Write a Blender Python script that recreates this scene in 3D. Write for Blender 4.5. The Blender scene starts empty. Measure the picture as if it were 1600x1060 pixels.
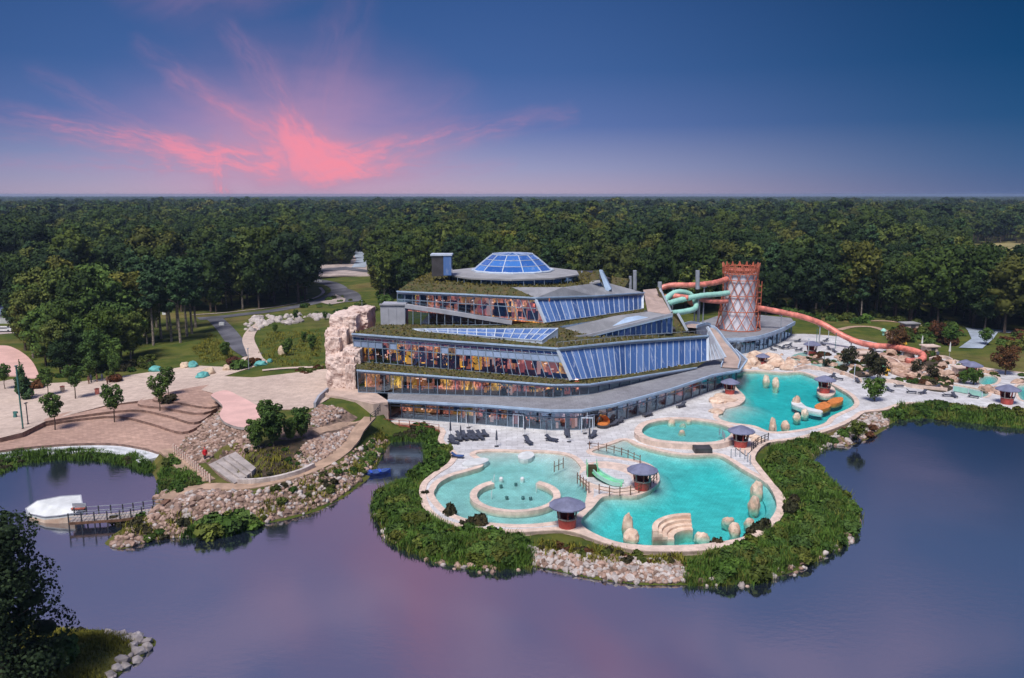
import bpy, math, random
import numpy as np
from mathutils import Vector
from mathutils.geometry import delaunay_2d_cdt
random.seed(11)
rng = np.random.default_rng(11)
R = math.radians
sc = bpy.context.scene
C = sc.collection

# ---------------------------------------------------------------- camera
CAM_H, FPX, PITCH = 40.0, 1250.0, math.atan(226 / 1250)
cam_d = bpy.data.cameras.new('camera')
cam_d.sensor_width = 36.0
cam_d.lens = FPX / 1600 * 36.0
cam_d.clip_start, cam_d.clip_end = 0.5, 30000
cam = bpy.data.objects.new('camera', cam_d)
cam.location = (0, 0, CAM_H)
cam.rotation_euler = (math.pi / 2 - PITCH, 0, 0)
C.objects.link(cam)
sc.camera = cam

# ---------------------------------------------------------------- exposure
vs = sc.view_settings
sc.display_settings.display_device = 'sRGB'
vs.view_transform = 'Standard'
vs.look = 'None'
vs.exposure = 1.48
vs.gamma = 1
vs.use_curve_mapping = False
cy = sc.cycles
cy.use_denoising = True
cy.max_bounces = 8
cy.diffuse_bounces = 2
cy.glossy_bounces = 3
cy.transmission_bounces = 4
cy.transparent_max_bounces = 12
cy.volume_bounces = 0
cy.caustics_reflective = False
cy.caustics_refractive = False
cy.sample_clamp_indirect = 4

# ---------------------------------------------------------------- world
SUN_EL, SUN_AZ = 58.0, 205.0        # azimuth clockwise from +Y (view direction)
world = bpy.data.worlds.new('World')
sc.world = world
world.use_nodes = True
wt = world.node_tree
wt.nodes.clear()


class NT:
    """tiny helper for writing node graphs"""
    def __init__(s, tree): s.t = tree
    def n(s, kind, **kw):
        x = s.t.nodes.new(kind)
        for k, v in kw.items(): setattr(x, k, v)
        return x
    def put(s, sock, v):
        if isinstance(v, bpy.types.NodeSocket): s.t.links.new(v, sock)
        elif v is not None: sock.default_value = v
    def m(s, op, a, b=None, c=None, clamp=False):
        x = s.n('ShaderNodeMath', operation=op, use_clamp=clamp)
        s.put(x.inputs[0], a)
        if b is not None: s.put(x.inputs[1], b)
        if c is not None: s.put(x.inputs[2], c)
        return x.outputs[0]
    def rng(s, v, a, b, c=0.0, d=1.0, smooth=True):
        x = s.n('ShaderNodeMapRange', interpolation_type='SMOOTHSTEP' if smooth else 'LINEAR')
        for i, q in enumerate((v, a, b, c, d)): s.put(x.inputs[i], q)
        return x.outputs[0]
    def mix(s, f, a, b, mode='MIX'):
        x = s.n('ShaderNodeMix', data_type='RGBA', blend_type=mode)
        s.put(x.inputs['Factor'], f)
        for k, v in ((6, a), (7, b)):
            if isinstance(v, (tuple, list)): v = (*v[:3], 1)
            s.put(x.inputs[k], v)
        return x.outputs[2]
    def ramp(s, v, stops, interp='LINEAR'):
        x = s.n('ShaderNodeValToRGB')
        x.color_ramp.interpolation = interp
        el = x.color_ramp.elements
        while len(el) < len(stops): el.new(0.5)
        for e, (p, c) in zip(el, stops):
            e.position = p
            e.color = (*c[:3], 1)
        s.put(x.inputs[0], v)
        return x.outputs[0]
    def xyz(s, a, b, c):
        x = s.n('ShaderNodeCombineXYZ')
        for i, q in enumerate((a, b, c)): s.put(x.inputs[i], q)
        return x.outputs[0]
    def noise(s, vec, scale, detail=4.0, rough=0.5, dist=0.0, out=0):
        x = s.n('ShaderNodeTexNoise')
        if vec is not None: s.put(x.inputs['Vector'], vec)
        x.inputs['Scale'].default_value = scale
        x.inputs['Detail'].default_value = detail
        x.inputs['Roughness'].default_value = rough
        x.inputs['Distortion'].default_value = dist
        return x.outputs[out]


def srgb(r, g, b):
    f = lambda c: (c / 12.92 if c <= 0.04045 else ((c + 0.055) / 1.055) ** 2.4)
    return tuple(f(q / 255) for q in (r, g, b))


w = NT(wt)
EXPO = 2 ** vs.exposure
sky_c = lambda r, g, b: tuple(q / EXPO for q in srgb(r, g, b))
tc = w.n('ShaderNodeTexCoord')
sep = w.n('ShaderNodeSeparateXYZ')
wt.links.new(tc.outputs['Generated'], sep.inputs[0])
az = w.m('ARCTAN2', sep.outputs[0], sep.outputs[1])
el = w.m('ARCSINE', sep.outputs[2])
warp = w.noise(w.xyz(w.m('MULTIPLY', az, 2.0), w.m('MULTIPLY', el, 6.0), 0.0), 1.6, 4, 0.55)
# clear evening sky: elevation ramps for the afterglow side and for the dark side
eln = w.m('DIVIDE', el, 0.9, clamp=True)
glow_side = w.ramp(eln, [(0.0, sky_c(182, 164, 186)), (0.035, sky_c(152, 152, 188)), (0.09, sky_c(96, 114, 170)),
                         (0.16, sky_c(66, 96, 152)), (0.27, sky_c(50, 82, 136)), (0.42, sky_c(122, 128, 176)), (0.75, sky_c(106, 120, 172)), (1.0, sky_c(70, 92, 144))])
dark_side = w.ramp(eln, [(0.0, sky_c(78, 98, 142)), (0.035, sky_c(58, 88, 134)), (0.09, sky_c(28, 72, 118)),
                         (0.16, sky_c(10, 60, 104)), (0.27, sky_c(4, 46, 86)), (0.42, sky_c(86, 112, 162)), (0.75, sky_c(84, 108, 160)), (1.0, sky_c(66, 90, 140))])
side = w.rng(w.m('ABSOLUTE', w.m('ADD', az, 0.21)), 0.15, 0.86, 1.0, 0.0)
sky = w.mix(side, dark_side, glow_side)
# pink clouds: long soft streaks that fan out from low on the horizon, each broken up by noise
azw = w.m('ADD', az, w.m('ADD', w.m('MULTIPLY', w.m('SUBTRACT', warp, 0.5), 0.03), w.m('MULTIPLY', w.m('SUBTRACT', w.noise(w.xyz(w.m('MULTIPLY', az, 3.0), w.m('MULTIPLY', el, 3.0), 4.0), 9.0, 5, 0.6), 0.5), 0.022)))
elw = w.m('ADD', el, w.m('ADD', w.m('MULTIPLY', w.m('SUBTRACT', w.noise(w.xyz(w.m('MULTIPLY', az, 2.0), w.m('MULTIPLY', el, 5.0), 7.0), 2.1, 4, 0.55), 0.5), 0.02), w.m('MULTIPLY', w.m('SUBTRACT', w.noise(w.xyz(az, el, 8.0), 26.0, 5, 0.6), 0.5), 0.012)))
pink = None
px_ae = lambda x, y: ((x - 800) / FPX, (304 - y) / FPX)
STREAKS = [((570, 262), (318, 146), 18, 12, .85), ((520, 258), (395, 84), 26, 13, .75), ((505, 250), (560, 44), 34, 26, .42), ((510, 262), (890, 184), 22, 11, .8), ((555, 270), (800, 262), 12, 7, .55),
           ((440, 262), (20, 184), 20, 9, .85), ((360, 268), (60, 262), 11, 7, .6), ((372, 294), (375, 212), 11, 8, .8), ((450, 238), (280, 108), 16, 11, .5), ((440, 262), (660, 238), 26, 20, .3), ((410, 246), (140, 206), 14, 8, .6),
           ((480, 246), (445, 112), 18, 11, .5), ((340, 244), (150, 146), 14, 9, .4), ((620, 250), (720, 150), 26, 18, .26), ((300, 250), (100, 226), 9, 6, .5), ((430, 285), (560, 285), 10, 8, .4)]
STREAKS = [(*px_ae(*a), *px_ae(*b), w0 / FPX, w1 / FPX, am) for a, b, w0, w1, am in STREAKS]
STREAKS += [(-.38, .27, -.10, .44, .05, .08, 1.0), (-.14, .42, .16, .60, .06, .09, .95), (-.14, .40, -.05, .75, .04, .07, .8), (-.3, .44, -.2, .62, .05, .06, .5), (-.24, .33, -.02, .36, .03, .03, .6), (-.52, .33, -.38, .37, .04, .03, .5), (-.30, .25, -.20, .27, .03, .02, .5)]
for q, (x0, y0, x1, y1, w0, w1, amt) in enumerate(STREAKS):
    dx_, dy_ = x1 - x0, y1 - y0
    L = math.hypot(dx_, dy_)
    ux, uy = dx_ / L, dy_ / L
    ax, ay = w.m('SUBTRACT', azw, x0), w.m('SUBTRACT', elw, y0)
    al = w.m('ADD', w.m('MULTIPLY', ax, ux), w.m('MULTIPLY', ay, uy))
    pe = w.m('SUBTRACT', w.m('MULTIPLY', ax, uy), w.m('MULTIPLY', ay, ux))
    t = w.m('DIVIDE', al, L, clamp=True)
    ov = w.m('SUBTRACT', al, w.m('MULTIPLY', t, L))
    dist = w.m('SQRT', w.m('ADD', w.m('MULTIPLY', pe, pe), w.m('MULTIPLY', ov, ov)))
    wd = w.m('ADD', w0 * 2.2, w.m('MULTIPLY', t, (w1 - w0) * 2.2))
    body = w.rng(w.m('DIVIDE', dist, wd), 0.0, 1.0, 1.0, 0.0)
    fil = w.noise(w.xyz(w.m('MULTIPLY', al, 0.55 / (w0 + w1)), w.m('MULTIPLY', pe, 2.4 / (w0 + w1)), q * 3.3), 1.0, 5, 0.62, 0.4)
    k = w.m('MULTIPLY', w.m('MULTIPLY', body, w.rng(fil, 0.32, 0.7, 0.22, 1.0)), w.m('MULTIPLY', w.m('SUBTRACT', 1.0, w.m('MULTIPLY', t, 0.7 if y0 < .2 else 0.2)), amt))
    pink = k if pink is None else w.m('ADD', pink, w.m('MULTIPLY', k, w.m('SUBTRACT', 1.0, pink, clamp=True)))
pink = w.m('MULTIPLY', pink, 0.95, clamp=True)
gx, gy = w.m('MULTIPLY', w.m('ADD', azw, 0.25), 0.62), w.m('SUBTRACT', elw, 0.045)
glow = w.m('MULTIPLY', w.rng(w.m('SQRT', w.m('ADD', w.m('MULTIPLY', gx, gx), w.m('MULTIPLY', gy, gy))), 0.0, 0.17, 1.0, 0.0), w.rng(warp, 0.3, 0.7, 0.3, 0.75))
sky = w.mix(glow, sky, sky_c(206, 150, 180))
warm = w.m('SUBTRACT', 1.0, w.rng(el, 0.1, 0.25), clamp=True)
sky = w.mix(w.m('MULTIPLY', pink, 0.95), sky, w.mix(w.m('MULTIPLY', w.rng(pink, 0.2, 0.75), warm), sky_c(180, 132, 164), sky_c(252, 140, 156)))
# higher up the same clouds go on as soft mauve puffs
hi = w.noise(w.xyz(w.m('MULTIPLY', az, 1.7), w.m('MULTIPLY', el, 4.6), 5.2), 2.0, 5, 0.55, 0.5)
him = w.m('MULTIPLY', w.rng(hi, 0.48, 0.68), w.rng(el, 0.2, 0.36))
sky = w.mix(w.m('MULTIPLY', him, 0.5), sky, sky_c(186, 160, 192))
nis = w.n('ShaderNodeTexSky', sky_type='NISHITA')
nis.sun_disc = False
nis.sun_elevation = R(SUN_EL)
nis.sun_rotation = R(SUN_AZ)
nis.altitude = 100
nis_c = w.mix(1.0, nis.outputs[0], (0.0003, 0.0010, 0.0018), 'MULTIPLY')
sky = w.mix(1.0, sky, nis_c, 'ADD')
bg = w.n('ShaderNodeBackground')
bg.inputs[1].default_value = 1.0
wt.links.new(sky, bg.inputs[0])
wo = w.n('ShaderNodeOutputWorld')
wt.links.new(bg.outputs[0], wo.inputs[0])

# ---------------------------------------------------------------- sun (soft top light added to brighten the ground under a dusk sky)
sun_d = bpy.data.lights.new('sun', 'SUN')
sun_d.energy = 1.5
sun_d.angle = R(20)
sun_d.color = (1.0, 0.95, 0.9)
sun = bpy.data.objects.new('sun', sun_d)
sdir = Vector((math.sin(R(SUN_AZ)) * math.cos(R(SUN_EL)), math.cos(R(SUN_AZ)) * math.cos(R(SUN_EL)), math.sin(R(SUN_EL))))
sun.rotation_euler = sdir.to_track_quat('Z', 'Y').to_euler()
sun.location = sdir * 300
C.objects.link(sun)

# ---------------------------------------------------------------- from a pixel of the survey photo to a place on the site
_cp, _sp = math.cos(PITCH), math.sin(PITCH)


def ray(px, py):
    a, b = (px - 800) / FPX, -(py - 530) / FPX
    return (a, _cp + b * _sp, -_sp + b * _cp)


def P(px, py, z=0.0):
    """the point at height z (or on the height function z)"""
    d = ray(px, py)
    if callable(z):
        h = 2.0
        for _ in range(12):
            t = (h - CAM_H) / d[2]
            h = float(z(d[0] * t, d[1] * t))
        t = (h - CAM_H) / d[2]
        return Vector((d[0] * t, d[1] * t, h))
    t = (z - CAM_H) / d[2]
    return Vector((d[0] * t, d[1] * t, z))


def D(px, py, y):
    """the point at distance y in front"""
    d = ray(px, py)
    t = y / d[1]
    return Vector((d[0] * t, y, CAM_H + d[2] * t))


def PP(pts, z=0.0): return [P(a, b, z) for a, b in pts]


# ---------------------------------------------------------------- 2-D helpers
def smooth(pts, n=6, closed=True):
    """Catmull-Rom through the points"""
    p = [Vector(q) for q in pts]
    out, L = [], len(p)
    rngi = range(L) if closed else range(L - 1)
    for i in rngi:
        if closed: a, b, c, d = p[i - 1], p[i], p[(i + 1) % L], p[(i + 2) % L]
        else: a, b, c, d = p[max(i - 1, 0)], p[i], p[i + 1], p[min(i + 2, L - 1)]
        for k in range(n):
            t = k / n
            out.append(0.5 * ((2 * b) + (c - a) * t + (2 * a - 5 * b + 4 * c - d) * t * t + (3 * b - a - 3 * c + d) * t ** 3))
    if not closed: out.append(p[-1])
    return out


def arr2(poly): return np.array([(q[0], q[1]) for q in poly])


def inside(poly, X, Y):
    X, Y = np.asarray(X, float), np.asarray(Y, float)
    poly = arr2(poly)
    r = np.zeros(X.shape, bool)
    j = len(poly) - 1
    for i in range(len(poly)):
        (xi, yi), (xj, yj) = poly[i], poly[j]
        if yi != yj:
            r ^= ((yi > Y) != (yj > Y)) & (X < (xj - xi) * (Y - yi) / (yj - yi) + xi)
        j = i
    return r


def line_dist(line, X, Y, closed=False, vals=None):
    """distance to a polyline (and the value interpolated along it)"""
    X, Y = np.asarray(X, float), np.asarray(Y, float)
    p = arr2(line)
    best = np.full(X.shape, 1e9)
    val = np.zeros(X.shape)
    n = len(p)
    for i in range(n if closed else n - 1):
        a, b = p[i], p[(i + 1) % n]
        ab = b - a
        L = max(float(ab @ ab), 1e-9)
        t = np.clip(((X - a[0]) * ab[0] + (Y - a[1]) * ab[1]) / L, 0, 1)
        dd = np.hypot(X - a[0] - ab[0] * t, Y - a[1] - ab[1] * t)
        k = dd < best
        best = np.where(k, dd, best)
        if vals is not None: val = np.where(k, vals[i] + (vals[(i + 1) % n] - vals[i]) * t, val)
    return (best, val) if vals is not None else best


def offset(line, d, closed=False):
    """parallel polyline, d to the left of the direction of travel"""
    p = [Vector((q[0], q[1])) for q in line]
    out = []
    n = len(p)
    for i in range(n):
        a = p[i - 1] if (i or closed) else p[i]
        b = p[(i + 1) % n] if (i < n - 1 or closed) else p[i]
        t = (b - a)
        t = t.normalized() if t.length > 1e-9 else Vector((1, 0))
        out.append(Vector((p[i].x - t.y * d, p[i].y + t.x * d)))
    return out


def area2(poly):
    p = arr2(poly)
    return 0.5 * float(np.sum(p[:, 0] * np.roll(p[:, 1], -1) - np.roll(p[:, 0], -1) * p[:, 1]))


def grow(poly, d):
    q = [Vector((a[0], a[1])) for a in poly]
    return offset(q, -d if area2(q) > 0 else d, True)


# ---------------------------------------------------------------- mesh builder
WL = {}


class MB:
    def __init__(s): s.v, s.f, s.mi, s.cur = [], [], [], 0
    def add(s, verts, faces, m=None):
        o = len(s.v)
        s.v.extend([tuple(q) for q in verts])
        for f in faces:
            s.f.append(tuple(o + i for i in f))
            s.mi.append(s.cur if m is None else m)
        return s
    def quad(s, a, b, c, d, m=None): return s.add([a, b, c, d], [(0, 1, 2, 3)], m)
    def box(s, c, size, rz=0.0, top=1.0, m=None):
        x, y, z = (q / 2 for q in size)
        ca, sa = math.cos(rz), math.sin(rz)
        v = []
        for dz, k in ((-z, 1.0), (z, top)):
            for dx_, dy_ in ((-x, -y), (x, -y), (x, y), (-x, y)):
                dx_, dy_ = dx_ * k, dy_ * k
                v.append((c[0] + dx_ * ca - dy_ * sa, c[1] + dx_ * sa + dy_ * ca, c[2] + dz))
        return s.add(v, [(3, 2, 1, 0), (4, 5, 6, 7), (0, 1, 5, 4), (1, 2, 6, 5), (2, 3, 7, 6), (3, 0, 4, 7)], m)
    def bar(s, a, b, w_, h_=None, m=None, up=(0, 0, 1)):
        a, b, up = Vector(a), Vector(b), Vector(up)
        h_ = w_ if h_ is None else h_
        t = (b - a).normalized()
        x = t.cross(up)
        if x.length < 1e-4: x = t.cross(Vector((0, 1, 0)))
        x.normalize()
        y = x.cross(t)
        v = [p + x * (i * w_ / 2) + y * (j * h_ / 2) for p in (a, b) for i, j in ((-1, -1), (1, -1), (1, 1), (-1, 1))]
        return s.add(v, [(3, 2, 1, 0), (4, 5, 6, 7), (0, 1, 5, 4), (1, 2, 6, 5), (2, 3, 7, 6), (3, 0, 4, 7)], m)
    def tube(s, pts, r, n=8, cap=True, m=None):
        pts = [Vector(q) for q in pts]
        rs = r if isinstance(r, (list, tuple)) else [r] * len(pts)
        v, f = [], []
        prev = None
        for i, p in enumerate(pts):
            t = (pts[min(i + 1, len(pts) - 1)] - pts[max(i - 1, 0)])
            t = t.normalized() if t.length > 1e-9 else Vector((0, 0, 1))
            x = prev - t * prev.dot(t) if prev is not None else t.cross(Vector((0.13, 0.29, 0.95)) if abs(t.z) < 0.9 else Vector((0, 1, 0)))
            x.normalize()
            prev = x
            y = t.cross(x)
            for k in range(n):
                a = 2 * math.pi * k / n
                v.append(p + (x * math.cos(a) + y * math.sin(a)) * rs[i])
        for i in range(len(pts) - 1):
            for k in range(n):
                k2 = (k + 1) % n
                f.append((i * n + k, i * n + k2, (i + 1) * n + k2, (i + 1) * n + k))
        if cap:
            f.append(tuple(range(n - 1, -1, -1)))
            f.append(tuple((len(pts) - 1) * n + k for k in range(n)))
        return s.add(v, f, m)
    def lathe(s, prof, n=16, c=(0, 0, 0), a0=0.0, a1=2 * math.pi, m=None):
        full = abs(a1 - a0 - 2 * math.pi) < 1e-6
        cols = n if full else n + 1
        v, f = [], []
        for r, z in prof:
            for k in range(cols):
                a = a0 + (a1 - a0) * k / n
                v.append((c[0] + r * math.cos(a), c[1] + r * math.sin(a), c[2] + z))
        for i in range(len(prof) - 1):
            for k in range(n):
                k2 = (k + 1) % cols
                f.append((i * cols + k, i * cols + k2, (i + 1) * cols + k2, (i + 1) * cols + k))
        return s.add(v, f, m)
    def prism(s, poly, z0, z1, m=None, ms=None, bottom=True):
        p = [(q[0], q[1]) for q in poly]
        if area2(p) < 0: p = p[::-1]
        n = len(p)
        zz = z1 if callable(z1) else (lambda x, y: z1)
        s.add([(x, y, zz(x, y)) for x, y in p], [tuple(range(n))], m)
        s.add([(x, y, z0) for x, y in p] + [(x, y, zz(x, y)) for x, y in p],
              [(i, (i + 1) % n, n + (i + 1) % n, n + i) for i in range(n)] + ([tuple(range(n - 1, -1, -1))] if bottom else []), ms if ms is not None else m)
        return s
    def slab(s, pts, th, m=None, ms=None):
        """3-D polygon with thickness th downwards"""
        p = [Vector(q) for q in pts]
        if area2(p) < 0: p = p[::-1]
        n = len(p)
        s.add(p, [tuple(range(n))], m)
        lo = [q - Vector((0, 0, th)) for q in p]
        s.add(lo + p, [(i, (i + 1) % n, n + (i + 1) % n, n + i) for i in range(n)] + [tuple(range(n - 1, -1, -1))], ms if ms is not None else m)
        return s
    def strip(s, a, b, m=None):
        n = len(a)
        return s.add(list(a) + list(b), [(i, i + 1, n + i + 1, n + i) for i in range(n - 1)], m)
    def mesh(s, name, mats, smooth_=False):
        me = bpy.data.meshes.new(name)
        me.from_pydata(s.v, [], s.f)
        for q in (mats if isinstance(mats, (list, tuple)) else [mats]): me.materials.append(q)
        if any(s.mi): me.polygons.foreach_set('material_index', s.mi)
        if smooth_: me.polygons.foreach_set('use_smooth', [True] * len(me.polygons))
        me.update()
        return me
    def build(s, name, mats, parent=None, loc=(0, 0, 0), local=False, smooth_=False):
        """links it as ONE object; vertices are world coordinates unless local"""
        org = WL[parent.name] if parent is not None else Vector(loc)
        if not local: s.v = [(q[0] - org[0], q[1] - org[1], q[2] - org[2]) for q in s.v]
        o = bpy.data.objects.new(name, s.mesh(name, mats, smooth_))
        C.objects.link(o)
        if parent is not None: o.parent = parent
        else: o.location = org
        WL[o.name] = org
        return o


def tag(o, label=None, cat=None, group=None, kind=None):
    for k, v in (('label', label), ('category', cat), ('group', group), ('kind', kind)):
        if v: o[k] = v
    return o


def empty(name, loc, label, cat, group=None):
    o = bpy.data.objects.new(name, None)
    o.location = loc
    o.empty_display_size = 0.3
    C.objects.link(o)
    WL[o.name] = Vector(loc)
    return tag(o, label, cat, group)


def dup(root, loc, rz=0.0, s=1.0, label=None, group=None):
    """a copy of a thing with its parts and sub-parts"""
    r = root.copy()
    C.objects.link(r)
    r.location, r.rotation_euler = loc, (0, 0, rz)
    r.scale = s if isinstance(s, (tuple, list)) else (s, s, s)
    if label: r['label'] = label
    if group: r['group'] = group
    for ch in list(root.children):
        c = ch.copy()
        C.objects.link(c)
        c.parent = r
        for g in list(ch.children):
            d = g.copy()
            C.objects.link(d)
            d.parent = c
    return r


def inst(name, me, loc, rz=0.0, s=1.0, label=None, cat=None, group=None, tilt=0.0):
    o = bpy.data.objects.new(name, me)
    o.location = loc
    o.rotation_euler = (tilt, tilt * 0.6, rz)
    o.scale = s if isinstance(s, (tuple, list)) else (s, s, s)
    C.objects.link(o)
    return tag(o, label, cat, group)


def cdt(loops, test, extra=()):
    """triangles of the region where test(x, y) holds, cut along the loops"""
    v, e = [], []
    for lp in loops:
        o = len(v)
        v += [Vector((q[0], q[1])) for q in lp]
        e += [(o + i, o + (i + 1) % len(lp)) for i in range(len(lp))]
    v += [Vector(q) for q in extra]
    ov, _, of, *_ = delaunay_2d_cdt(v, e, [], 0, 1e-4)
    cx = np.array([sum((ov[i].x for i in f)) / len(f) for f in of])
    cyy = np.array([sum((ov[i].y for i in f)) / len(f) for f in of])
    keep = test(cx, cyy)
    fs = []
    for f, k in zip(of, keep):
        if k:
            a, b, c = (ov[i] for i in f[:3])
            fs.append(tuple(f) if (b - a).cross(c - a) > 0 else tuple(reversed(f)))
    return ov, fs


def sheet(name, poly, zf, mat, off=0.0, step=4.0, holes=(), skirt=0.0, kind='structure', parent=None, side=None):
    """a paved or watered area that follows the height function zf"""
    zf_ = zf if callable(zf) else (lambda x, y: zf + 0 * np.asarray(x))
    a = arr2(poly)
    gx = np.arange(a[:, 0].min(), a[:, 0].max(), step)
    gy = np.arange(a[:, 1].min(), a[:, 1].max(), step)
    X, Y = (q.ravel() for q in np.meshgrid(gx, gy))
    k = inside(poly, X, Y) & (line_dist(poly, X, Y, True) > 0.3)
    for h in holes: k &= ~inside(h, X, Y) & (line_dist(h, X, Y, True) > 0.3)
    def test(x, y):
        r = inside(poly, x, y)
        for h in holes: r &= ~inside(h, x, y)
        return r
    ov, fs = cdt([poly, *holes], test, list(zip(X[k], Y[k])))
    z = zf_(np.array([q.x for q in ov]), np.array([q.y for q in ov])) + off
    mb = MB()
    mb.add([(q.x, q.y, zz) for q, zz in zip(ov, z)], fs)
    if skirt:
        for lp in (poly, *holes):
            xs, ys = arr2(lp).T
            zt = zf_(xs, ys) + off
            n = len(lp)
            mb.add([(x, y, q) for x, y, q in zip(xs, ys, zt)] + [(x, y, q - skirt) for x, y, q in zip(xs, ys, zt)],
                   [(n + i, n + (i + 1) % n, (i + 1) % n, i) if (area2(lp) > 0) == (lp is poly) else (i, (i + 1) % n, n + (i + 1) % n, n + i) for i in range(n)],
                   1 if side else 0)
    o = mb.build(name, [mat, side] if side else mat, parent)
    if kind and parent is None: o['kind'] = kind
    return o


def ribbon(line, w_):
    """outline of a band of width w_ (number or list) along a 2-D line"""
    n = len(line)
    ws = w_ if isinstance(w_, (list, tuple)) else [w_] * n
    a, b = [], []
    for i, q in enumerate(offset(line, 1.0)):
        c = Vector((line[i][0], line[i][1]))
        t = (q - c)
        a.append(c + t * ws[i] / 2)
        b.append(c - t * ws[i] / 2)
    return a + b[::-1]
# ---------------------------------------------------------------- materials
def mat(name, col, rough=0.7, var=0.15, scale=1.0, bump=0.0, bscale=None, col2=None, metal=0.0, spec=0.4, rand=0.0, detail=5.0, stops=(0.35, 0.68)):
    """principled surface with two-tone noise, bump and a little change from object to object"""
    m = bpy.data.materials.new(name)
    m.use_nodes = True
    g = NT(m.node_tree)
    b = m.node_tree.nodes['Principled BSDF']
    geo = g.n('ShaderNodeNewGeometry')
    n1 = g.noise(geo.outputs['Position'], scale, detail, 0.6)
    c2 = col2 or tuple(min(1, q * (1 - 2 * var)) for q in col)
    c1 = tuple(min(1, q * (1 + var)) for q in col) if not col2 else col
    c = g.mix(g.rng(n1, *stops), c2, c1)
    if rand:
        oi = g.n('ShaderNodeObjectInfo')
        c = g.mix(1.0, c, g.ramp(oi.outputs['Random'], [(0, (1 - rand,) * 3), (1, (1 + rand * 0.6,) * 3)]), 'MULTIPLY')
    g.put(b.inputs['Base Color'], c)
    b.inputs['Roughness'].default_value = rough
    b.inputs['Metallic'].default_value = metal
    b.inputs['Specular IOR Level'].default_value = spec
    if bump:
        bp = g.n('ShaderNodeBump')
        bp.inputs['Strength'].default_value = min(1.0, bump)
        bp.inputs['Distance'].default_value = 0.08
        g.put(bp.inputs['Height'], g.noise(geo.outputs['Position'], bscale or scale * 4, 6, 0.65))
        g.put(b.inputs['Normal'], bp.outputs[0])
    return m


def paver(name, col, joint, w_, h_, rough=0.8, var=0.2, patch=0.06, rot=0.0):
    m = bpy.data.materials.new(name)
    m.use_nodes = True
    g = NT(m.node_tree)
    b = m.node_tree.nodes['Principled BSDF']
    geo = g.n('ShaderNodeNewGeometry')
    mp = g.n('ShaderNodeMapping')
    mp.inputs['Rotation'].default_value = (0, 0, rot)
    g.put(mp.inputs[0], geo.outputs['Position'])
    br = g.n('ShaderNodeTexBrick')
    g.put(br.inputs['Vector'], mp.outputs[0])
    br.inputs['Color1'].default_value = (*[q * (1 + var) for q in col], 1)
    br.inputs['Color2'].default_value = (*[q * (1 - var) for q in col], 1)
    br.inputs['Mortar'].default_value = (*joint, 1)
    br.inputs['Scale'].default_value = 1.0
    br.inputs['Mortar Size'].default_value = 0.035
    br.inputs['Brick Width'].default_value = w_
    br.inputs['Row Height'].default_value = h_
    n1 = g.noise(geo.outputs['Position'], patch, 5, 0.6)
    n2 = g.noise(geo.outputs['Position'], 0.7, 5, 0.65)
    c = g.mix(1.0, br.outputs[0], g.ramp(n1, [(0.3, (0.8, 0.78, 0.78)), (0.7, (1.1, 1.1, 1.08))]), 'MULTIPLY')
    c = g.mix(1.0, c, g.ramp(n2, [(0.3, (0.76, 0.745, 0.73)), (0.65, (1.06, 1.06, 1.06))]), 'MULTIPLY')
    g.put(b.inputs['Base Color'], c)
    b.inputs['Roughness'].default_value = rough
    return m


def foliage(name, tones, rough=0.75, clump=0.35, stand=0.0):
    """leaf material: tone by object, patches by place"""
    m = bpy.data.materials.new(name)
    m.use_nodes = True
    g = NT(m.node_tree)
    b = m.node_tree.nodes['Principled BSDF']
    oi = g.n('ShaderNodeObjectInfo')
    geo = g.n('ShaderNodeNewGeometry')
    tones = [tuple(q * (0.92 if stand else 1.05) for q in t) for t in tones]
    k = len(tones)
    c = g.ramp(oi.outputs['Random'], [(i / max(1, k - 1), t) for i, t in enumerate(tones)])
    if stand:
        c = g.mix(1.0, c, g.ramp(g.noise(oi.outputs['Location'], stand, 3, 0.6), [(0.3, (0.5, 0.56, 0.62)), (0.5, (0.95, 0.95, 0.95)), (0.7, (1.6, 1.45, 1.0))]), 'MULTIPLY')
    n1 = g.noise(geo.outputs['Position'], clump, 4, 0.7)
    n2 = g.n('ShaderNodeTexWhiteNoise', noise_dimensions='3D')
    g.put(n2.inputs[0], g.xyz(0.0, 0.0, geo.outputs['Random Per Island']))
    c = g.mix(1.0, c, g.ramp(n1, [(0.3, (0.6, 0.66, 0.62)), (0.7, (1.35, 1.3, 1.1))]), 'MULTIPLY')
    c = g.mix(1.0, c, g.ramp(n2.outputs[0], [(0, (0.65, 0.7, 0.65)), (1, (1.4, 1.32, 1.2))]), 'MULTIPLY')
    g.put(b.inputs['Base Color'], c)
    b.inputs['Roughness'].default_value = rough
    b.inputs['Specular IOR Level'].default_value = 0.15
    return m


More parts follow.
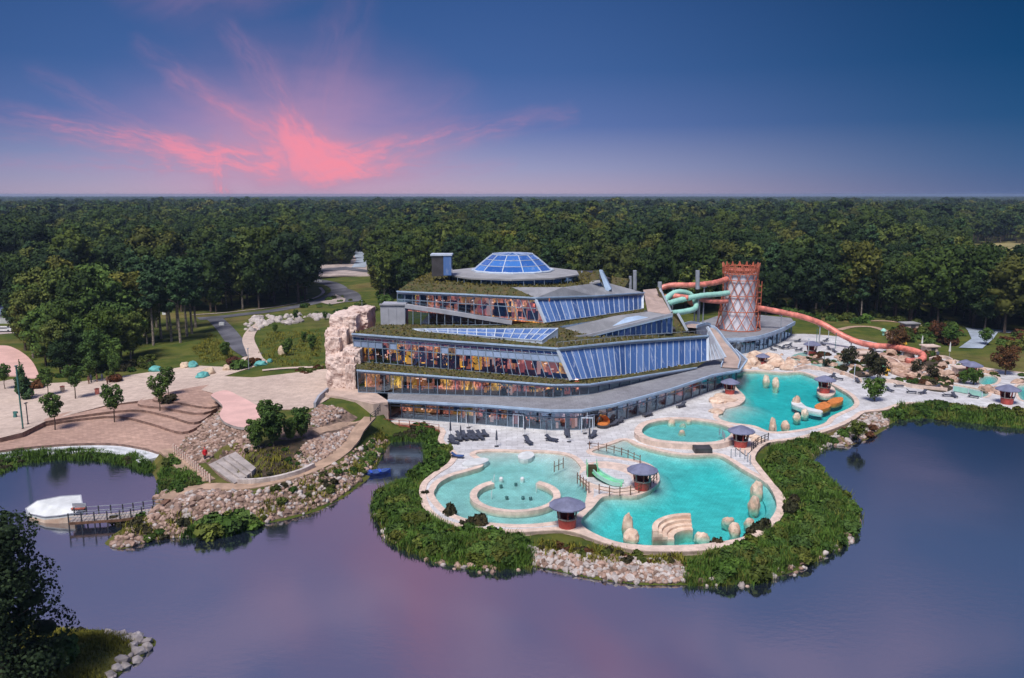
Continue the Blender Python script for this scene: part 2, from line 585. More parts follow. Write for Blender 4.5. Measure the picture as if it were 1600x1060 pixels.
def glass(name, tint, fac_lo, fac_hi, gcol=(0.8, 0.88, 1.0), rough=0.03, rand=0.0):
    """window glass: reflects by angle, otherwise lets the room show through"""
    m = bpy.data.materials.new(name)
    m.use_nodes = True
    g = NT(m.node_tree)
    nt = m.node_tree
    nt.nodes.remove(nt.nodes['Principled BSDF'])
    out = nt.nodes['Material Output']
    tr, gl, mx = g.n('ShaderNodeBsdfTransparent'), g.n('ShaderNodeBsdfGlossy'), g.n('ShaderNodeMixShader')
    tr.inputs[0].default_value = (*tint, 1)
    gl.inputs[0].default_value = (*gcol, 1)
    gl.inputs['Roughness'].default_value = rough
    lw = g.n('ShaderNodeLayerWeight')
    lw.inputs[0].default_value = 0.35
    f = g.rng(lw.outputs['Fresnel'], 0.0, 1.0, fac_lo, fac_hi, False)
    if rand:
        oi = g.n('ShaderNodeObjectInfo')
        f = g.m('ADD', f, g.m('MULTIPLY', g.m('SUBTRACT', oi.outputs['Random'], 0.5), rand), clamp=True)
        geo = g.n('ShaderNodeNewGeometry')
        bp = g.n('ShaderNodeBump')
        bp.inputs['Strength'].default_value = 0.25
        bp.inputs['Distance'].default_value = 0.1
        g.put(bp.inputs['Height'], g.noise(geo.outputs['Position'], 0.6, 2))
        g.put(gl.inputs['Normal'], bp.outputs[0])
    g.put(mx.inputs[0], f)
    nt.links.new(tr.outputs[0], mx.inputs[1])
    nt.links.new(gl.outputs[0], mx.inputs[2])
    nt.links.new(mx.outputs[0], out.inputs[0])
    return m


def blue_glass(name, tones=((0.05, 0.11, 0.30), (0.08, 0.17, 0.42), (0.14, 0.24, 0.5)), painted_refl=0.6):
    """solar-control glazing: blue body, each pane its own tilt of tone, whitish vertical reflection streaks painted into the colour"""
    m = bpy.data.materials.new(name)
    m.use_nodes = True
    g = NT(m.node_tree)
    b = m.node_tree.nodes['Principled BSDF']
    oi = g.n('ShaderNodeObjectInfo')
    geo = g.n('ShaderNodeNewGeometry')
    mp = g.n('ShaderNodeMapping')
    mp.inputs['Scale'].default_value = (1.3, 1.3, 0.18)
    g.put(mp.inputs[0], geo.outputs['Position'])
    n1 = g.noise(mp.outputs[0], 1.0, 5, 0.6, 0.4)
    c = g.ramp(oi.outputs['Random'], [(0, tones[0]), (0.5, tones[1]), (1, tones[2])])
    c = g.mix(g.rng(n1, 0.52, 0.72, 0.0, painted_refl), c, (0.5, 0.56, 0.72))  # whitish reflections painted into the pane colour as vertical streaks
    g.put(b.inputs['Base Color'], c)
    b.inputs['Roughness'].default_value = 0.12
    b.inputs['IOR'].default_value = 1.6
    return m


def glow_room(name, scale=0.35, power=1.0, yellow=0.5):
    """rooms seen through the glass: walls with warm lamplight painted on as patchy emission"""
    m = bpy.data.materials.new(name)
    m.use_nodes = True
    g = NT(m.node_tree)
    b = m.node_tree.nodes['Principled BSDF']
    geo = g.n('ShaderNodeNewGeometry')
    mp = g.n('ShaderNodeMapping')
    mp.inputs['Scale'].default_value = (1.0, 1.0, 0.55)
    g.put(mp.inputs[0], geo.outputs['Position'])
    big = g.noise(mp.outputs[0], scale * 0.3, 2, 0.5)
    fine = g.noise(mp.outputs[0], scale * 2.2, 5, 0.65, 0.8)
    hue = g.noise(mp.outputs[0], scale * 0.45, 1, 0.5, 0.0, 1)
    c = g.ramp(g.m('MULTIPLY', g.rng(hue, 0.3, 0.7), 1.0), [(0.0, (0.85, 0.2, 0.16)), (yellow * 0.55, (0.9, 0.3, 0.15)), (yellow, (1.0, 0.45, 0.08)), (1.0, (1.0, 0.62, 0.06))])
    e = g.m('ADD', g.m('MULTIPLY', g.rng(big, 0.36, 0.62), g.rng(fine, 0.42, 0.72)), g.rng(fine, 0.3, 0.7, 0.09, 0.26))
    g.put(b.inputs['Base Color'], g.mix(0.85, c, (0.06, 0.05, 0.05)))
    g.put(b.inputs['Emission Color'], c)
    g.put(b.inputs['Emission Strength'], g.m('MULTIPLY', e, power))  # the wall itself glows in noise patches in place of lamplight
    b.inputs['Roughness'].default_value = 0.8
    return m


def emit(name, col, s):
    m = bpy.data.materials.new(name)
    m.use_nodes = True
    b = m.node_tree.nodes['Principled BSDF']
    b.inputs['Base Color'].default_value = (*col, 1)
    b.inputs['Emission Color'].default_value = (*col, 1)
    b.inputs['Emission Strength'].default_value = s
    return m


M = {}
M['deck'] = paver('deck_paving', (0.66, 0.66, 0.68), (0.42, 0.42, 0.44), 1.8, 0.9, 0.7, 0.08, 0.12)
M['coping'] = mat('coping_stone', (0.72, 0.56, 0.47), 0.7, 0.1, 1.2, 0.2)
M['plaza'] = paver('plaza_paving', (0.64, 0.51, 0.43), (0.5, 0.4, 0.335), 1.6, 0.8, 0.8, 0.06, 0.035)
M['brickpave'] = paver('terrace_pavers', (0.50, 0.325, 0.255), (0.36, 0.23, 0.185), 0.9, 0.45, 0.85, 0.14, 0.07, 0.3)
M['riser'] = mat('step_riser', (0.26, 0.165, 0.135), 0.85, 0.2, 1.0)
M['pink'] = mat('pink_coating', (0.72, 0.45, 0.40), 0.75, 0.06, 0.25)
M['whitestep'] = mat('white_stone', (0.66, 0.68, 0.71), 0.7, 0.1, 0.8, 0.2)
M['concrete'] = mat('concrete', (0.42, 0.37, 0.35), 0.85, 0.12, 0.5, 0.2)
M['beigewall'] = mat('beige_render', (0.56, 0.42, 0.35), 0.85, 0.1, 0.4, 0.2)
M['asphalt'] = mat('asphalt', (0.115, 0.115, 0.135), 0.9, 0.2, 0.15, 0.1)
M['palepave'] = mat('pale_gravel', (0.46, 0.38, 0.35), 0.9, 0.15, 0.2, 0.2)
M['bluepave'] = mat('bluish_paving', (0.36, 0.42, 0.5), 0.9, 0.12, 0.2)
M['path'] = mat('sand_path', (0.44, 0.30, 0.215), 0.9, 0.14, 0.5, 0.2)
M['cliff'] = mat('cliff_render', (0.74, 0.585, 0.515), 0.85, 0.14, 0.55, 1.0, 2.2, col2=(0.45, 0.31, 0.26), stops=(0.3, 0.55))
M['cream_rock'] = mat('cream_boulder', (0.78, 0.62, 0.49), 0.8, 0.12, 0.8, 0.5, 3.0, col2=(0.55, 0.37, 0.27), rand=0.1)
M['rock'] = mat('bank_stone', (0.44, 0.30, 0.24), 0.9, 0.2, 1.3, 0.5, 4.0, col2=(0.22, 0.14, 0.105), rand=0.45)
M['palerock'] = mat('pale_stone', (0.56, 0.5, 0.47), 0.9, 0.15, 1.0, 0.5, 4.0, col2=(0.36, 0.31, 0.29), rand=0.3)
M['roofgrey'] = mat('grey_roofing', (0.27, 0.275, 0.295), 0.75, 0.12, 0.3, 0.1)
M['terrace'] = paver('terrace_tiles', (0.275, 0.28, 0.31), (0.2, 0.205, 0.225), 1.0, 1.0, 0.8, 0.06, 0.15)
M['ringroof'] = mat('ring_roofing', (0.33, 0.33, 0.34), 0.75, 0.1, 0.3, 0.1)
M['fascia'] = mat('pale_blue_fascia', (0.40, 0.53, 0.70), 0.45, 0.08, 0.5)
M['whiteframe'] = mat('white_frame', (0.55, 0.62, 0.72), 0.5, 0.05, 0.5)
M['mullion'] = mat('blue_grey_mullion', (0.20, 0.26, 0.34), 0.45, 0.08, 0.5)
M['bluepanel'] = mat('blue_panel', (0.26, 0.34, 0.5), 0.45, 0.08, 0.4)
M['greypanel'] = mat('grey_panel', (0.40, 0.41, 0.46), 0.6, 0.08, 0.4)
M['darkpanel'] = mat('dark_panel', (0.06, 0.055, 0.06), 0.6, 0.15, 0.6)
M['ramp'] = mat('ramp_paving', (0.44, 0.33, 0.285), 0.85, 0.1, 0.4)
M['greenroof'] = mat('green_roof', (0.115, 0.085, 0.04), 0.95, 0.3, 0.9, 0.6, 3.0, col2=(0.06, 0.07, 0.024))
M['sedum'] = foliage('sedum_plants', [(0.10, 0.105, 0.03), (0.13, 0.11, 0.035)])
M['clear'] = glass('clear_glass', (0.46, 0.53, 0.66), 0.17, 0.8, (0.5, 0.75, 1.0), rand=0.14)
M['dark'] = glass('dark_glass', (0.16, 0.2, 0.3), 0.3, 0.95, (0.45, 0.68, 1.0), rand=0.2)
M['blue'] = blue_glass('blue_glass')
M['deepblue'] = blue_glass('deep_blue_glass', ((0.02, 0.09, 0.34), (0.035, 0.14, 0.46), (0.06, 0.2, 0.55)), 0.25)
M['darkfloor'] = mat('dark_floor', (0.13, 0.085, 0.07), 0.6, 0.2, 0.6)
M['room'] = glow_room('glow_room', 0.8, 0.95, 0.9)
M['room_y'] = glow_room('glow_room_yellow', 0.8, 1.0, 0.6)
M['lamp_y'] = emit('yellow_lit_panel', (1.0, 0.5, 0.03), 0.8)
M['lamp_w'] = emit('warm_lamp', (1.0, 0.62, 0.45), 0.9)
M['lamp_r'] = mat('red_interior', (0.6, 0.14, 0.09), 0.7, 0.25, 1.0)
M['orange'] = mat('orange_lattice', (0.52, 0.15, 0.085), 0.5, 0.12, 0.8)
M['drum'] = mat('white_drum', (0.72, 0.72, 0.80), 0.5, 0.05, 0.4)
M['coral'] = mat('coral_slide', (0.78, 0.25, 0.19), 0.4, 0.2, 0.7, spec=0.5)
M['mint'] = mat('mint_slide', (0.36, 0.68, 0.58), 0.35, 0.08, 0.3, spec=0.5)
M['kiosk_red'] = mat('red_kiosk_wall', (0.50, 0.085, 0.07), 0.6, 0.15, 0.8)
M['kiosk_roof'] = mat('slate_blue_roof', (0.185, 0.195, 0.30), 0.6, 0.12, 0.8, 0.2)
M['kiosk_in'] = mat('kiosk_counter', (0.5, 0.42, 0.36), 0.7, 0.1, 1.0)
M['wood'] = mat('brown_wood', (0.2, 0.105, 0.065), 0.75, 0.2, 2.0)
M['teakdeck'] = mat('weathered_boards', (0.42, 0.36, 0.33), 0.8, 0.12, 2.0)
M['darkmetal'] = mat('dark_metal', (0.05, 0.05, 0.06), 0.5, 0.1, 1.0)
M['teal_post'] = mat('teal_post', (0.05, 0.17, 0.16), 0.5, 0.1, 1.0)
M['greymetal'] = mat('grey_metal', (0.34, 0.37, 0.42), 0.45, 0.08, 1.0)
M['navy'] = mat('navy_fabric', (0.06, 0.068, 0.1), 0.8, 0.15, 1.5)
M['darkblue'] = mat('blue_fabric', (0.04, 0.09, 0.26), 0.7, 0.15, 1.5)
M['boat'] = mat('blue_hull', (0.03, 0.1, 0.55), 0.35, 0.1, 1.0, spec=0.5)
M['teal'] = mat('teal_paint', (0.12, 0.42, 0.40), 0.6, 0.15, 0.9)
M['cream'] = mat('cream_paint', (0.68, 0.52, 0.38), 0.7, 0.12, 0.9)
M['whitehull'] = mat('white_shell', (0.68, 0.7, 0.7), 0.6, 0.08, 0.6, 0.2)
M['redcloth'] = mat('red_coat', (0.62, 0.02, 0.03), 0.8, 0.1, 3.0)
M['skin'] = mat('skin', (0.5, 0.3, 0.22), 0.6, 0.05, 4.0)
M['orangefab'] = mat('orange_fabric', (0.68, 0.22, 0.05), 0.7, 0.12, 1.5)
M['yellowfab'] = mat('yellow_fabric', (0.75, 0.4, 0.03), 0.7, 0.1, 1.5)
M['whitefab'] = mat('white_fabric', (0.72, 0.72, 0.72), 0.7, 0.06, 1.5)
M['green_slide'] = mat('green_slide', (0.22, 0.68, 0.36), 0.4, 0.12, 0.8, spec=0.5)
M['brickred'] = mat('brick_red', (0.36, 0.10, 0.07), 0.8, 0.2, 1.0)
M['bark'] = mat('bark', (0.12, 0.085, 0.065), 0.95, 0.25, 3.0, 0.5)
M['palebark'] = mat('pale_bark', (0.30, 0.25, 0.21), 0.95, 0.25, 2.0, 0.5)
M['leaf'] = foliage('broad_leaves', [(0.018, 0.038, 0.014), (0.06, 0.1, 0.022), (0.022, 0.048, 0.02), (0.075, 0.105, 0.022), (0.032, 0.06, 0.018), (0.024, 0.048, 0.022), (0.12, 0.125, 0.03)], stand=0.018)
M['birch'] = foliage('light_leaves', [(0.085, 0.12, 0.03), (0.11, 0.13, 0.035), (0.065, 0.1, 0.03)])
M['drybranch'] = foliage('dry_branches', [(0.12, 0.1, 0.07), (0.1, 0.08, 0.06)])
M['needle'] = foliage('pine_needles', [(0.03, 0.062, 0.034), (0.048, 0.095, 0.042), (0.036, 0.075, 0.036)])
M['young'] = foliage('young_leaves', [(0.055, 0.105, 0.03), (0.08, 0.135, 0.034), (0.048, 0.09, 0.026)])
M['shrub'] = foliage('shrub_leaves', [(0.042, 0.09, 0.018), (0.07, 0.13, 0.026), (0.036, 0.075, 0.016), (0.1, 0.125, 0.03)], clump=0.8)
M['darkshrub'] = foliage('dark_shrub_leaves', [(0.032, 0.036, 0.02), (0.05, 0.042, 0.026)])
M['redshrub'] = foliage('reddish_leaves', [(0.13, 0.04, 0.026), (0.085, 0.045, 0.02), (0.11, 0.03, 0.03)])
M['yellowshrub'] = foliage('yellow_green_leaves', [(0.075, 0.095, 0.018), (0.05, 0.08, 0.018), (0.1, 0.1, 0.025)])
M['reed'] = foliage('reed_blades', [(0.07, 0.135, 0.026), (0.085, 0.15, 0.032)], clump=0.3)
M['darkneedle'] = foliage('dark_needles', [(0.016, 0.03, 0.016), (0.024, 0.042, 0.02)], clump=0.9)
M['sedge'] = foliage('sedge_blades', [(0.11, 0.13, 0.03), (0.12, 0.14, 0.035)], clump=0.5)
M['grass'] = foliage('grass_blades', [(0.15, 0.15, 0.026), (0.17, 0.16, 0.03)], clump=0.5)
M['turf'] = mat('turf', (0.17, 0.155, 0.03), 0.95, 0.2, 0.8, 0.6, 5.0, col2=(0.09, 0.1, 0.02))
M['stream'] = mat('stream_water', (0.2, 0.5, 0.45), 0.15, 0.15, 0.5, col2=(0.42, 0.55, 0.5))
M['pinkrock'] = mat('pink_rock', (0.55, 0.36, 0.28), 0.85, 0.1, 0.8, 0.7, 3.0, col2=(0.34, 0.21, 0.16))
M['playrock'] = mat('play_rock', (0.64, 0.45, 0.35), 0.85, 0.12, 0.8, 0.6, 3.0, col2=(0.4, 0.26, 0.19), rand=0.18)
M['amber'] = emit('amber_glow_wall', (0.6, 0.17, 0.05), 0.26)  # dividers glow without lamps: room light put into their emission
M['rosy'] = emit('rosy_glow_wall', (0.6, 0.14, 0.09), 0.22)
M['yellow_glow'] = emit('yellow_glow_wall', (0.9, 0.43, 0.03), 0.38)
M['pale_glow'] = emit('pale_glow_wall', (0.9, 0.5, 0.36), 0.26)
M['soil'] = mat('dark_soil', (0.085, 0.055, 0.035), 0.95, 0.25, 1.0, 0.7, 4.0, col2=(0.04, 0.032, 0.018))
M['scree'] = mat('stony_soil', (0.27, 0.18, 0.14), 0.95, 0.25, 1.4, 0.9, 5.0, col2=(0.1, 0.07, 0.05))
M['field'] = mat('stubble_field', (0.30, 0.25, 0.10), 0.95, 0.2, 0.03)
M['tileblue'] = mat('blue_roof_tiles', (0.09, 0.12, 0.2), 0.7, 0.15, 0.5)
M['wallwhite'] = mat('white_wall', (0.6, 0.6, 0.6), 0.8, 0.1, 0.4)
M['pooltile'] = paver('pool_tiles', (0.60, 0.655, 0.64), (0.46, 0.53, 0.53), 0.5, 0.5, 0.5, 0.04, 0.12)


def ground_mat():
    m = bpy.data.materials.new('ground_cover')
    m.use_nodes = True
    g = NT(m.node_tree)
    b = m.node_tree.nodes['Principled BSDF']
    geo = g.n('ShaderNodeNewGeometry')
    p = geo.outputs['Position']
    big, mid, fine = g.noise(p, 0.025, 4, 0.6), g.noise(p, 0.22, 6, 0.65), g.noise(p, 1.8, 6, 0.7)
    grass = g.mix(g.rng(mid, 0.35, 0.65), (0.052, 0.082, 0.016), (0.115, 0.125, 0.026))
    dry = g.mix(g.rng(mid, 0.35, 0.65), (0.13, 0.1, 0.035), (0.18, 0.15, 0.055))
    c = g.mix(g.rng(big, 0.5, 0.66), grass, dry)
    c = g.mix(g.rng(fine, 0.55, 0.75, 0.0, 0.6), c, (0.055, 0.038, 0.022))
    g.put(b.inputs['Base Color'], c)
    b.inputs['Roughness'].default_value = 0.95
    b.inputs['Specular IOR Level'].default_value = 0.1
    bp = g.n('ShaderNodeBump')
    bp.inputs['Strength'].default_value = 0.8
    bp.inputs['Distance'].default_value = 0.25
    g.put(bp.inputs['Height'], fine)
    g.put(b.inputs['Normal'], bp.outputs[0])
    return m


def lake_mat():
    m = bpy.data.materials.new('lake_water')
    m.use_nodes = True
    g = NT(m.node_tree)
    b = m.node_tree.nodes['Principled BSDF']
    geo = g.n('ShaderNodeNewGeometry')
    b.inputs['Base Color'].default_value = (0.014, 0.02, 0.036, 1)
    b.inputs['Roughness'].default_value = 0.06
    b.inputs['IOR'].default_value = 6.0
    mp = g.n('ShaderNodeMapping')
    mp.inputs['Scale'].default_value = (0.55, 1.0, 1.0)
    mp.inputs['Rotation'].default_value = (0, 0, 0.35)
    g.put(mp.inputs[0], geo.outputs['Position'])
    bp = g.n('ShaderNodeBump')
    bp.inputs['Strength'].default_value = 0.16
    bp.inputs['Distance'].default_value = 0.1
    patch = g.rng(g.noise(geo.outputs['Position'], 0.03, 3, 0.6), 0.38, 0.62, 0.15, 1.0)
    g.put(bp.inputs['Height'], g.m('MULTIPLY', g.noise(mp.outputs[0], 1.6, 5, 0.65), patch))
    g.put(b.inputs['Normal'], bp.outputs[0])
    return m


def pool_mat(name, dens):
    """clear water: mirror by angle on top, red light swallowed with depth"""
    m = bpy.data.materials.new(name)
    m.use_nodes = True
    nt = m.node_tree
    g = NT(nt)
    nt.nodes.remove(nt.nodes['Principled BSDF'])
    out = nt.nodes['Material Output']
    tr, gl, mx = g.n('ShaderNodeBsdfTransparent'), g.n('ShaderNodeBsdfGlossy'), g.n('ShaderNodeMixShader')
    gl.inputs['Roughness'].default_value = 0.04
    fr = g.n('ShaderNodeFresnel')
    fr.inputs[0].default_value = 1.33
    geo = g.n('ShaderNodeNewGeometry')
    bp = g.n('ShaderNodeBump')
    bp.inputs['Strength'].default_value = 0.3
    bp.inputs['Distance'].default_value = 0.1
    g.put(bp.inputs['Height'], g.noise(geo.outputs['Position'], 2.2, 4, 0.6))
    g.put(gl.inputs['Normal'], bp.outputs[0])
    g.put(mx.inputs[0], fr.outputs[0])
    nt.links.new(tr.outputs[0], mx.inputs[1])
    nt.links.new(gl.outputs[0], mx.inputs[2])
    nt.links.new(mx.outputs[0], out.inputs[0])
    ab = g.n('ShaderNodeVolumeAbsorption')
    ab.inputs['Color'].default_value = (0.0, 0.975, 0.985, 1)
    ab.inputs['Density'].default_value = dens
    nt.links.new(ab.outputs[0], out.inputs['Volume'])
    return m


M['ground'], M['lake'] = ground_mat(), lake_mat()
M['poolwater'] = pool_mat('pool_water', 0.42)
# ---------------------------------------------------------------- site outlines (surveyed from the photograph)
SHORE = PP([(-420, 770), (-120, 748), (0, 738), (40, 722), (100, 716), (160, 718), (215, 728), (240, 740), (248, 757), (250, 778), (240, 800),
            (212, 815), (180, 834), (163, 850), (190, 859), (240, 844), (290, 839), (310, 836), (350, 838), (400, 820), (450, 812), (500, 797),
            (540, 775), (575, 748), (592, 722), (603, 700), (612, 689), (640, 685), (664, 690), (668, 706), (664, 728), (648, 745),
            (615, 758), (595, 772), (586, 795), (592, 820), (620, 846), (675, 872), (740, 888), (800, 888), (830, 884), (870, 892),
            (930, 905), (1000, 914), (1070, 914), (1110, 916), (1180, 910), (1250, 890), (1310, 857), (1338, 828), (1338, 800),
            (1320, 775), (1285, 748), (1265, 727), (1262, 712), (1300, 695), (1322, 698), (1345, 691), (1375, 676), (1392, 662),
            (1405, 654), (1440, 652), (1500, 658), (1560, 666), (1600, 669), (1720, 680), (1950, 700)])
SHORE = [Vector((q.x, q.y)) for q in SHORE]
LAND = SHORE + [Vector((420, 130)), Vector((420, 600)), Vector((-420, 600)), Vector((-420, 120))]
SPIT = [Vector((q.x, q.y)) for q in smooth(PP([(-260, 930), (-40, 948), (60, 972), (95, 983), (150, 985), (205, 992), (243, 1003), (225, 1022),
                                               (195, 1045), (172, 1070), (140, 1130), (-60, 1180), (-300, 1180)]), 4)]
DECKZ = 1.2
DECK = smooth(PP([(588, 650), (597, 661), (640, 664), (686, 671), (684, 688), (697, 702), (706, 712), (698, 726), (678, 739), (659, 755), (655, 773),
                  (663, 797), (687, 816), (735, 828), (800, 833), (860, 830), (895, 832), (940, 848), (990, 860), (1050, 863), (1110, 860),
                  (1165, 847), (1205, 825), (1224, 800), (1222, 778), (1208, 755), (1188, 730), (1180, 714), (1200, 693), (1252, 686), (1305, 670),
                  (1337, 655), (1352, 645), (1385, 641), (1422, 631), (1500, 635), (1560, 641), (1600, 646), (1700, 656), (1760, 640),
                  (1740, 600), (1620, 585), (1540, 575), (1490, 562), (1440, 548), (1390, 540), (1340, 530), (1290, 524), (1240, 522),
                  (1190, 528), (1130, 560), (1000, 600), (800, 630), (640, 635)], DECKZ), 3)
POOLS = {
    'paddling': smooth(PP([(678, 776), (681, 764), (688, 755), (707, 745), (735, 737), (754, 730), (752, 719), (742, 711), (760, 706.5), (812, 707.5), (862, 709),
                           (893, 716), (910, 735), (916, 755), (917, 778), (905, 805), (868, 817), (815, 822), (764, 819), (728, 813), (697, 799)], 1.05), 4),
    'main': smooth(PP([(1218, 789), (1202, 819), (1168, 840), (1107, 852), (1055, 855), (1010, 855), (966, 850), (930, 837), (908, 822), (912, 808), (926, 795),
                       (941, 779), (962, 776), (995, 776), (1022, 763), (1030, 749), (1022, 732), (1000, 722), (964, 716), (925, 709), (936, 702), (960, 694), (977, 689),
                       (995, 697), (1038, 708), (1075, 713), (1118, 712), (1138, 720), (1159, 734), (1187, 750), (1206, 765)], 1.05), 4),
    'rapids': smooth(PP([(1122, 654), (1131, 641), (1155, 634), (1164, 622), (1150, 607), (1146, 594), (1155, 584), (1180, 581), (1225, 584), (1250, 583),
                         (1272, 590), (1310, 608), (1331, 622), (1333, 636), (1300, 652), (1287, 664), (1250, 673), (1206, 676.5), (1178, 667), (1142, 662)], 1.05), 4),
    'east_river': smooth(PP([(1489, 603), (1500, 604), (1536, 611), (1545, 617), (1536, 622), (1510, 616), (1490, 611)], 1.05), 4),
    'east_slide': smooth(PP([(1530, 594), (1536, 588), (1552, 588), (1560, 594), (1554, 601), (1538, 603), (1529, 600)], 1.05), 4),
    'east_corner': smooth(PP([(1588, 606), (1600, 602), (1640, 606), (1660, 620), (1640, 630), (1600, 628), (1590, 618)], 1.05), 4),
    'north_plunge': smooth(PP([(1489, 580), (1500, 577), (1510, 580), (1507, 587), (1495, 588)], 1.05), 4),
}
ISLE = smooth(PP([(915, 727), (945, 722), (990, 730), (1018, 742), (1020, 752), (1000, 768), (962, 770), (925, 762), (905, 745)], DECKZ), 4)


def plaza_z(x, y): return np.clip(4.5 + (np.asarray(x) + 30) * 0.047, 1.45, 4.5) + 0 * np.asarray(y)


def sstep(t):
    t = np.clip(t, 0, 1)
    return t * t * (3 - 2 * t)


def base_h(x, y):
    x, y = np.asarray(x, float), np.asarray(y, float)
    wide = 5 + np.clip((y - 165) / 20, 0, 1) * 50
    return plaza_z(x, y) + (0.9 - plaza_z(x, y)) * sstep((x + 24) / wide)


STEPS = PP([(322, 722), (366, 757), (398, 741), (404, 730), (368, 704), (350, 710)], 2.2)
RIM = PP([(-330, 735), (-60, 712), (0, 701), (60, 694), (120, 690), (180, 690), (225, 697), (252, 708), (250, 735), (240, 745), (215, 740), (160, 730), (100, 728), (40, 734), (0, 748), (-120, 760), (-420, 780)], 0.9)
# walks on the bank: centre line with its own heights
WALK = [P(578, 652, 4.0), P(560, 672, 3.3), P(548, 692, 2.7), P(520, 716, 2.2), P(480, 736, 1.9), P(430, 751, 1.7), P(380, 760, 1.6), P(330, 760, 1.6), P(290, 764, 1.4), P(262, 780, 1.2)]
WALK = smooth(WALK, 5, False)
WALK2 = smooth([P(322, 752, 1.6), P(296, 734, 1.7), P(276, 714, 1.8), P(262, 702, 1.9)], 5, False)
TERR = [  # stacked paved terraces: outline, height (the higher ones lie on the lower ones)
    (PP([(-330, 740), (-60, 716), (0, 704), (60, 697), (120, 693), (180, 693), (225, 700), (262, 708), (300, 690), (345, 660), (352, 630), (240, 640), (-60, 655)], 1.35), 1.35),
    (PP([(60, 664), (110, 656), (181, 650), (235, 661), (285, 675), (318, 660), (338, 640), (300, 612), (180, 632), (90, 650)], 1.8), 1.8),
    (PP([(70, 658), (120, 650), (208, 640), (262, 649), (303, 660), (330, 646), (345, 628), (300, 610), (180, 628), (90, 648)], 2.25), 2.25),
    (PP([(215, 631), (258, 637), (318, 645), (352, 625), (330, 604), (240, 618)], 2.7), 2.7),
    (PP([(238, 624), (275, 628), (330, 636), (362, 620), (345, 600), (268, 612)], 3.1), 3.1),
]
PLAZA = PP([(-360, 702), (-60, 690), (0, 684.5), (35, 676), (70, 659), (110, 648), (168, 633), (241, 623), (270, 615), (302, 606), (345, 618), (372, 632), (420, 640),
            (452, 640), (488, 638), (515, 622), (520, 600), (520, 575), (440, 585), (395, 590), (350, 588), (420, 566), (395, 548), (388, 552), (360, 574), (300, 571),
            (245, 580), (190, 588), (130, 596), (60, 600), (35, 590), (0, 596), (-360, 610)], plaza_z)
PLAZA_EDGE = [Vector((q.x, q.y)) for q in PLAZA]


def hz(x, y):
    """height of the open ground"""
    x, y = np.asarray(x, float), np.asarray(y, float)
    shp = x.shape
    X, Y = np.atleast_1d(x).ravel(), np.atleast_1d(y).ravel()
    h = base_h(X, Y)
    near = (Y < 300) & (np.abs(X) < 420)
    d = np.full(X.shape, 99.0)
    if near.any():
        dd = line_dist(SHORE, X[near], Y[near])
        d[near] = np.where(inside(LAND, X[near], Y[near]), dd, -dd)
    d[(Y <= 60) | ((Y < 150) & (np.abs(X) >= 420))] = -30
    land = np.minimum(h, 0.06 + 0.42 * d)
    h = np.where(d > 0, land, np.maximum(-2.0, 0.06 + 0.5 * d))
    bumps = 0.05 * np.sin(X * 0.9 + 1.3 * np.sin(Y * 0.5)) * np.sin(Y * 1.1 + X * 0.3)
    h = h + np.where((d > 1.5) & (Y < 300), bumps * np.clip((d - 1.5) / 3, 0, 1), 0)
    sp = (Y < 110) & (X < -10)
    if sp.any():
        dd = line_dist(SPIT, X[sp], Y[sp], True)
        ins = inside(SPIT, X[sp], Y[sp])
        h[sp] = np.maximum(h[sp], np.where(ins, np.minimum(1.6, 0.08 + 0.32 * dd), -0.4 * dd + 0.05))
    k = (Y < 200) & (X < 0) & (d > -1)
    for line in (WALK, WALK2):
        if k.any():
            dd, v = line_dist(line, X[k], Y[k], False, [q.z for q in line])
            t = 1 - sstep((dd - 1.3) / 2.0)
            h[k] = np.minimum(h[k], v - .12 + .26 * np.maximum(0, dd - 1.2))
            h[k] = h[k] + (np.minimum(v - 0.12, 0.06 + 0.6 * np.maximum(d[k], 0)) - h[k]) * t
    for poly, lim in [(t[0], t[1] - 1.0) for t in TERR]:
        h = np.where(inside(poly, X, Y), np.minimum(h, lim), h)
    h = np.where(inside(RIM, X, Y), np.minimum(h, 0.3), h)
    h = np.where(inside(STEPS, X, Y), np.minimum(h, 1.55), h)
    kd = inside(DECK, X, Y)
    if kd.any():
        dd = line_dist(DECK, X[kd], Y[kd], True)
        h[kd] = np.where(dd > 0.8, np.minimum(h[kd], -1.0), np.minimum(h[kd], 0.75))
    kp = inside(PLAZA_EDGE, X, Y)
    h = np.where(kp, np.minimum(h, plaza_z(X, Y) - 0.3), h)
    return h.reshape(shp) if shp else h[0]


def gz(x, y): return float(hz(np.float64(x), np.float64(y)))


# ---------------------------------------------------------------- ground, lake
def build_ground():
    a = np.arange(-118, 125, 1.0)
    far = np.array([3, 6, 10, 16, 25, 40, 60, 90, 140, 220, 350, 600, 1000, 2000, 4000, 8000], float)
    xs = np.concatenate([(-118 - far)[::-1], a, 124 + far])
    ys = np.concatenate([np.arange(30, 52, 4), np.arange(52, 262, 1.0), 261 + far])
    X, Y = np.meshgrid(xs, ys)
    Z = hz(X, Y)
    global GX, GY, GZ
    GX, GY, GZ = xs, ys, Z
    me = bpy.data.meshes.new('ground')
    nx, ny = len(xs), len(ys)
    v = np.stack([X, Y, Z], -1).reshape(-1, 3)
    i, j = np.meshgrid(np.arange(nx - 1), np.arange(ny - 1))
    q = (j * nx + i).ravel()
    f = np.stack([q, q + 1, q + nx + 1, q + nx], -1)
    me.from_pydata(v.tolist(), [], f.tolist())
    me.materials.append(M['ground'])
    me.polygons.foreach_set('use_smooth', [True] * len(me.polygons))
    o = bpy.data.objects.new('ground', me)
    C.objects.link(o)
    o['kind'] = 'structure'


build_ground()
hz_exact = hz


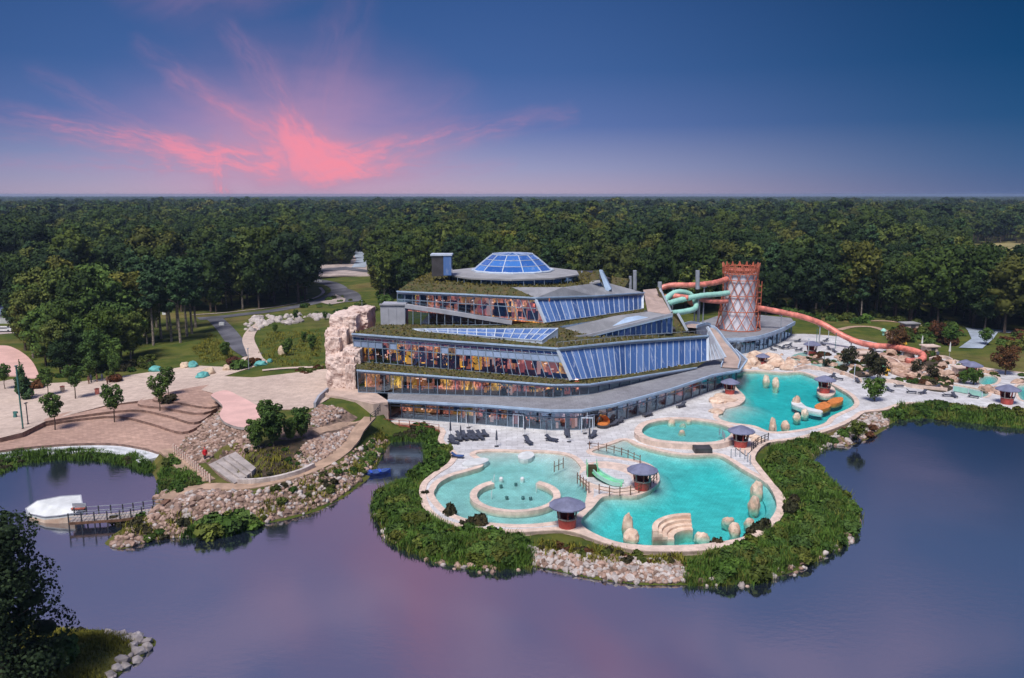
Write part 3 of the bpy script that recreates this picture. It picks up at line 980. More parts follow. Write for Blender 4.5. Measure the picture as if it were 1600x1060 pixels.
def hz(x, y):
    """the built ground surface, read off its grid"""
    x, y = np.asarray(x, float), np.asarray(y, float)
    i = np.clip(np.searchsorted(GX, x) - 1, 0, len(GX) - 2)
    j = np.clip(np.searchsorted(GY, y) - 1, 0, len(GY) - 2)
    u, v = (x - GX[i]) / (GX[i + 1] - GX[i]), (y - GY[j]) / (GY[j + 1] - GY[j])
    return (GZ[j, i] * (1 - u) + GZ[j, i + 1] * u) * (1 - v) + (GZ[j + 1, i] * (1 - u) + GZ[j + 1, i + 1] * u) * v


LK = [(-900, -900), (900, -900), (900, 235), (-900, 235)]
sheet('lake', LK, 0.0, M['lake'], 0.0, 400.0, holes=[grow(DECK, -2.2)])

# ---------------------------------------------------------------- haze
mb = MB()
mb.box((0, 4000, 19.5), (15000, 10400, 47.0))
hm = bpy.data.materials.new('haze')
hm.use_nodes = True
hm.node_tree.nodes.clear()
_o = hm.node_tree.nodes.new('ShaderNodeOutputMaterial')
_v = hm.node_tree.nodes.new('ShaderNodeVolumePrincipled')
_v.inputs['Color'].default_value = (0.56, 0.74, 1.0, 1)
_v.inputs['Density'].default_value = 0.00013
_v.inputs['Anisotropy'].default_value = 0.2
hm.node_tree.links.new(_v.outputs[0], _o.inputs['Volume'])
haze = mb.build('haze', hm)
haze['kind'] = 'stuff'

# ---------------------------------------------------------------- plaza, terraces, paths, roads
sheet('plaza', PLAZA, plaza_z, M['plaza'], 0.0, 4.0, skirt=1.4, side=M['riser'])
for i, (poly, z) in enumerate(TERR):
    q = smooth(poly, 4)
    mb = MB()
    mb.prism(q, -0.6, z + 0.001 * i, 0, 1)
    o = mb.build('paved_terrace', [M['brickpave'], M['riser']])
    o['kind'] = 'structure'
# white rounded steps down to the pond
for z, outs in ((0.95, 0.0), (0.6, 1.3)):
    line = smooth(PP([(-330, 738), (-60, 715), (0, 704), (60, 697), (120, 693), (180, 693), (225, 700), (247, 712)], 1.2), 5, False)
    a, b = offset(line, 0.6), offset(line, -1.3 - outs)
    mb = MB()
    mb.prism(a + b[::-1], -0.7, z)
    mb.build('pond_step', M['whitestep'])['kind'] = 'structure'
line2 = [Vector((q.x, q.y)) for q in WALK]


def walk_z(line):
    vals = [q.z for q in line]
    def f(x, y): return line_dist(line, np.asarray(x), np.asarray(y), False, vals)[1]
    return f


sheet('path', ribbon(WALK, [2.0] * 12 + [2.3] * (len(WALK) - 12)), walk_z(WALK), M['path'], 0.03, 2.0, skirt=0.3)
sheet('path', ribbon(WALK2, 2.6), walk_z(WALK2), M['path'], 0.045, 2.0, skirt=0.3)


def road(name, pts, wd, m, off=0.12, n=6):
    line = smooth([P(a, b, lambda x, y: base_h(x, y)) for a, b in pts], n, False)
    return sheet(name, ribbon(line, wd), base_h, m, off, 4.0), line


road('path', [(395, 556), (372, 540), (352, 515), (336, 499)], 4.6, M['asphalt'], 0.16)
road('road', [(310, 499), (370, 493), (440, 484), (492, 473), (522, 462), (530, 452), (514, 443), (488, 438), (470, 434)], 6.5, M['asphalt'], 0.12)
road('road', [(530, 452), (548, 460), (552, 472)], 6.0, M['asphalt'], 0.14)
_, ln = road('path', [(300, 493), (370, 487.5), (440, 479), (487, 468), (505, 458), (500, 450)], 1.2, M['palepave'], 0.18)
road('path', [(402, 566), (394, 548), (388, 530), (396, 515), (410, 504)], 3.0, M['plaza'], 0.18)
road('path', [(520, 574), (480, 575), (440, 577), (410, 580)], 1.6, M['plaza'], 0.18)
sheet('car_park', PP([(485, 432), (487, 421), (500, 413), (548, 411), (548, 396), (556, 390), (572, 398), (582, 408), (582, 431), (540, 430)], 3.2), 3.1, M['palepave'], 0.0, 8, skirt=0.5)
sheet('road', PP([(490, 421), (540, 417), (575, 422), (575, 426), (540, 422), (490, 425)], 3.2), 3.2, M['asphalt'], 0.02, 8)
sheet('road', ribbon(smooth(PP([(560, 418), (566, 405), (556, 393), (548, 384)], 3.2), 5, False), 7), 3.25, M['bluepave'], 0.02, 8)
sheet('gravel_yard', PP([(500, 474), (515, 470), (525, 462), (540, 470), (538, 476), (515, 479)], 2.6), base_h, M['palepave'], 0.22, 4)
# far left: forecourt of the low house, pink forecourt
sheet('road', PP([(-120, 515), (0, 510), (45, 512), (48, 519), (0, 523), (-120, 530)], plaza_z), plaza_z, M['palepave'], 0.1, 4)
q = smooth(PP([(-200, 560), (-60, 545), (0, 541), (22, 545), (45, 560), (58, 580), (55, 592), (0, 588), (-200, 596)], plaza_z), 4)
sheet('plaza', q, plaza_z, M['pink'], 0.2, 4, skirt=0.4)
# pink lookout standing out over the stones
q = smooth(PP([(330, 617), (352, 610), (372, 618), (395, 630), (412, 642), (414, 655), (405, 664), (378, 668), (352, 660), (343, 648), (348, 636), (340, 626)], 4.6), 5)
mb = MB()
mb.prism(q, 4.2, 4.62, 0, 1)
mb.prism(grow(q, -1.2), 1.5, 4.2, 1)
o = mb.build('lookout_platform', [M['pink'], M['concrete']], loc=(*P(378, 645, 4.6).xy, 4.1))
tag(o, 'pink drop-shaped lookout platform jutting out over the stone slope', 'platform')
# bare soil and stony ground of the bank
for nm, m, poly in (('planting_bed', 'soil', [(374, 752), (384, 724), (400, 700), (440, 690), (476, 690), (486, 716), (478, 732), (440, 747)]),
                    ('stony_slope', 'scree', [(276, 704), (300, 664), (328, 626), (346, 630), (356, 658), (384, 672), (402, 672), (402, 700), (384, 722), (374, 750), (352, 752), (322, 724), (300, 726)]),
                    ('stony_slope', 'scree', [(478, 694), (480, 682), (560, 658), (572, 658), (552, 690), (518, 716), (474, 736), (488, 716)]),
                    ('stony_slope', 'scree', [(486, 644), (505, 634), (548, 648), (556, 656), (502, 672), (474, 684), (440, 688), (430, 676)]),
                    ('stony_bank', 'scree', [(170, 851), (212, 821), (262, 792), (285, 772), (330, 768), (400, 768), (480, 747), (535, 724), (588, 690), (590, 720), (562, 752), (522, 782), (470, 800), (400, 814), (330, 830), (240, 841), (190, 855)]),
                    ('stony_bank', 'scree', [(826, 858), (870, 864), (960, 876), (1060, 880), (1072, 906), (1000, 910), (930, 900), (870, 888), (832, 880)]),
                    ('stony_bank', 'scree', [(1262, 706), (1290, 692), (1322, 672), (1350, 652), (1385, 650), (1388, 662), (1345, 688), (1320, 696), (1300, 692)])):
    w_ = [P(a, b, lambda x, y: max(gz(x, y), .05)) for a, b in poly]
    sheet(nm, smooth(w_, 3), hz, M[m], 0.04, 0.8)
w3 = smooth([P(a, b, gz) for a, b in ((566, 660), (540, 664), (516, 670), (494, 678))], 5, False)
sheet('path', ribbon(w3, 1.5), hz, M['path'], 0.09, 1.0)
# right: ground beyond the water park
sheet('car_park', PP([(1512, 517), (1560, 519), (1552, 530), (1535, 545), (1498, 544), (1518, 530)], 1.0), 1.0, M['bluepave'], 0.1, 4)
road('road', [(1700, 532), (1620, 523), (1560, 518), (1510, 515)], 5, M['bluepave'], 0.16)
road('path', [(1310, 516), (1335, 511), (1365, 512), (1388, 520), (1392, 530)], 2.2, M['path'], 0.12)
road('path', [(1345, 502), (1380, 502), (1410, 505), (1450, 512)], 2.2, M['path'], 0.12)
sheet('meadow', PP([(1505, 545), (1560, 547), (1700, 552), (1700, 605), (1600, 596), (1540, 580), (1500, 565)], 0.95), 0.97, M['ground'], 0.05, 4)
sheet('field', PP([(1500, 389), (1560, 380), (1620, 374), (1760, 370), (1800, 398), (1600, 399), (1540, 393)], 1.0), 1.0, M['field'], 0.3, 60)

# ---------------------------------------------------------------- deck and pools
pool_loops = list(POOLS.values())
sheet('pool_deck', DECK, DECKZ, M['deck'], 0.0, 6.0, holes=pool_loops, skirt=1.5, side=M['coping'])
BEACH = {
    'paddling': (PP([(742, 709), (800, 705), (862, 708), (895, 716), (912, 738)], 1.05), 0.085, 0.5),
    'main': (PP([(924, 708), (938, 700), (965, 692), (975, 688)], 1.05), 0.09, 1.5),
    'rapids': (PP([(1122, 655), (1133, 640), (1155, 634)], 1.05), 0.2, 1.4),
}
for pi, (k, lp) in enumerate(POOLS.items()):
    cz = 0.05 + 0.006 * pi
    bl, sl, dm = BEACH.get(k, (None, 0.4, 0.7))
    def zf(x, y, bl=bl, sl=sl, dm=dm, lp=lp):
        d = line_dist(bl, x, y) if bl else line_dist(lp, x, y, True)
        e = 0.3 + line_dist(lp, x, y, True) * 0.8 if k != 'paddling' else 9.0
        ed = line_dist(lp, x, y, True)
        dep = np.minimum(d * sl, dm)
        if k in ('main', 'rapids'): dep = np.minimum(dep, 0.4 + ed * .42)
        return 1.04 - dep
    sheet('pool_floor', grow(lp, 0.05), zf, M['pooltile'], 0.0, 0.6)
    mb = MB()
    mb.prism(grow(lp, 0.04), -0.6, 1.05)
    mb.build('pool_water', M['poolwater'])['kind'] = 'structure'
    # coping stones run round the water
    out, inn = grow(lp, 0.85 if k in ('paddling', 'main', 'rapids') else 0.5), grow(lp, -0.06)
    mb = MB()
    n = len(lp)
    vo, vi = [(*q, DECKZ + cz) for q in out], [(*q, DECKZ + cz) for q in inn]
    mb.add(vo + vi, [((i + 1) % n, i, n + i, n + (i + 1) % n) if area2(lp) < 0 else (i, (i + 1) % n, n + (i + 1) % n, n + i) for i in range(n)])
    mb.add(vi + [(*q, -0.55) for q in inn], [(i, (i + 1) % n, n + (i + 1) % n, n + i) for i in range(n)])
    mb.add(vo + [(*q, DECKZ - 0.02) for q in out], [(i, (i + 1) % n, n + (i + 1) % n, n + i) for i in range(n)])
    mb.build('pool_coping', M['coping'])['kind'] = 'structure'
# beige kerb along the outer edge of the deck
edge = [q for q in DECK]
kerb = edge[3:44 * 3]
a, b = [(q.x, q.y) for q in kerb], offset(kerb, -0.9 if area2(DECK) < 0 else 0.9)
mb = MB()
mb.prism(a + [(q.x, q.y) for q in b][::-1], DECKZ - 0.35, DECKZ + 0.1)
mb.build('deck_kerb', M['coping'])['kind'] = 'structure'
# ---------------------------------------------------------------- the stepped glass building
BLD = empty('resort_building', (5, 150, 1.2), 'stepped glass resort building with planted roofs, slanting blue glazing and a glass dome', 'building')


def lerp3(a, b, t): return Vector(a) + (Vector(b) - Vector(a)) * t


def along(line, s):
    """point at share s of a 3-D polyline (by segment count given in s as float index)"""
    i = min(int(s), len(line) - 2)
    return lerp3(line[i], line[i + 1], s - i)


def facade(bot, top, bays, rows=(0, 1), mw=0.14, depth=0.16, panemats=('clear',), framemat='mullion', parent=None, pane='pane', rail=0.0, pm=None, frame='facade_frame'):
    """glass wall between two polylines: mullion frame (part) with every pane a sub-part"""
    parent = parent or BLD
    fr = MB()
    st = []
    for i, n in enumerate(bays):
        for k in range(n): st.append(i + k / n)
    st.append(len(bays))
    cols = [(along(bot, s), along(top, s)) for s in st]
    nrm = []
    for i in range(len(cols)):
        a, b = cols[max(i - 1, 0)], cols[min(i + 1, len(cols) - 1)]
        t = (b[0] - a[0]) if (b[0] - a[0]).length > 1e-6 else (b[1] - a[1])
        u = cols[i][1] - cols[i][0]
        if u.length < 0.05: u = Vector((0, 0, 1))
        nn = t.cross(u)
        nrm.append(nn.normalized() if nn.length > 1e-9 else Vector((0, -1, 0)))
    for (a, b), nn in zip(cols, nrm):
        if (b - a).length > 0.15: fr.bar(a + nn * 0.02, b + nn * 0.02, mw, depth, up=nn)
    for r in rows:
        for i in range(len(cols) - 1):
            a, b = lerp3(*cols[i], r), lerp3(*cols[i + 1], r)
            if (a - b).length > 0.05: fr.bar(a + nrm[i] * 0.03, b + nrm[i + 1] * 0.03, mw * 0.9, depth * 0.9)
    f = fr.build(frame, M[framemat], parent)
    for i in range(len(cols) - 1):
        for j in range(len(rows) - 1):
            q = [lerp3(*cols[i], rows[j]), lerp3(*cols[i + 1], rows[j]), lerp3(*cols[i + 1], rows[j + 1]), lerp3(*cols[i], rows[j + 1])]
            if (q[3] - q[0]).length + (q[2] - q[1]).length < 0.3: continue
            off = -(nrm[i] + nrm[i + 1]) * 0.02
            th = -(nrm[i] + nrm[i + 1]) * 0.015
            p = MB()
            name = pm(i, j) if pm else panemats[j % len(panemats)]
            qa = [v + off for v in q]
            qb = [v + off + th for v in q]
            if name in ('clear', 'dark'): p.quad(*qa)
            else: p.add(qa + qb, [(0, 1, 2, 3), (7, 6, 5, 4), (0, 4, 5, 1), (1, 5, 6, 2), (2, 6, 7, 3), (3, 7, 4, 0)])
            p.build(pane, M[name], f)
    return f, cols


def part(name, mb, m): return mb.build(name, m, BLD)


def fascia(line, h=0.3, out=0.35, z=0.0, m='fascia', name='roof_edge'):
    mb = MB()
    o = [Vector((q.x, q.y, p.z + z)) for q, p in zip(offset(line, -out), line)]
    for a, b in zip(o[:-1], o[1:]):
        if (a - b).length > 0.02: mb.bar(a, b, 0.3, h * 0.55)
    return part(name, mb, M[m])


# --- ground storey
b1 = PP([(610, 652), (760, 664), (862, 672.5), (905, 672), (948, 664), (1040, 637), (1106, 613), (1150, 597)], 1.2)
t1 = [q + Vector((0, 0, 3.2)) for q in b1]
facade(b1, t1, [8, 6, 2, 3, 6, 5, 4], (0, 0.68, 1), 0.16, 0.2, ('clear', 'dark'))
for px, w_ in ((733, 3.2), (812, 1.8), (924, 1.8)):
    a = P(px - 5, 662 if px < 780 else 669, 1.2)
    s = 0.0
    best = min(((along(b1, k / 20) - a).length, k / 20) for k in range(0, 140))
    c = along(b1, best[1])
    t = (along(b1, best[1] + 0.05) - along(b1, best[1])).normalized()
    nn = Vector((t.y, -t.x, 0))
    doors = MB()
    for d in (-w_ / 2, 0, w_ / 2): doors.bar(c + t * d + nn * 0.2, c + t * d + nn * 0.2 + Vector((0, 0, 2.3)), 0.14)
    doors.bar(c - t * w_ / 2 + nn * 0.2 + Vector((0, 0, 2.3)), c + t * w_ / 2 + nn * 0.2 + Vector((0, 0, 2.3)), 0.2)
    part('entrance_door_frame', doors, M['whiteframe'])
i1 = [Vector((q.x, q.y, 1.2)) for q in offset(b1, 4.5)]
mb = MB()
mb.strip(i1, [q + Vector((0, 0, 3.2)) for q in i1])
part('room_wall', mb, M['room'])
mb = MB()
mb.prism(list(offset(b1, -0.02)) + list(offset(b1, 6))[::-1], 1.05, 1.26)
part('floor_slab', mb, M['darkfloor'])
# terrace over the ground storey, sweeping out to a point on the right
edge1 = [Vector((q.x, q.y, 4.85)) for q in offset(b1, -0.9)][:-1]
edge1[0] = P(606, 626, 4.85)
tip = P(1166, 563, 4.85)
roof1 = edge1 + [P(1120, 597, 4.85), P(1158, 573, 4.85), tip, P(1150, 548, 4.85), P(1128, 520, 4.85), P(1110, 505, 4.85)]
roof1 = edge1 + [P(1155, 579, 4.85), tip, P(1148, 546, 4.85), P(1128, 520, 4.85), Vector((42, 205, 4.85)), Vector((-10, 205, 4.85)), Vector((-26, 160, 4.85)), Vector((-25, 141, 4.85))]
mb = MB()
mb.slab(roof1, 0.5, 0, 1)
mb.build('terrace_slab', [M['terrace'], M['fascia']], BLD)
fascia(edge1 + [P(1155, 579, 4.85), tip, P(1148, 546, 4.85)], 0.65, 0.15, 0.0)
soffit = MB()
soffit.strip([Vector((q.x, q.y, 4.34)) for q in offset(b1, 5)], [Vector((q.x, q.y, 4.34)) for q in offset(b1, -0.5)])
part('soffit', soffit, M['greypanel'])

# --- second storey: low glass band
b2 = [P(560, 613, 4.9), P(712, 617.5, 4.9), P(864, 621.5, 4.9), P(919, 616.5, 4.9), P(1085, 576, 4.9)]
t2 = [Vector((q.x, q.y, z)) for q, z in zip(b2, (9.0, 8.15, 7.25, 6.75, 5.1))]
facade(b2, t2, [11, 11, 4, 11], (0, 1), 0.13, 0.16, ('clear',))
i2 = [Vector((q.x, q.y, 4.9)) for q in offset(b2[:4], 4.0)]
mb = MB()
mb.strip(i2, [Vector((q.x, q.y, z - 0.1)) for q, z in zip(i2, (9.0, 8.15, 7.25, 6.6))])
part('room_wall', mb, M['room_y'])
b3 = [D(555.5, 564.5, 147), D(712, 578, 143), D(892, 594, 139), D(985, 585, 150), D(1104.6, 564, 162.6)]
t3 = [D(551, 522, 147), D(712, 534, 144), D(870.5, 545, 141)]
e2 = [Vector((q.x, q.y, p.z + 0.05)) for q, p in zip(offset(t2, -0.4), t2)]
mb = MB()
lo = [lerp3(a, b, 0.0) for a, b in zip(e2, e2)]
mb.strip(lo, b3)
mb.strip([q - Vector((0, 0, 0.5)) for q in lo], lo, 1)
mb.build('planted_roof', [M['greenroof'], M['greypanel']], BLD)
fascia(t2, 0.45, 0.55, 0.05)

# --- third storey: tall glass front, then the big slanting blue glazing
facade(b3[:3], t3, [14, 14], (0, 0.55, 0.78, 1), 0.13, 0.16, pm=lambda i, j: 'bluepanel' if (j == 1 and (i < 4 or i % 7 == 5 or i > 13)) else ('dark' if j == 2 else 'clear'))
i3 = [Vector((q.x, q.y, q.z)) for q in b3[:3]]
i3 = [Vector((q.x, q.y, p.z)) for q, p in zip(offset(i3, 4.5), i3)]
mb = MB()
mb.strip(i3, [Vector((q.x, q.y, p.z)) for q, p in zip(i3, (Vector((0, 0, 12.9)), Vector((0, 0, 12.0)), Vector((0, 0, 11.0))))])
part('room_wall', mb, M['room'])
pb = [b3[2], b3[3], b3[4]]
pt = [t3[2], D(985, 533.5, 152.5), D(1104.6, 525, 165)]
facade(pb, pt, [12, 13], (0, 1), 0.1, 0.1, ('blue',), 'whiteframe')
mb = MB()
mb.bar(pb[0] + Vector((0, -0.15, 0)), pt[0] + Vector((0, -0.15, 0)), 0.5, 0.4)
part('glazing_trim', mb, M['whiteframe'])
mb = MB()
mb.bar(pb[2] + Vector((0.1, -0.1, 0)), pt[2] + Vector((0.1, -0.1, 0)), 0.5, 0.5)
part('glazing_trim', mb, M['whiteframe'])
front3 = t3 + pt[1:]
back3 = [D(595, 506, 154), D(780, 508, 151.5), D(851, 504, 150), P(919, 524, 12.9), P(1060, 519, 12.3)]
e3 = [Vector((q.x, q.y, p.z + 0.1)) for q, p in zip(offset(front3, -0.35), front3)]
mb = MB()
for k in range(4):
    for j in range(3):
        a0, a1 = lerp3(e3[k], e3[k + 1], j / 3), lerp3(e3[k], e3[k + 1], (j + 1) / 3)
        c0, c1 = lerp3(back3[k], back3[k + 1], j / 3), lerp3(back3[k], back3[k + 1], (j + 1) / 3)
        mb.quad(a0, a1, c1, c0)
mb.strip([q - Vector((0, 0, 0.6)) for q in e3], e3, 1)
mb.build('planted_roof', [M['greenroof'], M['greypanel']], BLD)
fascia(front3, 0.5, 0.5, 0.1)
# left return walls of the two storeys
mb = MB()
mb.quad(b3[0], b3[0] + Vector((-2, 16, 0)), t3[0] + Vector((-2, 16, 0)), t3[0])
mb.quad(b2[0], b2[0] + Vector((-3, 12, 0)), t2[0] + Vector((-3, 12, 0)), t2[0])
part('end_wall', mb, M['darkpanel'])
# flat grey wall and ribs closing the blue glazing on the right
mb = MB()
mb.slab([b3[4], D(1131, 558, 165), D(1108, 517, 166.5), pt[2]], 0.1)
mb.add([b3[4], D(1131, 560, 164), D(1106, 512, 168), pt[2]], [(0, 1, 2, 3)])
part('end_wall', mb, M['greypanel'])
mb = MB()
mb.bar(D(1133, 559, 164), D(1105, 511, 168), 0.5)
for t in (0.25, 0.5, 0.75): mb.bar(lerp3(b3[4], D(1131, 560, 164), t) + Vector((0, -0.2, 0)), lerp3(pt[2], D(1106, 512, 168), t) + Vector((0, -0.2, 0)), 0.16)
part('glazing_trim', mb, M['whiteframe'])
# skylight lying in the third roof
sk = [D(645, 514.5, 149.2), D(700, 514, 148.4), D(760, 514, 147.4), D(820, 514, 146.4), D(872, 513.5, 145.4)]
sl = [D(655, 517.5, 148.6), D(700, 521, 147.0), D(760, 526, 145.0), D(810, 530, 143.4), D(847, 532.5, 142.2)]
facade(sl, sk, [3, 4, 4, 4], (0, 0.5, 1), 0.16, 0.2, ('blue',), 'whiteframe')
mb = MB()
mb.strip([q - Vector((0, 0, 1.2)) for q in sl], sl)
mb.quad(sl[4] - Vector((0, 0, 1.2)), sk[4] - Vector((0, 0, 1.8)), sk[4], sl[4])
part('skylight_kerb', mb, M['whiteframe'])

# --- ramps and wedges to the right of it
ra = [P(849, 534, 12.95), P(919, 525.5, 13.0), P(1051, 493, 15.9), P(1012, 487, 16.1), P(960, 494, 15.7), P(872, 515, 14.4)]
mb = MB()
mb.slab(ra, 0.35, 0, 1)
mb.build('ramp', [M['roofgrey'], M['fascia']], BLD)
wb = [P(919, 527, 12.75), P(985, 524.5, 12.5), P(1050, 521, 12.3)]
wt_ = [P(919, 525.7, 12.95), P(985, 509.3, 14.35), P(1050, 493.6, 15.7)]
facade(wb, wt_, [7, 8], (0, 1), 0.12, 0.14, ('dark',))
mb = MB()
for a, b in ((P(849, 534, 13.4), P(919, 524.5, 13.4)), (P(919, 524.5, 13.4), P(1051, 491, 16.3))): mb.bar(a, b, 0.25, 0.5)
part('ramp_parapet', mb, M['greypanel'])
mb = MB()  # guard rail along the lower terrace edge
for k in range(25):
    q = along(front3[2:], k / 12.5 * 1.0) + Vector((0, 0.9, 0.0))
    mb.bar(q, q + Vector((0, 0, 1.0)), 0.06)
for k in range(2):
    mb.bar(front3[2 + k] + Vector((0, 0.9, 1.0)), front3[3 + k] + Vector((0, 0.9, 1.0)), 0.07)
part('guard_rail', mb, M['greymetal'])

# --- fourth storey
g4b, g4t = [D(621, 482, 157), D(728, 492, 154.5), D(851, 503.5, 150)], [D(621, 456, 157), D(728, 460.5, 154.5), D(836, 466, 152)]
facade(g4b, g4t, [9, 9], (0, 0.55, 1), 0.13, 0.16, ('clear', 'clear'))
i4 = [Vector((q.x, q.y, p.z - 1)) for q, p in zip(offset(g4b, 4), g4b)]
mb = MB()
mb.strip(i4, [Vector((q.x, q.y, p.z)) for q, p in zip(i4, g4t)])
part('room_wall', mb, M['room'])
wl = [D(633, 508.5, 153), D(720, 508, 152), D(800, 507, 150.6)]
wtp = [D(633, 480, 153), D(720, 493, 152), D(800, 506, 150.6)]
facade(wl, wtp, [7, 7], (0, 1), 0.13, 0.16, ('clear',))
mb = MB()
mb.strip([q + Vector((0, 0.15, 0.1)) for q in wtp], [Vector((q.x, q.y + 3.0, q.z + 0.25)) for q in wtp])
for a, b in zip(wtp[:-1], wtp[1:]): mb.bar(a + Vector((0, -0.15, 0.2)), b + Vector((0, -0.15, 0.2)), 0.35, 0.75)
part('ramp', mb, M['greypanel'])
mb = MB()
a, b = D(595, 508, 153.2), D(633, 509, 152.9)
mb.slab([Vector((a.x, a.y, 19.0)), Vector((b.x, b.y, 19.0)), Vector((b.x, b.y + 5, 19.0)), Vector((a.x, a.y + 5, 19.0))], 4.4, 0)
mb.bar(Vector((a.x - .1, a.y - .1, 19.1)), Vector((b.x, b.y - .1, 19.1)), 0.3)
for t in (0.33, 0.66): mb.bar(lerp3(a, b, t) + Vector((0, -0.05, 0)), lerp3(a, b, t) + Vector((0, -0.05, 3.7)), 0.07)
part('grey_annex', mb, M['greypanel'])
p2b = [D(852, 504.5, 150), D(930, 494, 160), D(1004, 482.6, 172)]
p2t = [D(836, 466, 152), D(925, 463, 162), D(1004, 458, 174)]
facade(p2b, p2t, [10, 10], (0, 1), 0.1, 0.1, ('blue',), 'whiteframe')
mb = MB()
mb.bar(p2b[0] + Vector((0, -0.15, 0)), p2t[0] + Vector((0, -0.15, 0)), 0.45)
part('glazing_trim', mb, M['whiteframe'])
mb = MB()
mb.bar(p2b[2], p2t[2], 0.5)
part('glazing_trim', mb, M['whiteframe'])
# planted strip under the upper blue glazing and the thin glass band under it
gsf = [D(842, 515, 148.3), D(925, 502, 158), D(1008, 488, 169.5)]
mb = MB()
mb.strip(gsf, [q + Vector((0, 0.2, 0)) for q in p2b])
mb.strip([q - Vector((0, 0, 0.4)) for q in gsf], gsf, 1)
mb.build('planted_roof', [M['greenroof'], M['fascia']], BLD)
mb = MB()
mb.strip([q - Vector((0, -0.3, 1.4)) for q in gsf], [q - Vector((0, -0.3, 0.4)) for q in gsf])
part('glass_band', mb, M['darkpanel'])
# end wall / pinkish ramp on the right
mb = MB()
mb.slab([P(1005, 453, 19.0), P(1026, 451, 18.8), P(1050, 492, 15.95), P(1012, 486.5, 16.15)], 0.4)
part('ramp', mb, M['ramp'])
for tri in (([(1025, 450), (1031, 451), (1049, 488), (1041, 492)], 176), ([(1051, 492), (1059, 490), (1074, 517), (1056, 519)], 167)):
    mb = MB()
    q = [D(a, b, tri[1] - i * 1.2) for i, (a, b) in enumerate(tri[0])]
    mb.add(q + [v + Vector((0.6, 1.0, -0.4)) for v in q], [(0, 1, 2, 3), (7, 6, 5, 4), (0, 4, 5, 1), (1, 5, 6, 2), (2, 6, 7, 3), (3, 7, 4, 0)])
    mb.build('planted_fin', M['greenroof'], BLD)
    mb = MB()
    mb.bar(q[1], q[2], 0.4)
    part('fin_edge', mb, M['whiteframe'])
# terracotta-paved ramp that winds down to the lower terrace
rl = smooth([P(1076, 512, 12.0), P(1092, 507, 11.5), P(1104, 512, 10.3), P(1118, 528, 8.6), P(1132, 546, 6.6), P(1143, 562, 5.3), P(1140, 575, 5.0)], 5, False)
ro = offset(rl, 1.7)
ri = offset(rl, -1.7)
mb = MB()
mb.strip([Vector((a.x, a.y, q.z)) for a, q in zip(ri, rl)], [Vector((a.x, a.y, q.z)) for a, q in zip(ro, rl)])
mb.strip([Vector((a.x, a.y, 4.7)) for a, q in zip(ri, rl)], [Vector((a.x, a.y, q.z + .02)) for a, q in zip(ri, rl)], 1)
mb.strip([Vector((a.x, a.y, 4.7)) for a, q in zip(ro, rl)], [Vector((a.x, a.y, q.z + .02)) for a, q in zip(ro, rl)], 1)
mb.build('ramp', [M['ramp'], M['greypanel']], BLD)
for side_ in (ri, ro):
    mb = MB()
    s = [Vector((a.x, a.y, q.z + 0.3)) for a, q in zip(side_, rl)]
    for a, b in zip(s[:-1], s[1:]): mb.bar(a, b, 0.2, 0.6)
    part('ramp_parapet', mb, M['fascia'])

# --- top roof, ring pavilion, dome
front4 = g4t[:2] + [p2t[0], p2t[1], p2t[2]]
back4 = [P(640, 441, 22.6), P(715, 446, 22.4), P(800, 449, 22.2), P(880, 449, 22.0), P(945, 441, 21.5)]
e4 = [Vector((q.x, q.y, p.z + 0.1)) for q, p in zip(offset(front4, -0.35), front4)]
mb = MB()
mb.strip(e4[:3], back4[:3])
mb.strip(e4[2:], back4[2:], 2)
mb.strip([q - Vector((0, 0, 0.5)) for q in e4], e4, 1)
mb.strip(back4, [Vector((q.x * 0.9, 190, 22.0)) for q in back4], 0)
mb.build('planted_roof', [M['greenroof'], M['greypanel'], M['roofgrey']], BLD)
fascia(front4, 0.45, 0.5, 0.1)
wdg_b, wdg_t = [D(868, 460, 163.5), D(948, 456, 168)], [D(870, 458.6, 163.6), D(938, 441, 168)]
facade(wdg_b, wdg_t, [9], (0, 1), 0.1, 0.12, ('dark',))
mb = MB()
mb.slab([D(845, 457, 161.5), D(938, 440, 167), D(936, 435, 175), D(880, 442, 170)], 0.3)
part('wedge_roof', mb, M['ringroof'])
mb = MB()
q = [D(936, 423, 168), D(941, 424, 168), D(955, 452, 167), D(947, 457, 167)]
mb.add(q + [v + Vector((0.4, 2.5, 0)) for v in q], [(0, 1, 2, 3), (7, 6, 5, 4), (0, 4, 5, 1), (1, 5, 6, 2), (2, 6, 7, 3), (3, 7, 4, 0)])
part('roof_fin', mb, M['fascia'])
mb = MB()
q = [D(921, 432, 172), D(936, 424, 172), D(937, 436, 171), D(922, 440, 171)]
mb.add(q + [v + Vector((0, 3, 0)) for v in q], [(0, 1, 2, 3), (7, 6, 5, 4), (0, 4, 5, 1), (1, 5, 6, 2), (2, 6, 7, 3), (3, 7, 4, 0)])
part('planted_fin', mb, M['greenroof'])
mb = MB()
q = [D(956, 432, 182), D(984, 436, 182), D(974, 452, 178), D(956, 450, 178)]
mb.slab(q, 0.8)
part('planted_roof', mb, M['greenroof'])
for px, y0, y1, r in ((992, 423, 447, 0.45), (1090, 423, 446, 0.5), (985, 432, 452, 0.35), (909, 424, 436, 0.25), (1031, 441, 448, 0.5)):
    a, b = D(px, y1 + 6, 186), D(px, y0, 186)
    mb = MB()
    mb.tube([a, b, b + Vector((0, 0, 0.05))], [r, r, r * 0.9], 10)
    part('vent_pipe', mb, M['greymetal'])
DC = Vector(((801 - 800) / FPX * 175, 172, 0))
mb = MB()
mb.lathe([(13.9, 21.8), (13.9, 23.25)], 20, DC, 0.16, 0.16 + 2 * math.pi)
part('pavilion_wall', mb, M['dark'])
mb = MB()
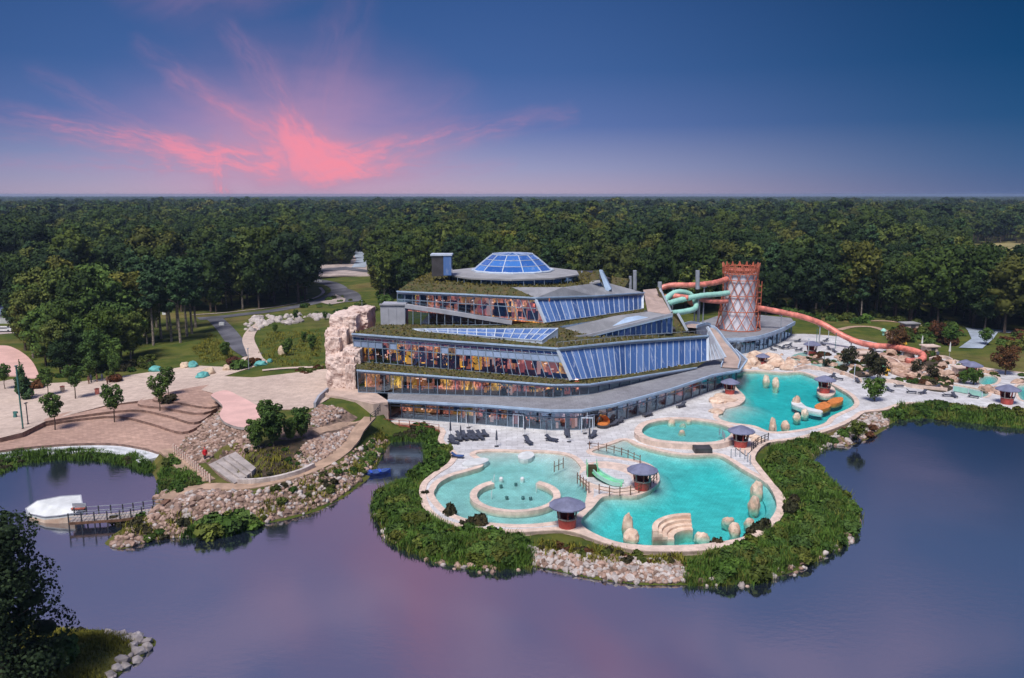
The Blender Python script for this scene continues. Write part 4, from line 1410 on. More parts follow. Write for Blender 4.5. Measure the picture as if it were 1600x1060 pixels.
mb.lathe([(13.2, 21.8), (13.2, 23.2)], 20, DC, 0.16, 0.16 + 2 * math.pi)
part('room_wall', mb, M['darkpanel'])
mb = MB()
for k in range(40):
    a = 2 * math.pi * k / 40
    mb.bar(DC + Vector((13.95 * math.cos(a), 13.95 * math.sin(a), 21.8)), DC + Vector((13.95 * math.cos(a), 13.95 * math.sin(a), 23.2)), 0.12)
part('facade_frame', mb, M['mullion'])
mb = MB()
mb.lathe([(13.8, 23.15), (14.7, 23.2), (14.7, 23.5), (14.2, 23.55), (8.2, 23.95)], 10, DC, 0.3, 0.3 + 2 * math.pi)
part('ring_roof', mb, M['ringroof'])
mb = MB()
mb.tube([DC + Vector((8.7 * math.cos(a), 8.7 * math.sin(a), 24.0)) for a in np.linspace(0, 2 * math.pi, 13)], 0.3, 6)
part('dome_kerb', mb, M['whiteframe'])
fr = MB()
prof = [(8.6, 24.1), (7.2, 25.3), (5.8, 26.45), (4.4, 27.45)]
N = 12
pt_ = lambda k, i: DC + Vector((prof[i][0] * math.cos(2 * math.pi * (k + .5) / N), prof[i][0] * math.sin(2 * math.pi * (k + .5) / N), prof[i][1]))
for k in range(N):
    for i in range(3): fr.bar(pt_(k, i), pt_(k, i + 1), 0.16)
    for i in range(4): fr.bar(pt_(k, i), pt_(k + 1, i), 0.13 if i in (1, 2) else 0.2)
    fr.bar(pt_(k, 3), DC + Vector((0, 0, 27.75)), 0.12)
fr = fr.build('dome_frame', M['whiteframe'], BLD)
for k in range(N):
    for i in range(3):
        mb = MB()
        q = [pt_(k, i), pt_(k + 1, i), pt_(k + 1, i + 1), pt_(k, i + 1)]
        u = (DC + Vector((0, 0, 22)) - q[0]).normalized() * 0.05
        mb.add([v + u for v in q] + [v + u * 2 for v in q], [(0, 1, 2, 3), (7, 6, 5, 4), (0, 4, 5, 1), (1, 5, 6, 2), (2, 6, 7, 3), (3, 7, 4, 0)])
        mb.build('pane', M['deepblue'], fr)
    mb = MB()
    mb.add([pt_(k, 3), pt_(k + 1, 3), DC + Vector((0, 0, 27.7))], [(0, 1, 2)])
    mb.build('pane', M['deepblue'], fr)
# stair head left of the dome
a = D(675, 431, 163)
mb = MB()
mb.box((a.x + 1.15, 165, 25.6), (2.4, 3.5, 4.2))
part('stair_head', mb, M['darkpanel'])
mb = MB()
mb.box((a.x + 3.15, 164.8, 25.7), (1.6, 3.3, 4.0))
part('stair_head_glazing', mb, M['blue'])
mb = MB()
mb.box((a.x + 1.9, 165, 27.85), (4.4, 4.0, 0.3))
part('stair_head_roof', mb, M['whiteframe'])
# concrete core behind the rooms
mb = MB()
mb.prism([(-19, 148), (5, 142), (17, 146), (42, 172), (40, 203), (-20, 203), (-22, 160)], 1.1, 4.6)
mb.prism([(-22, 152.5), (6, 148.5), (14, 151), (36, 172), (34, 200), (-20, 200)], 4.6, 11.2)
mb.prism([(-17, 163), (4, 158.5), (22, 178), (20, 196), (-16, 196)], 11.2, 21.6)
part('core_wall', mb, M['darkpanel'])
# things seen through the glass: lit panels, columns, red planting
for px, py0, py1, wpx, Y in ((722, 556, 574, 9, 146), (698, 556, 571, 9, 146.3), (662, 553, 568, 7, 147), (640, 597, 610, 20, 141.8), (690, 598, 612, 14, 141.2), (615, 596, 608, 10, 142), (632, 553, 566, 6, 147.5)):
    a = D(px, py1, Y + 2.2)
    b = D(px, py0, Y + 2.2)
    lm = MB()
    lm.box((a.x, Y + 2.2, (a.z + b.z) / 2), (wpx * 0.115, 0.12, b.z - a.z))
    part('lit_panel', lm, M['lamp_y'])
for k in range(70):
    b_, hi_, rh, n_ = random.choice(((b1, 6.5, 2.6, 2.4), (b2, 2.8, 3.2, 2.4), (b3[:3], 1.85, 3.0, 3.2), (g4b, 1.8, 3.4, 2.6), (b3[:3], 1.85, 1.6, 3.2)))
    q = along(b_, random.uniform(0.1, hi_))
    lm = MB()
    lm.box((q.x, q.y + random.uniform(1.6, n_), q.z + rh * random.uniform(.55, .85)), (random.uniform(0.2, 0.7), 0.12, random.uniform(0.08, 0.2)))
    part('ceiling_lamp', lm, M['lamp_w'])
for px, py0, py1, wpx, Y in ((716, 541, 578, 8, 146), (812, 553, 585, 5, 144), (838, 560, 585, 7, 143), (870, 560, 580, 8, 142), (705, 600, 616, 7, 141), (812, 605, 620, 9, 139.5), (760, 602, 618, 5, 140), (690, 632, 655, 6, 136), (836, 640, 652, 12, 131.5), (860, 640, 655, 10, 131)):
    a, b = D(px, py1, Y + 1.8), D(px, py0, Y + 1.8)
    mb = MB()
    mb.box((a.x, Y + 1.8, (a.z + b.z) / 2), (wpx * 0.11, 0.6, b.z - a.z), top=0.8)
    part('red_column', mb, M['lamp_r'])

# room dividers, shop fronts and planting boxes behind the glass: real depth for the interiors, lamplight put in as their own glow
rp = random.Random(4)
for k in range(210):
    b_, hi_, hh, dmin, dmax = rp.choice(((b1, 6.6, 3.0, 1.2, 4.2), (b1, 6.6, 3.0, 1.2, 4.2), (b2, 2.9, 0, 1.0, 3.6), (b3[:3], 1.9, 2.9, 1.0, 4.0), (b3[:3], 1.9, 2.9, 1.0, 4.0), (g4b, 1.9, 3.2, 1.0, 3.6)))
    s_ = rp.uniform(0.03, hi_)
    q = along(b_, s_)
    hh = hh or (3.6 - 1.6 * s_ / 3)
    t_ = (along(b_, min(s_ + .05, len(b_) - 1.01)) - along(b_, max(0, s_ - .05))).normalized()
    nn = Vector((-t_.y, t_.x, 0))
    dp = rp.uniform(dmin, dmax)
    left_ = q.x < -4
    m_ = rp.choice(('amber', 'amber', 'yellow_glow', 'darkfloor', 'darkfloor', 'wood', 'wood') if left_ and b_ is not g4b else ('amber', 'rosy', 'rosy', 'pale_glow', 'darkfloor', 'darkfloor', 'wood', 'wood', 'lamp_r', 'darkpanel'))
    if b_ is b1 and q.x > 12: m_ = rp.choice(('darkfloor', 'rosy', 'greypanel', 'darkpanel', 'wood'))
    wd_, h_ = rp.uniform(.15, 1.3) * (2 if rp.random() < .12 else 1), hh * rp.choice((1.0, .8, .55, .35, .3))
    z0 = q.z if rp.random() < .75 else q.z + hh - h_
    c = q + nn * dp
    mb = MB()
    mb.box((c.x, c.y, z0 + h_ / 2), (wd_, rp.choice((.15, .3, .8)), h_ * .98), math.atan2(t_.y, t_.x))
    part('room_divider', mb, M[m_])

# indoor planting in amber light
for k in range(46):
    b_, hi_ = rp.choice(((b1, 5.5), (b2, 2.8), (b3[:3], 1.9), (b3[:3], 1.9), (g4b, 1.9)))
    q = along(b_, rp.uniform(.05, hi_))
    h_ = rp.uniform(1.2, 3.0)
    c = q + Vector((0, rp.uniform(1.0, 3.0), 0))
    mb = MB()
    mb.tube([c, c + Vector((0, 0, h_ * .7))], .08, 5)
    for _ in range(26):
        d = Vector((rp.gauss(0, .5), rp.gauss(0, .4), h_ * .75 + rp.gauss(0, .35)))
        e = Vector((rp.gauss(0, .3), rp.gauss(0, .3), rp.gauss(0, .25)))
        f_ = Vector((rp.gauss(0, .2), rp.gauss(0, .2), rp.gauss(0, .3)))
        mb.quad(c + d, c + d + e, c + d + e + f_, c + d + f_)
    part('indoor_plant', mb, M[rp.choice(('redshrub', 'lamp_r', 'shrub', 'darkshrub'))])

# --- artificial cliff at the left end
CLF = empty('artificial_cliff', P(545, 612, 4.3), 'tall cream artificial rock cliff closing the left end of the glass building', 'rock face')


def crag(mb, c, size, seed, n=9, rough=0.16):
    """blocky boulder: box grid pushed about in facets"""
    r = random.Random(seed)
    from mathutils import noise as _n
    for ax in range(3):
        for sg in (-1, 1):
            v, f = [], []
            for i in range(n + 1):
                for j in range(n + 1):
                    p = [0, 0, 0]
                    p[ax] = sg
                    p[(ax + 1) % 3], p[(ax + 2) % 3] = 2 * i / n - 1, 2 * j / n - 1
                    q = Vector(p)
                    sph = q.normalized() * 1.25
                    q = q * 0.84 + sph * 0.16
                    k = _n.cell_vector(q * 1.7 + Vector((seed * 3.1, 0, 0)))
                    nn = _n.noise(q * 2.3 + Vector((seed, 2, 1)))
                    q = q * (1 + rough * nn * 1.3 + rough * .7 * _n.noise(q * 6.1 + Vector((0, seed, 3))) - rough * .8 * max(0, .12 - abs(_n.noise(q * 3.3 + Vector((4, seed, 0))))) * 6) + Vector(((k.x - .5), (k.y - .5), (k.z - .5) * 0.6)) * rough * 0.55
                    v.append((c[0] + q.x * size[0] / 2, c[1] + q.y * size[1] / 2, c[2] + q.z * size[2] / 2))
            for i in range(n):
                for j in range(n):
                    a = i * (n + 1) + j
                    t = (a, a + n + 1, a + n + 2, a + 1)
                    f.append(t if sg > 0 else t[::-1])
            mb.add(v, f)


for i, (px, py0, py1, wpx, dY, dep) in enumerate(((533, 560, 614, 44, 143.5, 10), (550, 548, 590, 28, 144.5, 7), (526, 518, 575, 34, 149, 9), (537, 496, 545, 44, 152, 9), (556, 489, 528, 40, 156, 10), (520, 530, 560, 22, 147, 6), (548, 572, 612, 16, 142.6, 4))):
    a, b = D(px, py1, dY), D(px, py0, dY)
    mb = MB()
    crag(mb, (a.x, dY + dep / 2, (a.z + b.z) / 2), (wpx * 0.122, dep, (b.z - a.z) * 1.08), i + 1, 20, 0.062)
    mb.build('rock_block', M['cliff'], CLF)
# retaining walls below it
def wall(name, pts, z0, z1, th, m, label, cat='wall'):
    a, b = [Vector((q[0], q[1])) for q in pts], offset(pts, th)
    mb = MB()
    mb.prism(a + b[::-1], z0, z1)
    o = mb.build(name, m, loc=(pts[0][0], pts[0][1], z0))
    return tag(o, label, cat)


w0, w1, w2 = P(508, 620, 4.5), P(585, 640, 2.4), P(607, 632, 4.5)
wall('retaining_wall', [P(508, 634, 2.6), P(584, 652, 2.6), P(607, 648, 2.6)], 0.6, 4.9, 0.5, M['beigewall'], 'beige retaining wall below the cliff at the head of the sand path')
mb = MB()
mb.slab([P(510, 617, 4.85), P(592, 630, 4.85), P(606, 629, 4.85), P(606, 612, 4.85), P(520, 605, 4.85)], 0.4)
o = mb.build('landing', M['beigewall'])
o['kind'] = 'structure'
wall('retaining_wall', [P(494, 640, 4.0), P(500, 625, 4.4), P(514, 612, 4.5)], 2.0, 5.2, 0.4, M['greypanel'], 'short grey wing wall edging the plaza beside the cliff')

def roof_planting():
    """low sedum and grass standing on every planted roof: uncountable, one part"""
    r = np.random.default_rng(9)
    mb = MB()
    for o in list(BLD.children):
        if o.name.split('.')[0] not in ('planted_roof', 'planted_fin'): continue
        vv = [Vector(v.co) for v in o.data.vertices]
        for p in o.data.polygons:
            if p.material_index != 0: continue
            ids = list(p.vertices)
            for k in range(1, len(ids) - 1):
                a, b, c = vv[ids[0]], vv[ids[k]], vv[ids[k + 1]]
                nn = (b - a).cross(c - a)
                if abs(nn.z) < .2 * nn.length: continue
                for _ in range(int(nn.length * .5 * 5)):
                    u, t = r.random(2)
                    if u + t > 1: u, t = 1 - u, 1 - t
                    q = a + (b - a) * u + (c - a) * t
                    an = r.random() * 6.28
                    h, w_ = .08 + .3 * r.random() ** 2, .08 + .14 * r.random()
                    d = Vector((math.cos(an) * w_, math.sin(an) * w_, 0))
                    e = Vector((r.normal(0, .15), r.normal(0, .15), h))
                    mb.v += [tuple(q - d), tuple(q + d), tuple(q + d * .6 + e), tuple(q - d * .6 + e * .9)]
                    n = len(mb.v)
                    mb.f.append((n - 4, n - 3, n - 2, n - 1))
                    mb.mi.append(0)
    o = mb.build('roof_planting', M['sedum'], BLD, local=True)
    o['kind'] = 'stuff'


roof_planting()
# ---------------------------------------------------------------- slide tower
TB = P(1153, 513, 5.0)
TOW = empty('slide_tower', TB, 'tapering slide tower wrapped in an orange diagonal lattice with a spiky crown', 'tower')
TH = 16.3


def tr(t): return 5.8 - 1.4 * min(1, t / 0.6) ** 0.8 + (0.2 * max(0, t - 0.6) / 0.4)


mb = MB()
mb.lathe([(4.6, 0), (4.25, 4), (4.05, 8), (4.05, 13), (4.15, 14.8), (0.1, 14.9)], 24, TB)
mb.build('drum', M['drum'], TOW, smooth_=False)
NB = 13
for sgn in (-1, 1):
    for k in range(NB):
        pts = []
        for i in range(9):
            t = i / 8
            a = 2 * math.pi * k / NB + sgn * t * 1.75
            r = tr(t)
            pts.append(TB + Vector((r * math.cos(a), r * math.sin(a), t * TH)))
        mb = MB()
        mb.tube(pts, 0.11, 5)
        mb.build('lattice_bar', M['orange'], TOW)
for t in (0.0, 0.3, 0.55, 0.8, 0.9, 1.0):
    mb = MB()
    r = tr(t)
    mb.tube([TB + Vector((r * math.cos(a), r * math.sin(a), t * TH)) for a in np.linspace(0, 2 * math.pi, 25)], 0.13 if t < .85 else 0.16, 5)
    mb.build('lattice_ring', M['orange'], TOW)
for k in range(16):
    a0, a1 = 2 * math.pi * k / 16, 2 * math.pi * (k + 1) / 16
    am = (a0 + a1) / 2
    r = tr(1)
    pt2 = lambda a, z, q=r: TB + Vector((q * math.cos(a), q * math.sin(a), z))
    mb = MB()
    mb.bar(pt2(a0, TH * 0.9), pt2(am, TH + 1.1, r + 0.2), 0.15)
    mb.bar(pt2(a1, TH * 0.9), pt2(am, TH + 1.1, r + 0.2), 0.15)
    mb.bar(pt2(am, TH * 0.9), pt2(am, TH + .7, r + 0.15), 0.14)
    mb.build('crown_spike', M['orange'], TOW)
mb = MB()
mb.lathe([(3.7, 14.5), (3.9, 15.6), (0.1, 15.7)], 20, TB)
mb.build('top_deck', M['orange'], TOW)
# rear stair cage (orange, on the right flank)
mb = MB()
for z in np.arange(0.5, 12, 1.5):
    mb.box((TB.x + 5.0, TB.y + 1.5, TB.z + z), (1.8, 2.6, 0.2))
for dx_, dy_ in ((4.2, .3), (5.8, .3), (4.2, 2.7), (5.8, 2.7)): mb.bar(TB + Vector((dx_, dy_, 0)), TB + Vector((dx_, dy_, 12.5)), 0.18)
mb.build('stair_cage', M['orange'], TOW)

# round hall the tower stands on
HALL = empty('tower_hall', P(1185, 550, 1.2), 'low round hall with a flat roof and dark glass front under the slide tower', 'building')
fr_ = [P(1122, 534, 4.9), P(1138, 531.5, 4.9), P(1162, 531, 4.9), P(1185, 528, 4.9), P(1206, 522, 4.9), P(1226, 514, 4.9), P(1242, 505, 4.9)]
bk_ = [P(1236, 497, 4.9), P(1185, 492, 4.9), P(1120, 494, 4.9), P(1090, 505, 4.9)]
mb = MB()
mb.slab(fr_ + bk_, 0.6, 0, 1)
mb.build('roof_slab', [M['terrace'], M['fascia']], HALL)
fb = [Vector((q.x, q.y, 1.2)) for q in offset(fr_, 0.8)]
ft = [Vector((q.x, q.y, 4.3)) for q in fb]
facade(fb, ft, [2, 3, 3, 3, 3, 3], (0, 1), 0.16, 0.2, ('dark',), parent=HALL)
ib = [Vector((q.x, q.y, 1.2)) for q in offset(fr_, 4)]
mb = MB()
mb.strip(ib, [q + Vector((0, 0, 3.1)) for q in ib])
mb.build('room_wall', M['darkpanel'], HALL)
mb = MB()
for a, b in zip(fr_[:-1], fr_[1:]): mb.bar(a + Vector((0, 0, .15)), b + Vector((0, 0, .15)), 0.3, 0.7)
mb.build('roof_edge', M['fascia'], HALL)

# ---------------------------------------------------------------- tube slides


def slide(name, pts, r, m, label, posts=(), ground=1.2):
    c = smooth(pts, 7, False)
    o = empty(name, Vector((pts[-1].x, pts[-1].y, pts[-1].z - r)), label, 'water slide')
    mb = MB()
    mb.tube(c, r, 10)
    mb.build('tube', m, o, smooth_=True)
    for k in range(3, len(c) - 1, 3):
        t = (c[k + 1] - c[k - 1]).normalized() * 0.09
        mb = MB()
        mb.tube([c[k] - t, c[k] + t], r * 1.07, 10)
        mb.build('joint_flange', m, o)
    for i in posts:
        q = c[min(int(i * (len(c) - 1)), len(c) - 1)]
        mb = MB()
        mb.tube([Vector((q.x, q.y, ground)), Vector((q.x, q.y, q.z - r * 0.8))], 0.17, 8)
        mb.box((q.x, q.y, q.z - r), (r * 1.6, 0.3, 0.25))
        mb.build('support_post', M['greymetal'], o)
    return o


slide('tube_slide', [D(1136, 436, 208), D(1122, 441, 206), D(1104, 444, 204), D(1078, 446, 203), D(1052, 446, 203), D(1034, 450, 203), D(1027, 458, 203), D(1036, 465, 201), D(1052, 463, 200), D(1075, 466, 199.5)],
      0.72, M['coral'], 'upper coral tube slide running from the tower to the building', (0.25, 0.45, 0.6), 4.9)
slide('tube_slide', [D(1138, 458, 206), D(1122, 460, 204), D(1098, 462, 202), D(1075, 466, 200), D(1055, 471, 198), D(1044, 474, 197), D(1040, 468, 198), D(1056, 457, 201), D(1076, 459, 203), D(1086, 470, 203), D(1086, 482, 200), D(1070, 487, 197), D(1046, 490, 194)],
      0.7, M['mint'], 'mint green tube slide coiling between tower and building', (0.2, 0.4, 0.75), 4.9)
slide('tube_slide', [D(1136, 471, 206), D(1118, 471, 204), D(1100, 469, 203), D(1086, 466, 203), D(1078, 472, 206), D(1092, 478, 207)],
      0.62, M['coral'], 'short lower coral tube slide tucked beside the mint slide', (0.5,), 4.9)
slide('tube_slide', [D(1180, 481, 209), D(1200, 484, 209), D(1230, 490, 208), D(1256, 496, 207), D(1286, 507, 206), D(1312, 522, 203), D(1338, 534, 200), D(1364, 540, 197), D(1392, 542, 194), D(1418, 546, 190), D(1438, 552, 186.5), D(1443, 559, 184), D(1432, 564, 182.5), D(1416, 564, 182)],
      0.72, M['coral'], 'long coral tube slide winding down from the tower to the right-hand pools', (0.14, 0.3, 0.44, 0.56, 0.68, 0.8), 1.0)

# ---------------------------------------------------------------- lifeguard kiosks: a flared drum with a wide shallow hat


def kiosk(loc, label, s=1.0, rot=0.0):
    o = empty('lifeguard_kiosk', loc, label, 'kiosk', 'lifeguard kiosks by the pools')
    a0 = rot - math.pi / 2
    mb = MB()
    mb.lathe([(1.0 * s, 0), (1.12 * s, 1.25 * s), (1.02 * s, 1.25 * s), (0.95 * s, 0.1)], 16, a0=a0 - 2.3, a1=a0 + 2.3)
    mb.build('wall', M['kiosk_red'], o, local=True)
    mb = MB()
    mb.lathe([(1.2 * s, 1.22 * s), (1.2 * s, 1.32 * s), (0.9 * s, 1.32 * s)], 16, a0=a0 - 2.0, a1=a0 + 2.0)
    mb.build('counter', M['kiosk_in'], o, local=True)
    mb = MB()
    mb.lathe([(1.0 * s, 0), (1.3 * s, 2.75 * s), (1.2 * s, 2.75 * s), (0.9 * s, 0)], 8, a0=a0 + 2.2, a1=a0 + 4.08)
    mb.build('back_wall', M['kiosk_red'], o, local=True)
    for k in range(5):
        a = a0 + (-1.9 + k * 0.95)
        mb = MB()
        mb.bar((1.08 * s * math.cos(a), 1.08 * s * math.sin(a), 1.2 * s), (1.34 * s * math.cos(a), 1.34 * s * math.sin(a), 2.75 * s), 0.16 * s)
        mb.build('column', M['kiosk_in'] if k % 2 else M['kiosk_red'], o, local=True)
    mb = MB()
    mb.lathe([(0.0, 3.75 * s), (0.5 * s, 3.62 * s), (1.6 * s, 3.12 * s), (2.2 * s, 2.82 * s), (2.2 * s, 2.68 * s), (1.3 * s, 2.75 * s), (0.0, 2.75 * s)], 12, a0=0.2, a1=0.2 + 2 * math.pi)
    mb.build('roof', M['kiosk_roof'], o, local=True)
    mb = MB()
    mb.box((0.25 * s, 0.1 * s, 0.6 * s), (0.5 * s, 0.5 * s, 1.2 * s))
    mb.build('chair', M['navy'], o, local=True)
    return o


kiosk(P(886, 824, 1.2), 'round kiosk with slate-blue hat roof on the rim of the pale paddling pool', 1.0)
kiosk(P(1003, 764, 1.3), 'round kiosk beside the green slide on the fenced pool islet', 0.95)
kiosk(P(1157, 699, 1.2), 'round kiosk at the bridge end between the small round pool and the main pool', 0.95)
kiosk(P(1140, 616, 1.2), 'small kiosk on the rocky point against the dark glass wall', 0.85)
kiosk(P(1288, 614, 1.2), 'kiosk on the far edge of the rapids pool by the orange mats', 0.95)
kiosk(P(1268, 555, 1.2), 'far kiosk among sunbeds below the slide tower', 0.95)
kiosk(P(1191, 571, 1.2), 'small red hut half hidden behind the boulders at the head of the rapids pool', 0.75)
kiosk(P(1518, 590, 1.2), 'kiosk beside the turquoise slide basin in front of the meadow', 0.95)
kiosk(P(1573, 631, 1.2), 'kiosk nearest the lake hedge in the right-hand pools', 1.0)
kiosk(P(1508, 580, 1.2), 'grey hat roofed kiosk peeping out behind another kiosk near the meadow', 0.7)

# ---------------------------------------------------------------- boulders in and around the pools
from mathutils import noise as mnoise


def rock_mesh(name, m, seed, sub=2, rough=0.35, flat=1.0):
    import bmesh
    bm = bmesh.new()
    bmesh.ops.create_icosphere(bm, subdivisions=sub, radius=1.0)
    for v in bm.verts:
        p = v.co.copy()
        c = mnoise.cell_vector(p * 1.4 + Vector((seed * 5.3, 1, 2)))
        v.co = p * (1 + rough * mnoise.noise(p * 1.6 + Vector((seed * 7.7, 0, 0)))) + (c - Vector((.5, .5, .5))) * rough * 0.6
        v.co.z *= flat
    me = bpy.data.meshes.new(name)
    bm.to_mesh(me)
    bm.free()
    me.materials.append(m)
    return me


BOULD = [rock_mesh('boulder', M['cream_rock'], k, 3, 0.28) for k in range(5)]
for i, (px, py, w_, h_, lab) in enumerate((
    (1183, 770, 1.3, 1.9, 'tall cream boulder standing in the main pool near its right rim'),
    (1178, 792, 1.25, 1.6, 'cream boulder just below the tall one at the right of the main pool'),
    (981, 824, 1.1, 2.0, 'tall cream boulder in the lower left of the main pool'),
    (986, 840, 1.5, 1.1, 'flat-topped cream boulder in front of the tall one in the main pool'),
    (1148, 830, 1.1, 1.2, 'round cream boulder between two flat stones in the main pool'),
    (1139, 812, 1.3, 0.35, 'low flat stone behind the round boulder in the main pool'),
    (1171, 815, 1.1, 0.4, 'low flat stone right of the round boulder in the main pool'),
    (1097, 836, 1.5, 0.35, 'low flat stone near the front rim of the main pool'),
    (1049, 668, 1.1, 1.6, 'cream boulder at the left of the small round pool'),
    (1067, 670, 1.0, 1.0, 'smallest stone of the trio in the small round pool'),
    (1076, 666, 1.0, 1.4, 'peaked stone behind the trio in the small round pool'),
    (1065, 683, 1.1, 1.3, 'front stone of the trio in the small round pool'),
    (1098, 668, 0.8, 0.3, 'flat pale stone in the middle of the small round pool'),
    (1197, 597, 1.2, 1.6, 'first cream boulder at the head of the rapids pool'),
    (1212, 604, 1.1, 2.2, 'taller cream boulder beside the first at the head of the rapids pool'),
    (1245, 631, 1.3, 1.8, 'cream boulder on the white ledge in the rapids pool'),
    (1245, 653, 1.1, 1.0, 'lower stone of the pair in front of the rapids ledge'),
    (1257, 647, 1.1, 1.1, 'upper stone of the pair in front of the rapids ledge'),
    (1207, 672, 1.0, 2.3, 'tall pale boulder at the near edge of the rapids pool'),
    (1227, 669, 1.1, 1.5, 'short boulder right of the tall one at the near edge of the rapids pool'))):
    p = P(px, py, 0.95)
    o = inst('boulder', BOULD[i % 5], (p.x, p.y, p.z + h_ * 0.22 - (.45 if h_ > .5 else .62)), i * 1.3, (w_ * 0.62, w_ * 0.6, h_ * 0.68 + (.4 if h_ > .5 else .62)), lab, 'boulder', 'boulders standing in the pools')
n = 0
for px, py, w_, h_ in ((1160, 575, 4, 2), (1175, 572, 3.5, 2.4), (1198, 577, 3, 1.6), (1213, 573, 4, 2.6), (1230, 578, 3, 1.7), (1180, 560, 4, 2.2), (1205, 562, 4, 2), (1150, 585, 3, 1.2), (1236, 570, 3, 1.5),
                       (1128, 622, 3, 1.1), (1120, 629, 3, 1.3), (1138, 626, 3.4, 0.9), (1118, 645, 2.4, .9), (1183, 690, 1.8, 1.2), (1172, 683, 1.8, .9)):
    p = P(px, py, 1.1)
    inst('boulder', BOULD[n % 5], (p.x, p.y, p.z + h_ * 0.2), n * 0.9, (w_ * 0.55, w_ * 0.5, h_ * 0.6), 'cream boulder heaped at the head or on the points of the rapids pool' if n not in (13, 14) else 'cream boulder beside the bridge kiosk',
         'boulder', 'boulders heaped round the rapids pool' if n not in (13, 14) else 'boulders by the bridge kiosk')
    n += 1

# ring bench in the paddling pool
rc = P(805, 777, 1.0)
mb = MB()
prof = [(5.0, -0.4), (5.0, 0.32), (5.95, 0.42), (5.95, -0.4)]
mb.lathe(prof, 40, (0, 0, 0), R(124), R(124 + 292))
o = mb.build('ring_bench', M['coping'], loc=rc, local=True)
tag(o, 'open circular cream bench standing in the pale paddling pool', 'bench')
for px, py, kind in ((768, 763, 0), (783, 754, 1), (816, 754, 1), (768, 780, 0), (792, 781, 2), (806, 760, 2), (817, 781, 2), (838, 770, 0), (772, 755, 0), (829, 782, 2), (783, 763, 2)):
    p = P(px, py, 0.55)
    mb = MB()
    if kind == 0: mb.tube([p, p + Vector((0, 0, 0.9)), p + Vector((0.1, 0, 1.3))], [0.07, 0.06, 0.03], 8)
    elif kind == 1: mb.lathe([(0.3, 0), (0.3, 0.6), (0.2, 0.75), (0.0, 0.8)], 12, p)
    else: mb.lathe([(0.22, 0.1), (0.22, 0.46), (0.0, 0.5)], 10, p)
    o = mb.build('water_jet', M['whitefab'] if kind < 2 else M['teal_post'], loc=p)
    tag(o, ('slim white water jet inside the ring bench', 'white bubbling dome inside the ring bench', 'dark grated spout inside the ring bench')[kind], 'water jet', 'water jets inside the ring bench')
# white padded ramps on the paddling pool rim
for px, py, w_, l_, rz, lab in ((822, 716, 2.4, 4.0, 0.25, 'white sloping slab at the back of the paddling pool'), (743, 726, 2.6, 4.6, 0.9, 'white rounded spur at the left of the paddling pool')):
    p = P(px, py, 1.0)
    mb = MB()
    c = [(math.cos(t) * w_ / 2, math.sin(t) * l_ / 2) for t in np.linspace(0, 2 * math.pi, 14)[:-1]]
    mb.prism(c, -0.3, 0.45)
    o = mb.build('pool_spur', M['whitehull'], loc=p, local=True)
    o.rotation_euler = (0, 0, -rz)
    tag(o, lab, 'slab')

# curved stepped seat in the main pool
sc_ = P(1088, 845, 0.9)
mb = MB()
for r0, r1, z in ((2.5, 5.0, 0.22), (3.3, 5.0, 0.5), (3.9, 5.0, 0.85), (4.35, 5.05, 1.25)):
    mb.lathe([(r0, -1.6), (r0 + .04, z), (r1, z + 0.01), (r1, -1.6)], 18, (0, 0, 0), R(86), R(182))
    for a in (R(86), R(182)):
        mb.add([(r * math.cos(a), r * math.sin(a), zz) for r, zz in ((r0, -1.6), (r1, -1.6), (r1, z), (r0 + .04, z))], [(0, 1, 2, 3)])
o = mb.build('curved_seat', M['cream_rock'], loc=sc_, local=True)
tag(o, 'curved stepped rock seat rising out of the main pool', 'seat')

# islet with the green slide
mb = MB()
mb.prism(ISLE, 0.1, 1.3)
o = mb.build('pool_islet', M['coping'])
o['kind'] = 'structure'
q = smooth(PP([(905, 744), (925, 732), (960, 734), (985, 744), (985, 758), (960, 764), (930, 757)], 1.31), 4)
sheet('islet_paving', q, 1.312, M['mint'] if False else M['deck'], 0.0, 5)
sl = empty('green_slide', P(955, 755, 1.3), 'bright green child slide on the fenced islet', 'slide')
mb = MB()
pts = smooth([D(926, 731, P(926, 738, 1.3).y), P(938, 744, 1.9), P(958, 755, 1.5), P(972, 757, 1.45)], 5, False)
for a, b in zip(pts[:-1], pts[1:]): mb.bar(a, b, 1.3, 0.18)
mb.build('chute', M['green_slide'], sl)
for s in (-0.65, 0.65):
    mb = MB()
    for a, b in zip(pts[:-1], pts[1:]): mb.bar(a + Vector((s * 0.5, s, 0.2)), b + Vector((s * 0.5, s, 0.2)), 0.16, 0.5)
    mb.build('side_rail', M['mint'], sl)
mb = MB()
p = P(925, 743, 1.3)
mb.box((p.x, p.y, 2.0), (1.5, 1.5, 1.4), top=0.8)
mb.build('slide_base', M['darkshrub'], sl)
mb = MB()
for dx_, dy_ in ((-.7, -.7), (.7, -.7), (.7, .7), (-.7, .7)): mb.bar((p.x + dx_, p.y + dy_, 1.3), (p.x + dx_, p.y + dy_, 3.4), 0.1)
mb.build('handrail', M['green_slide'], sl)


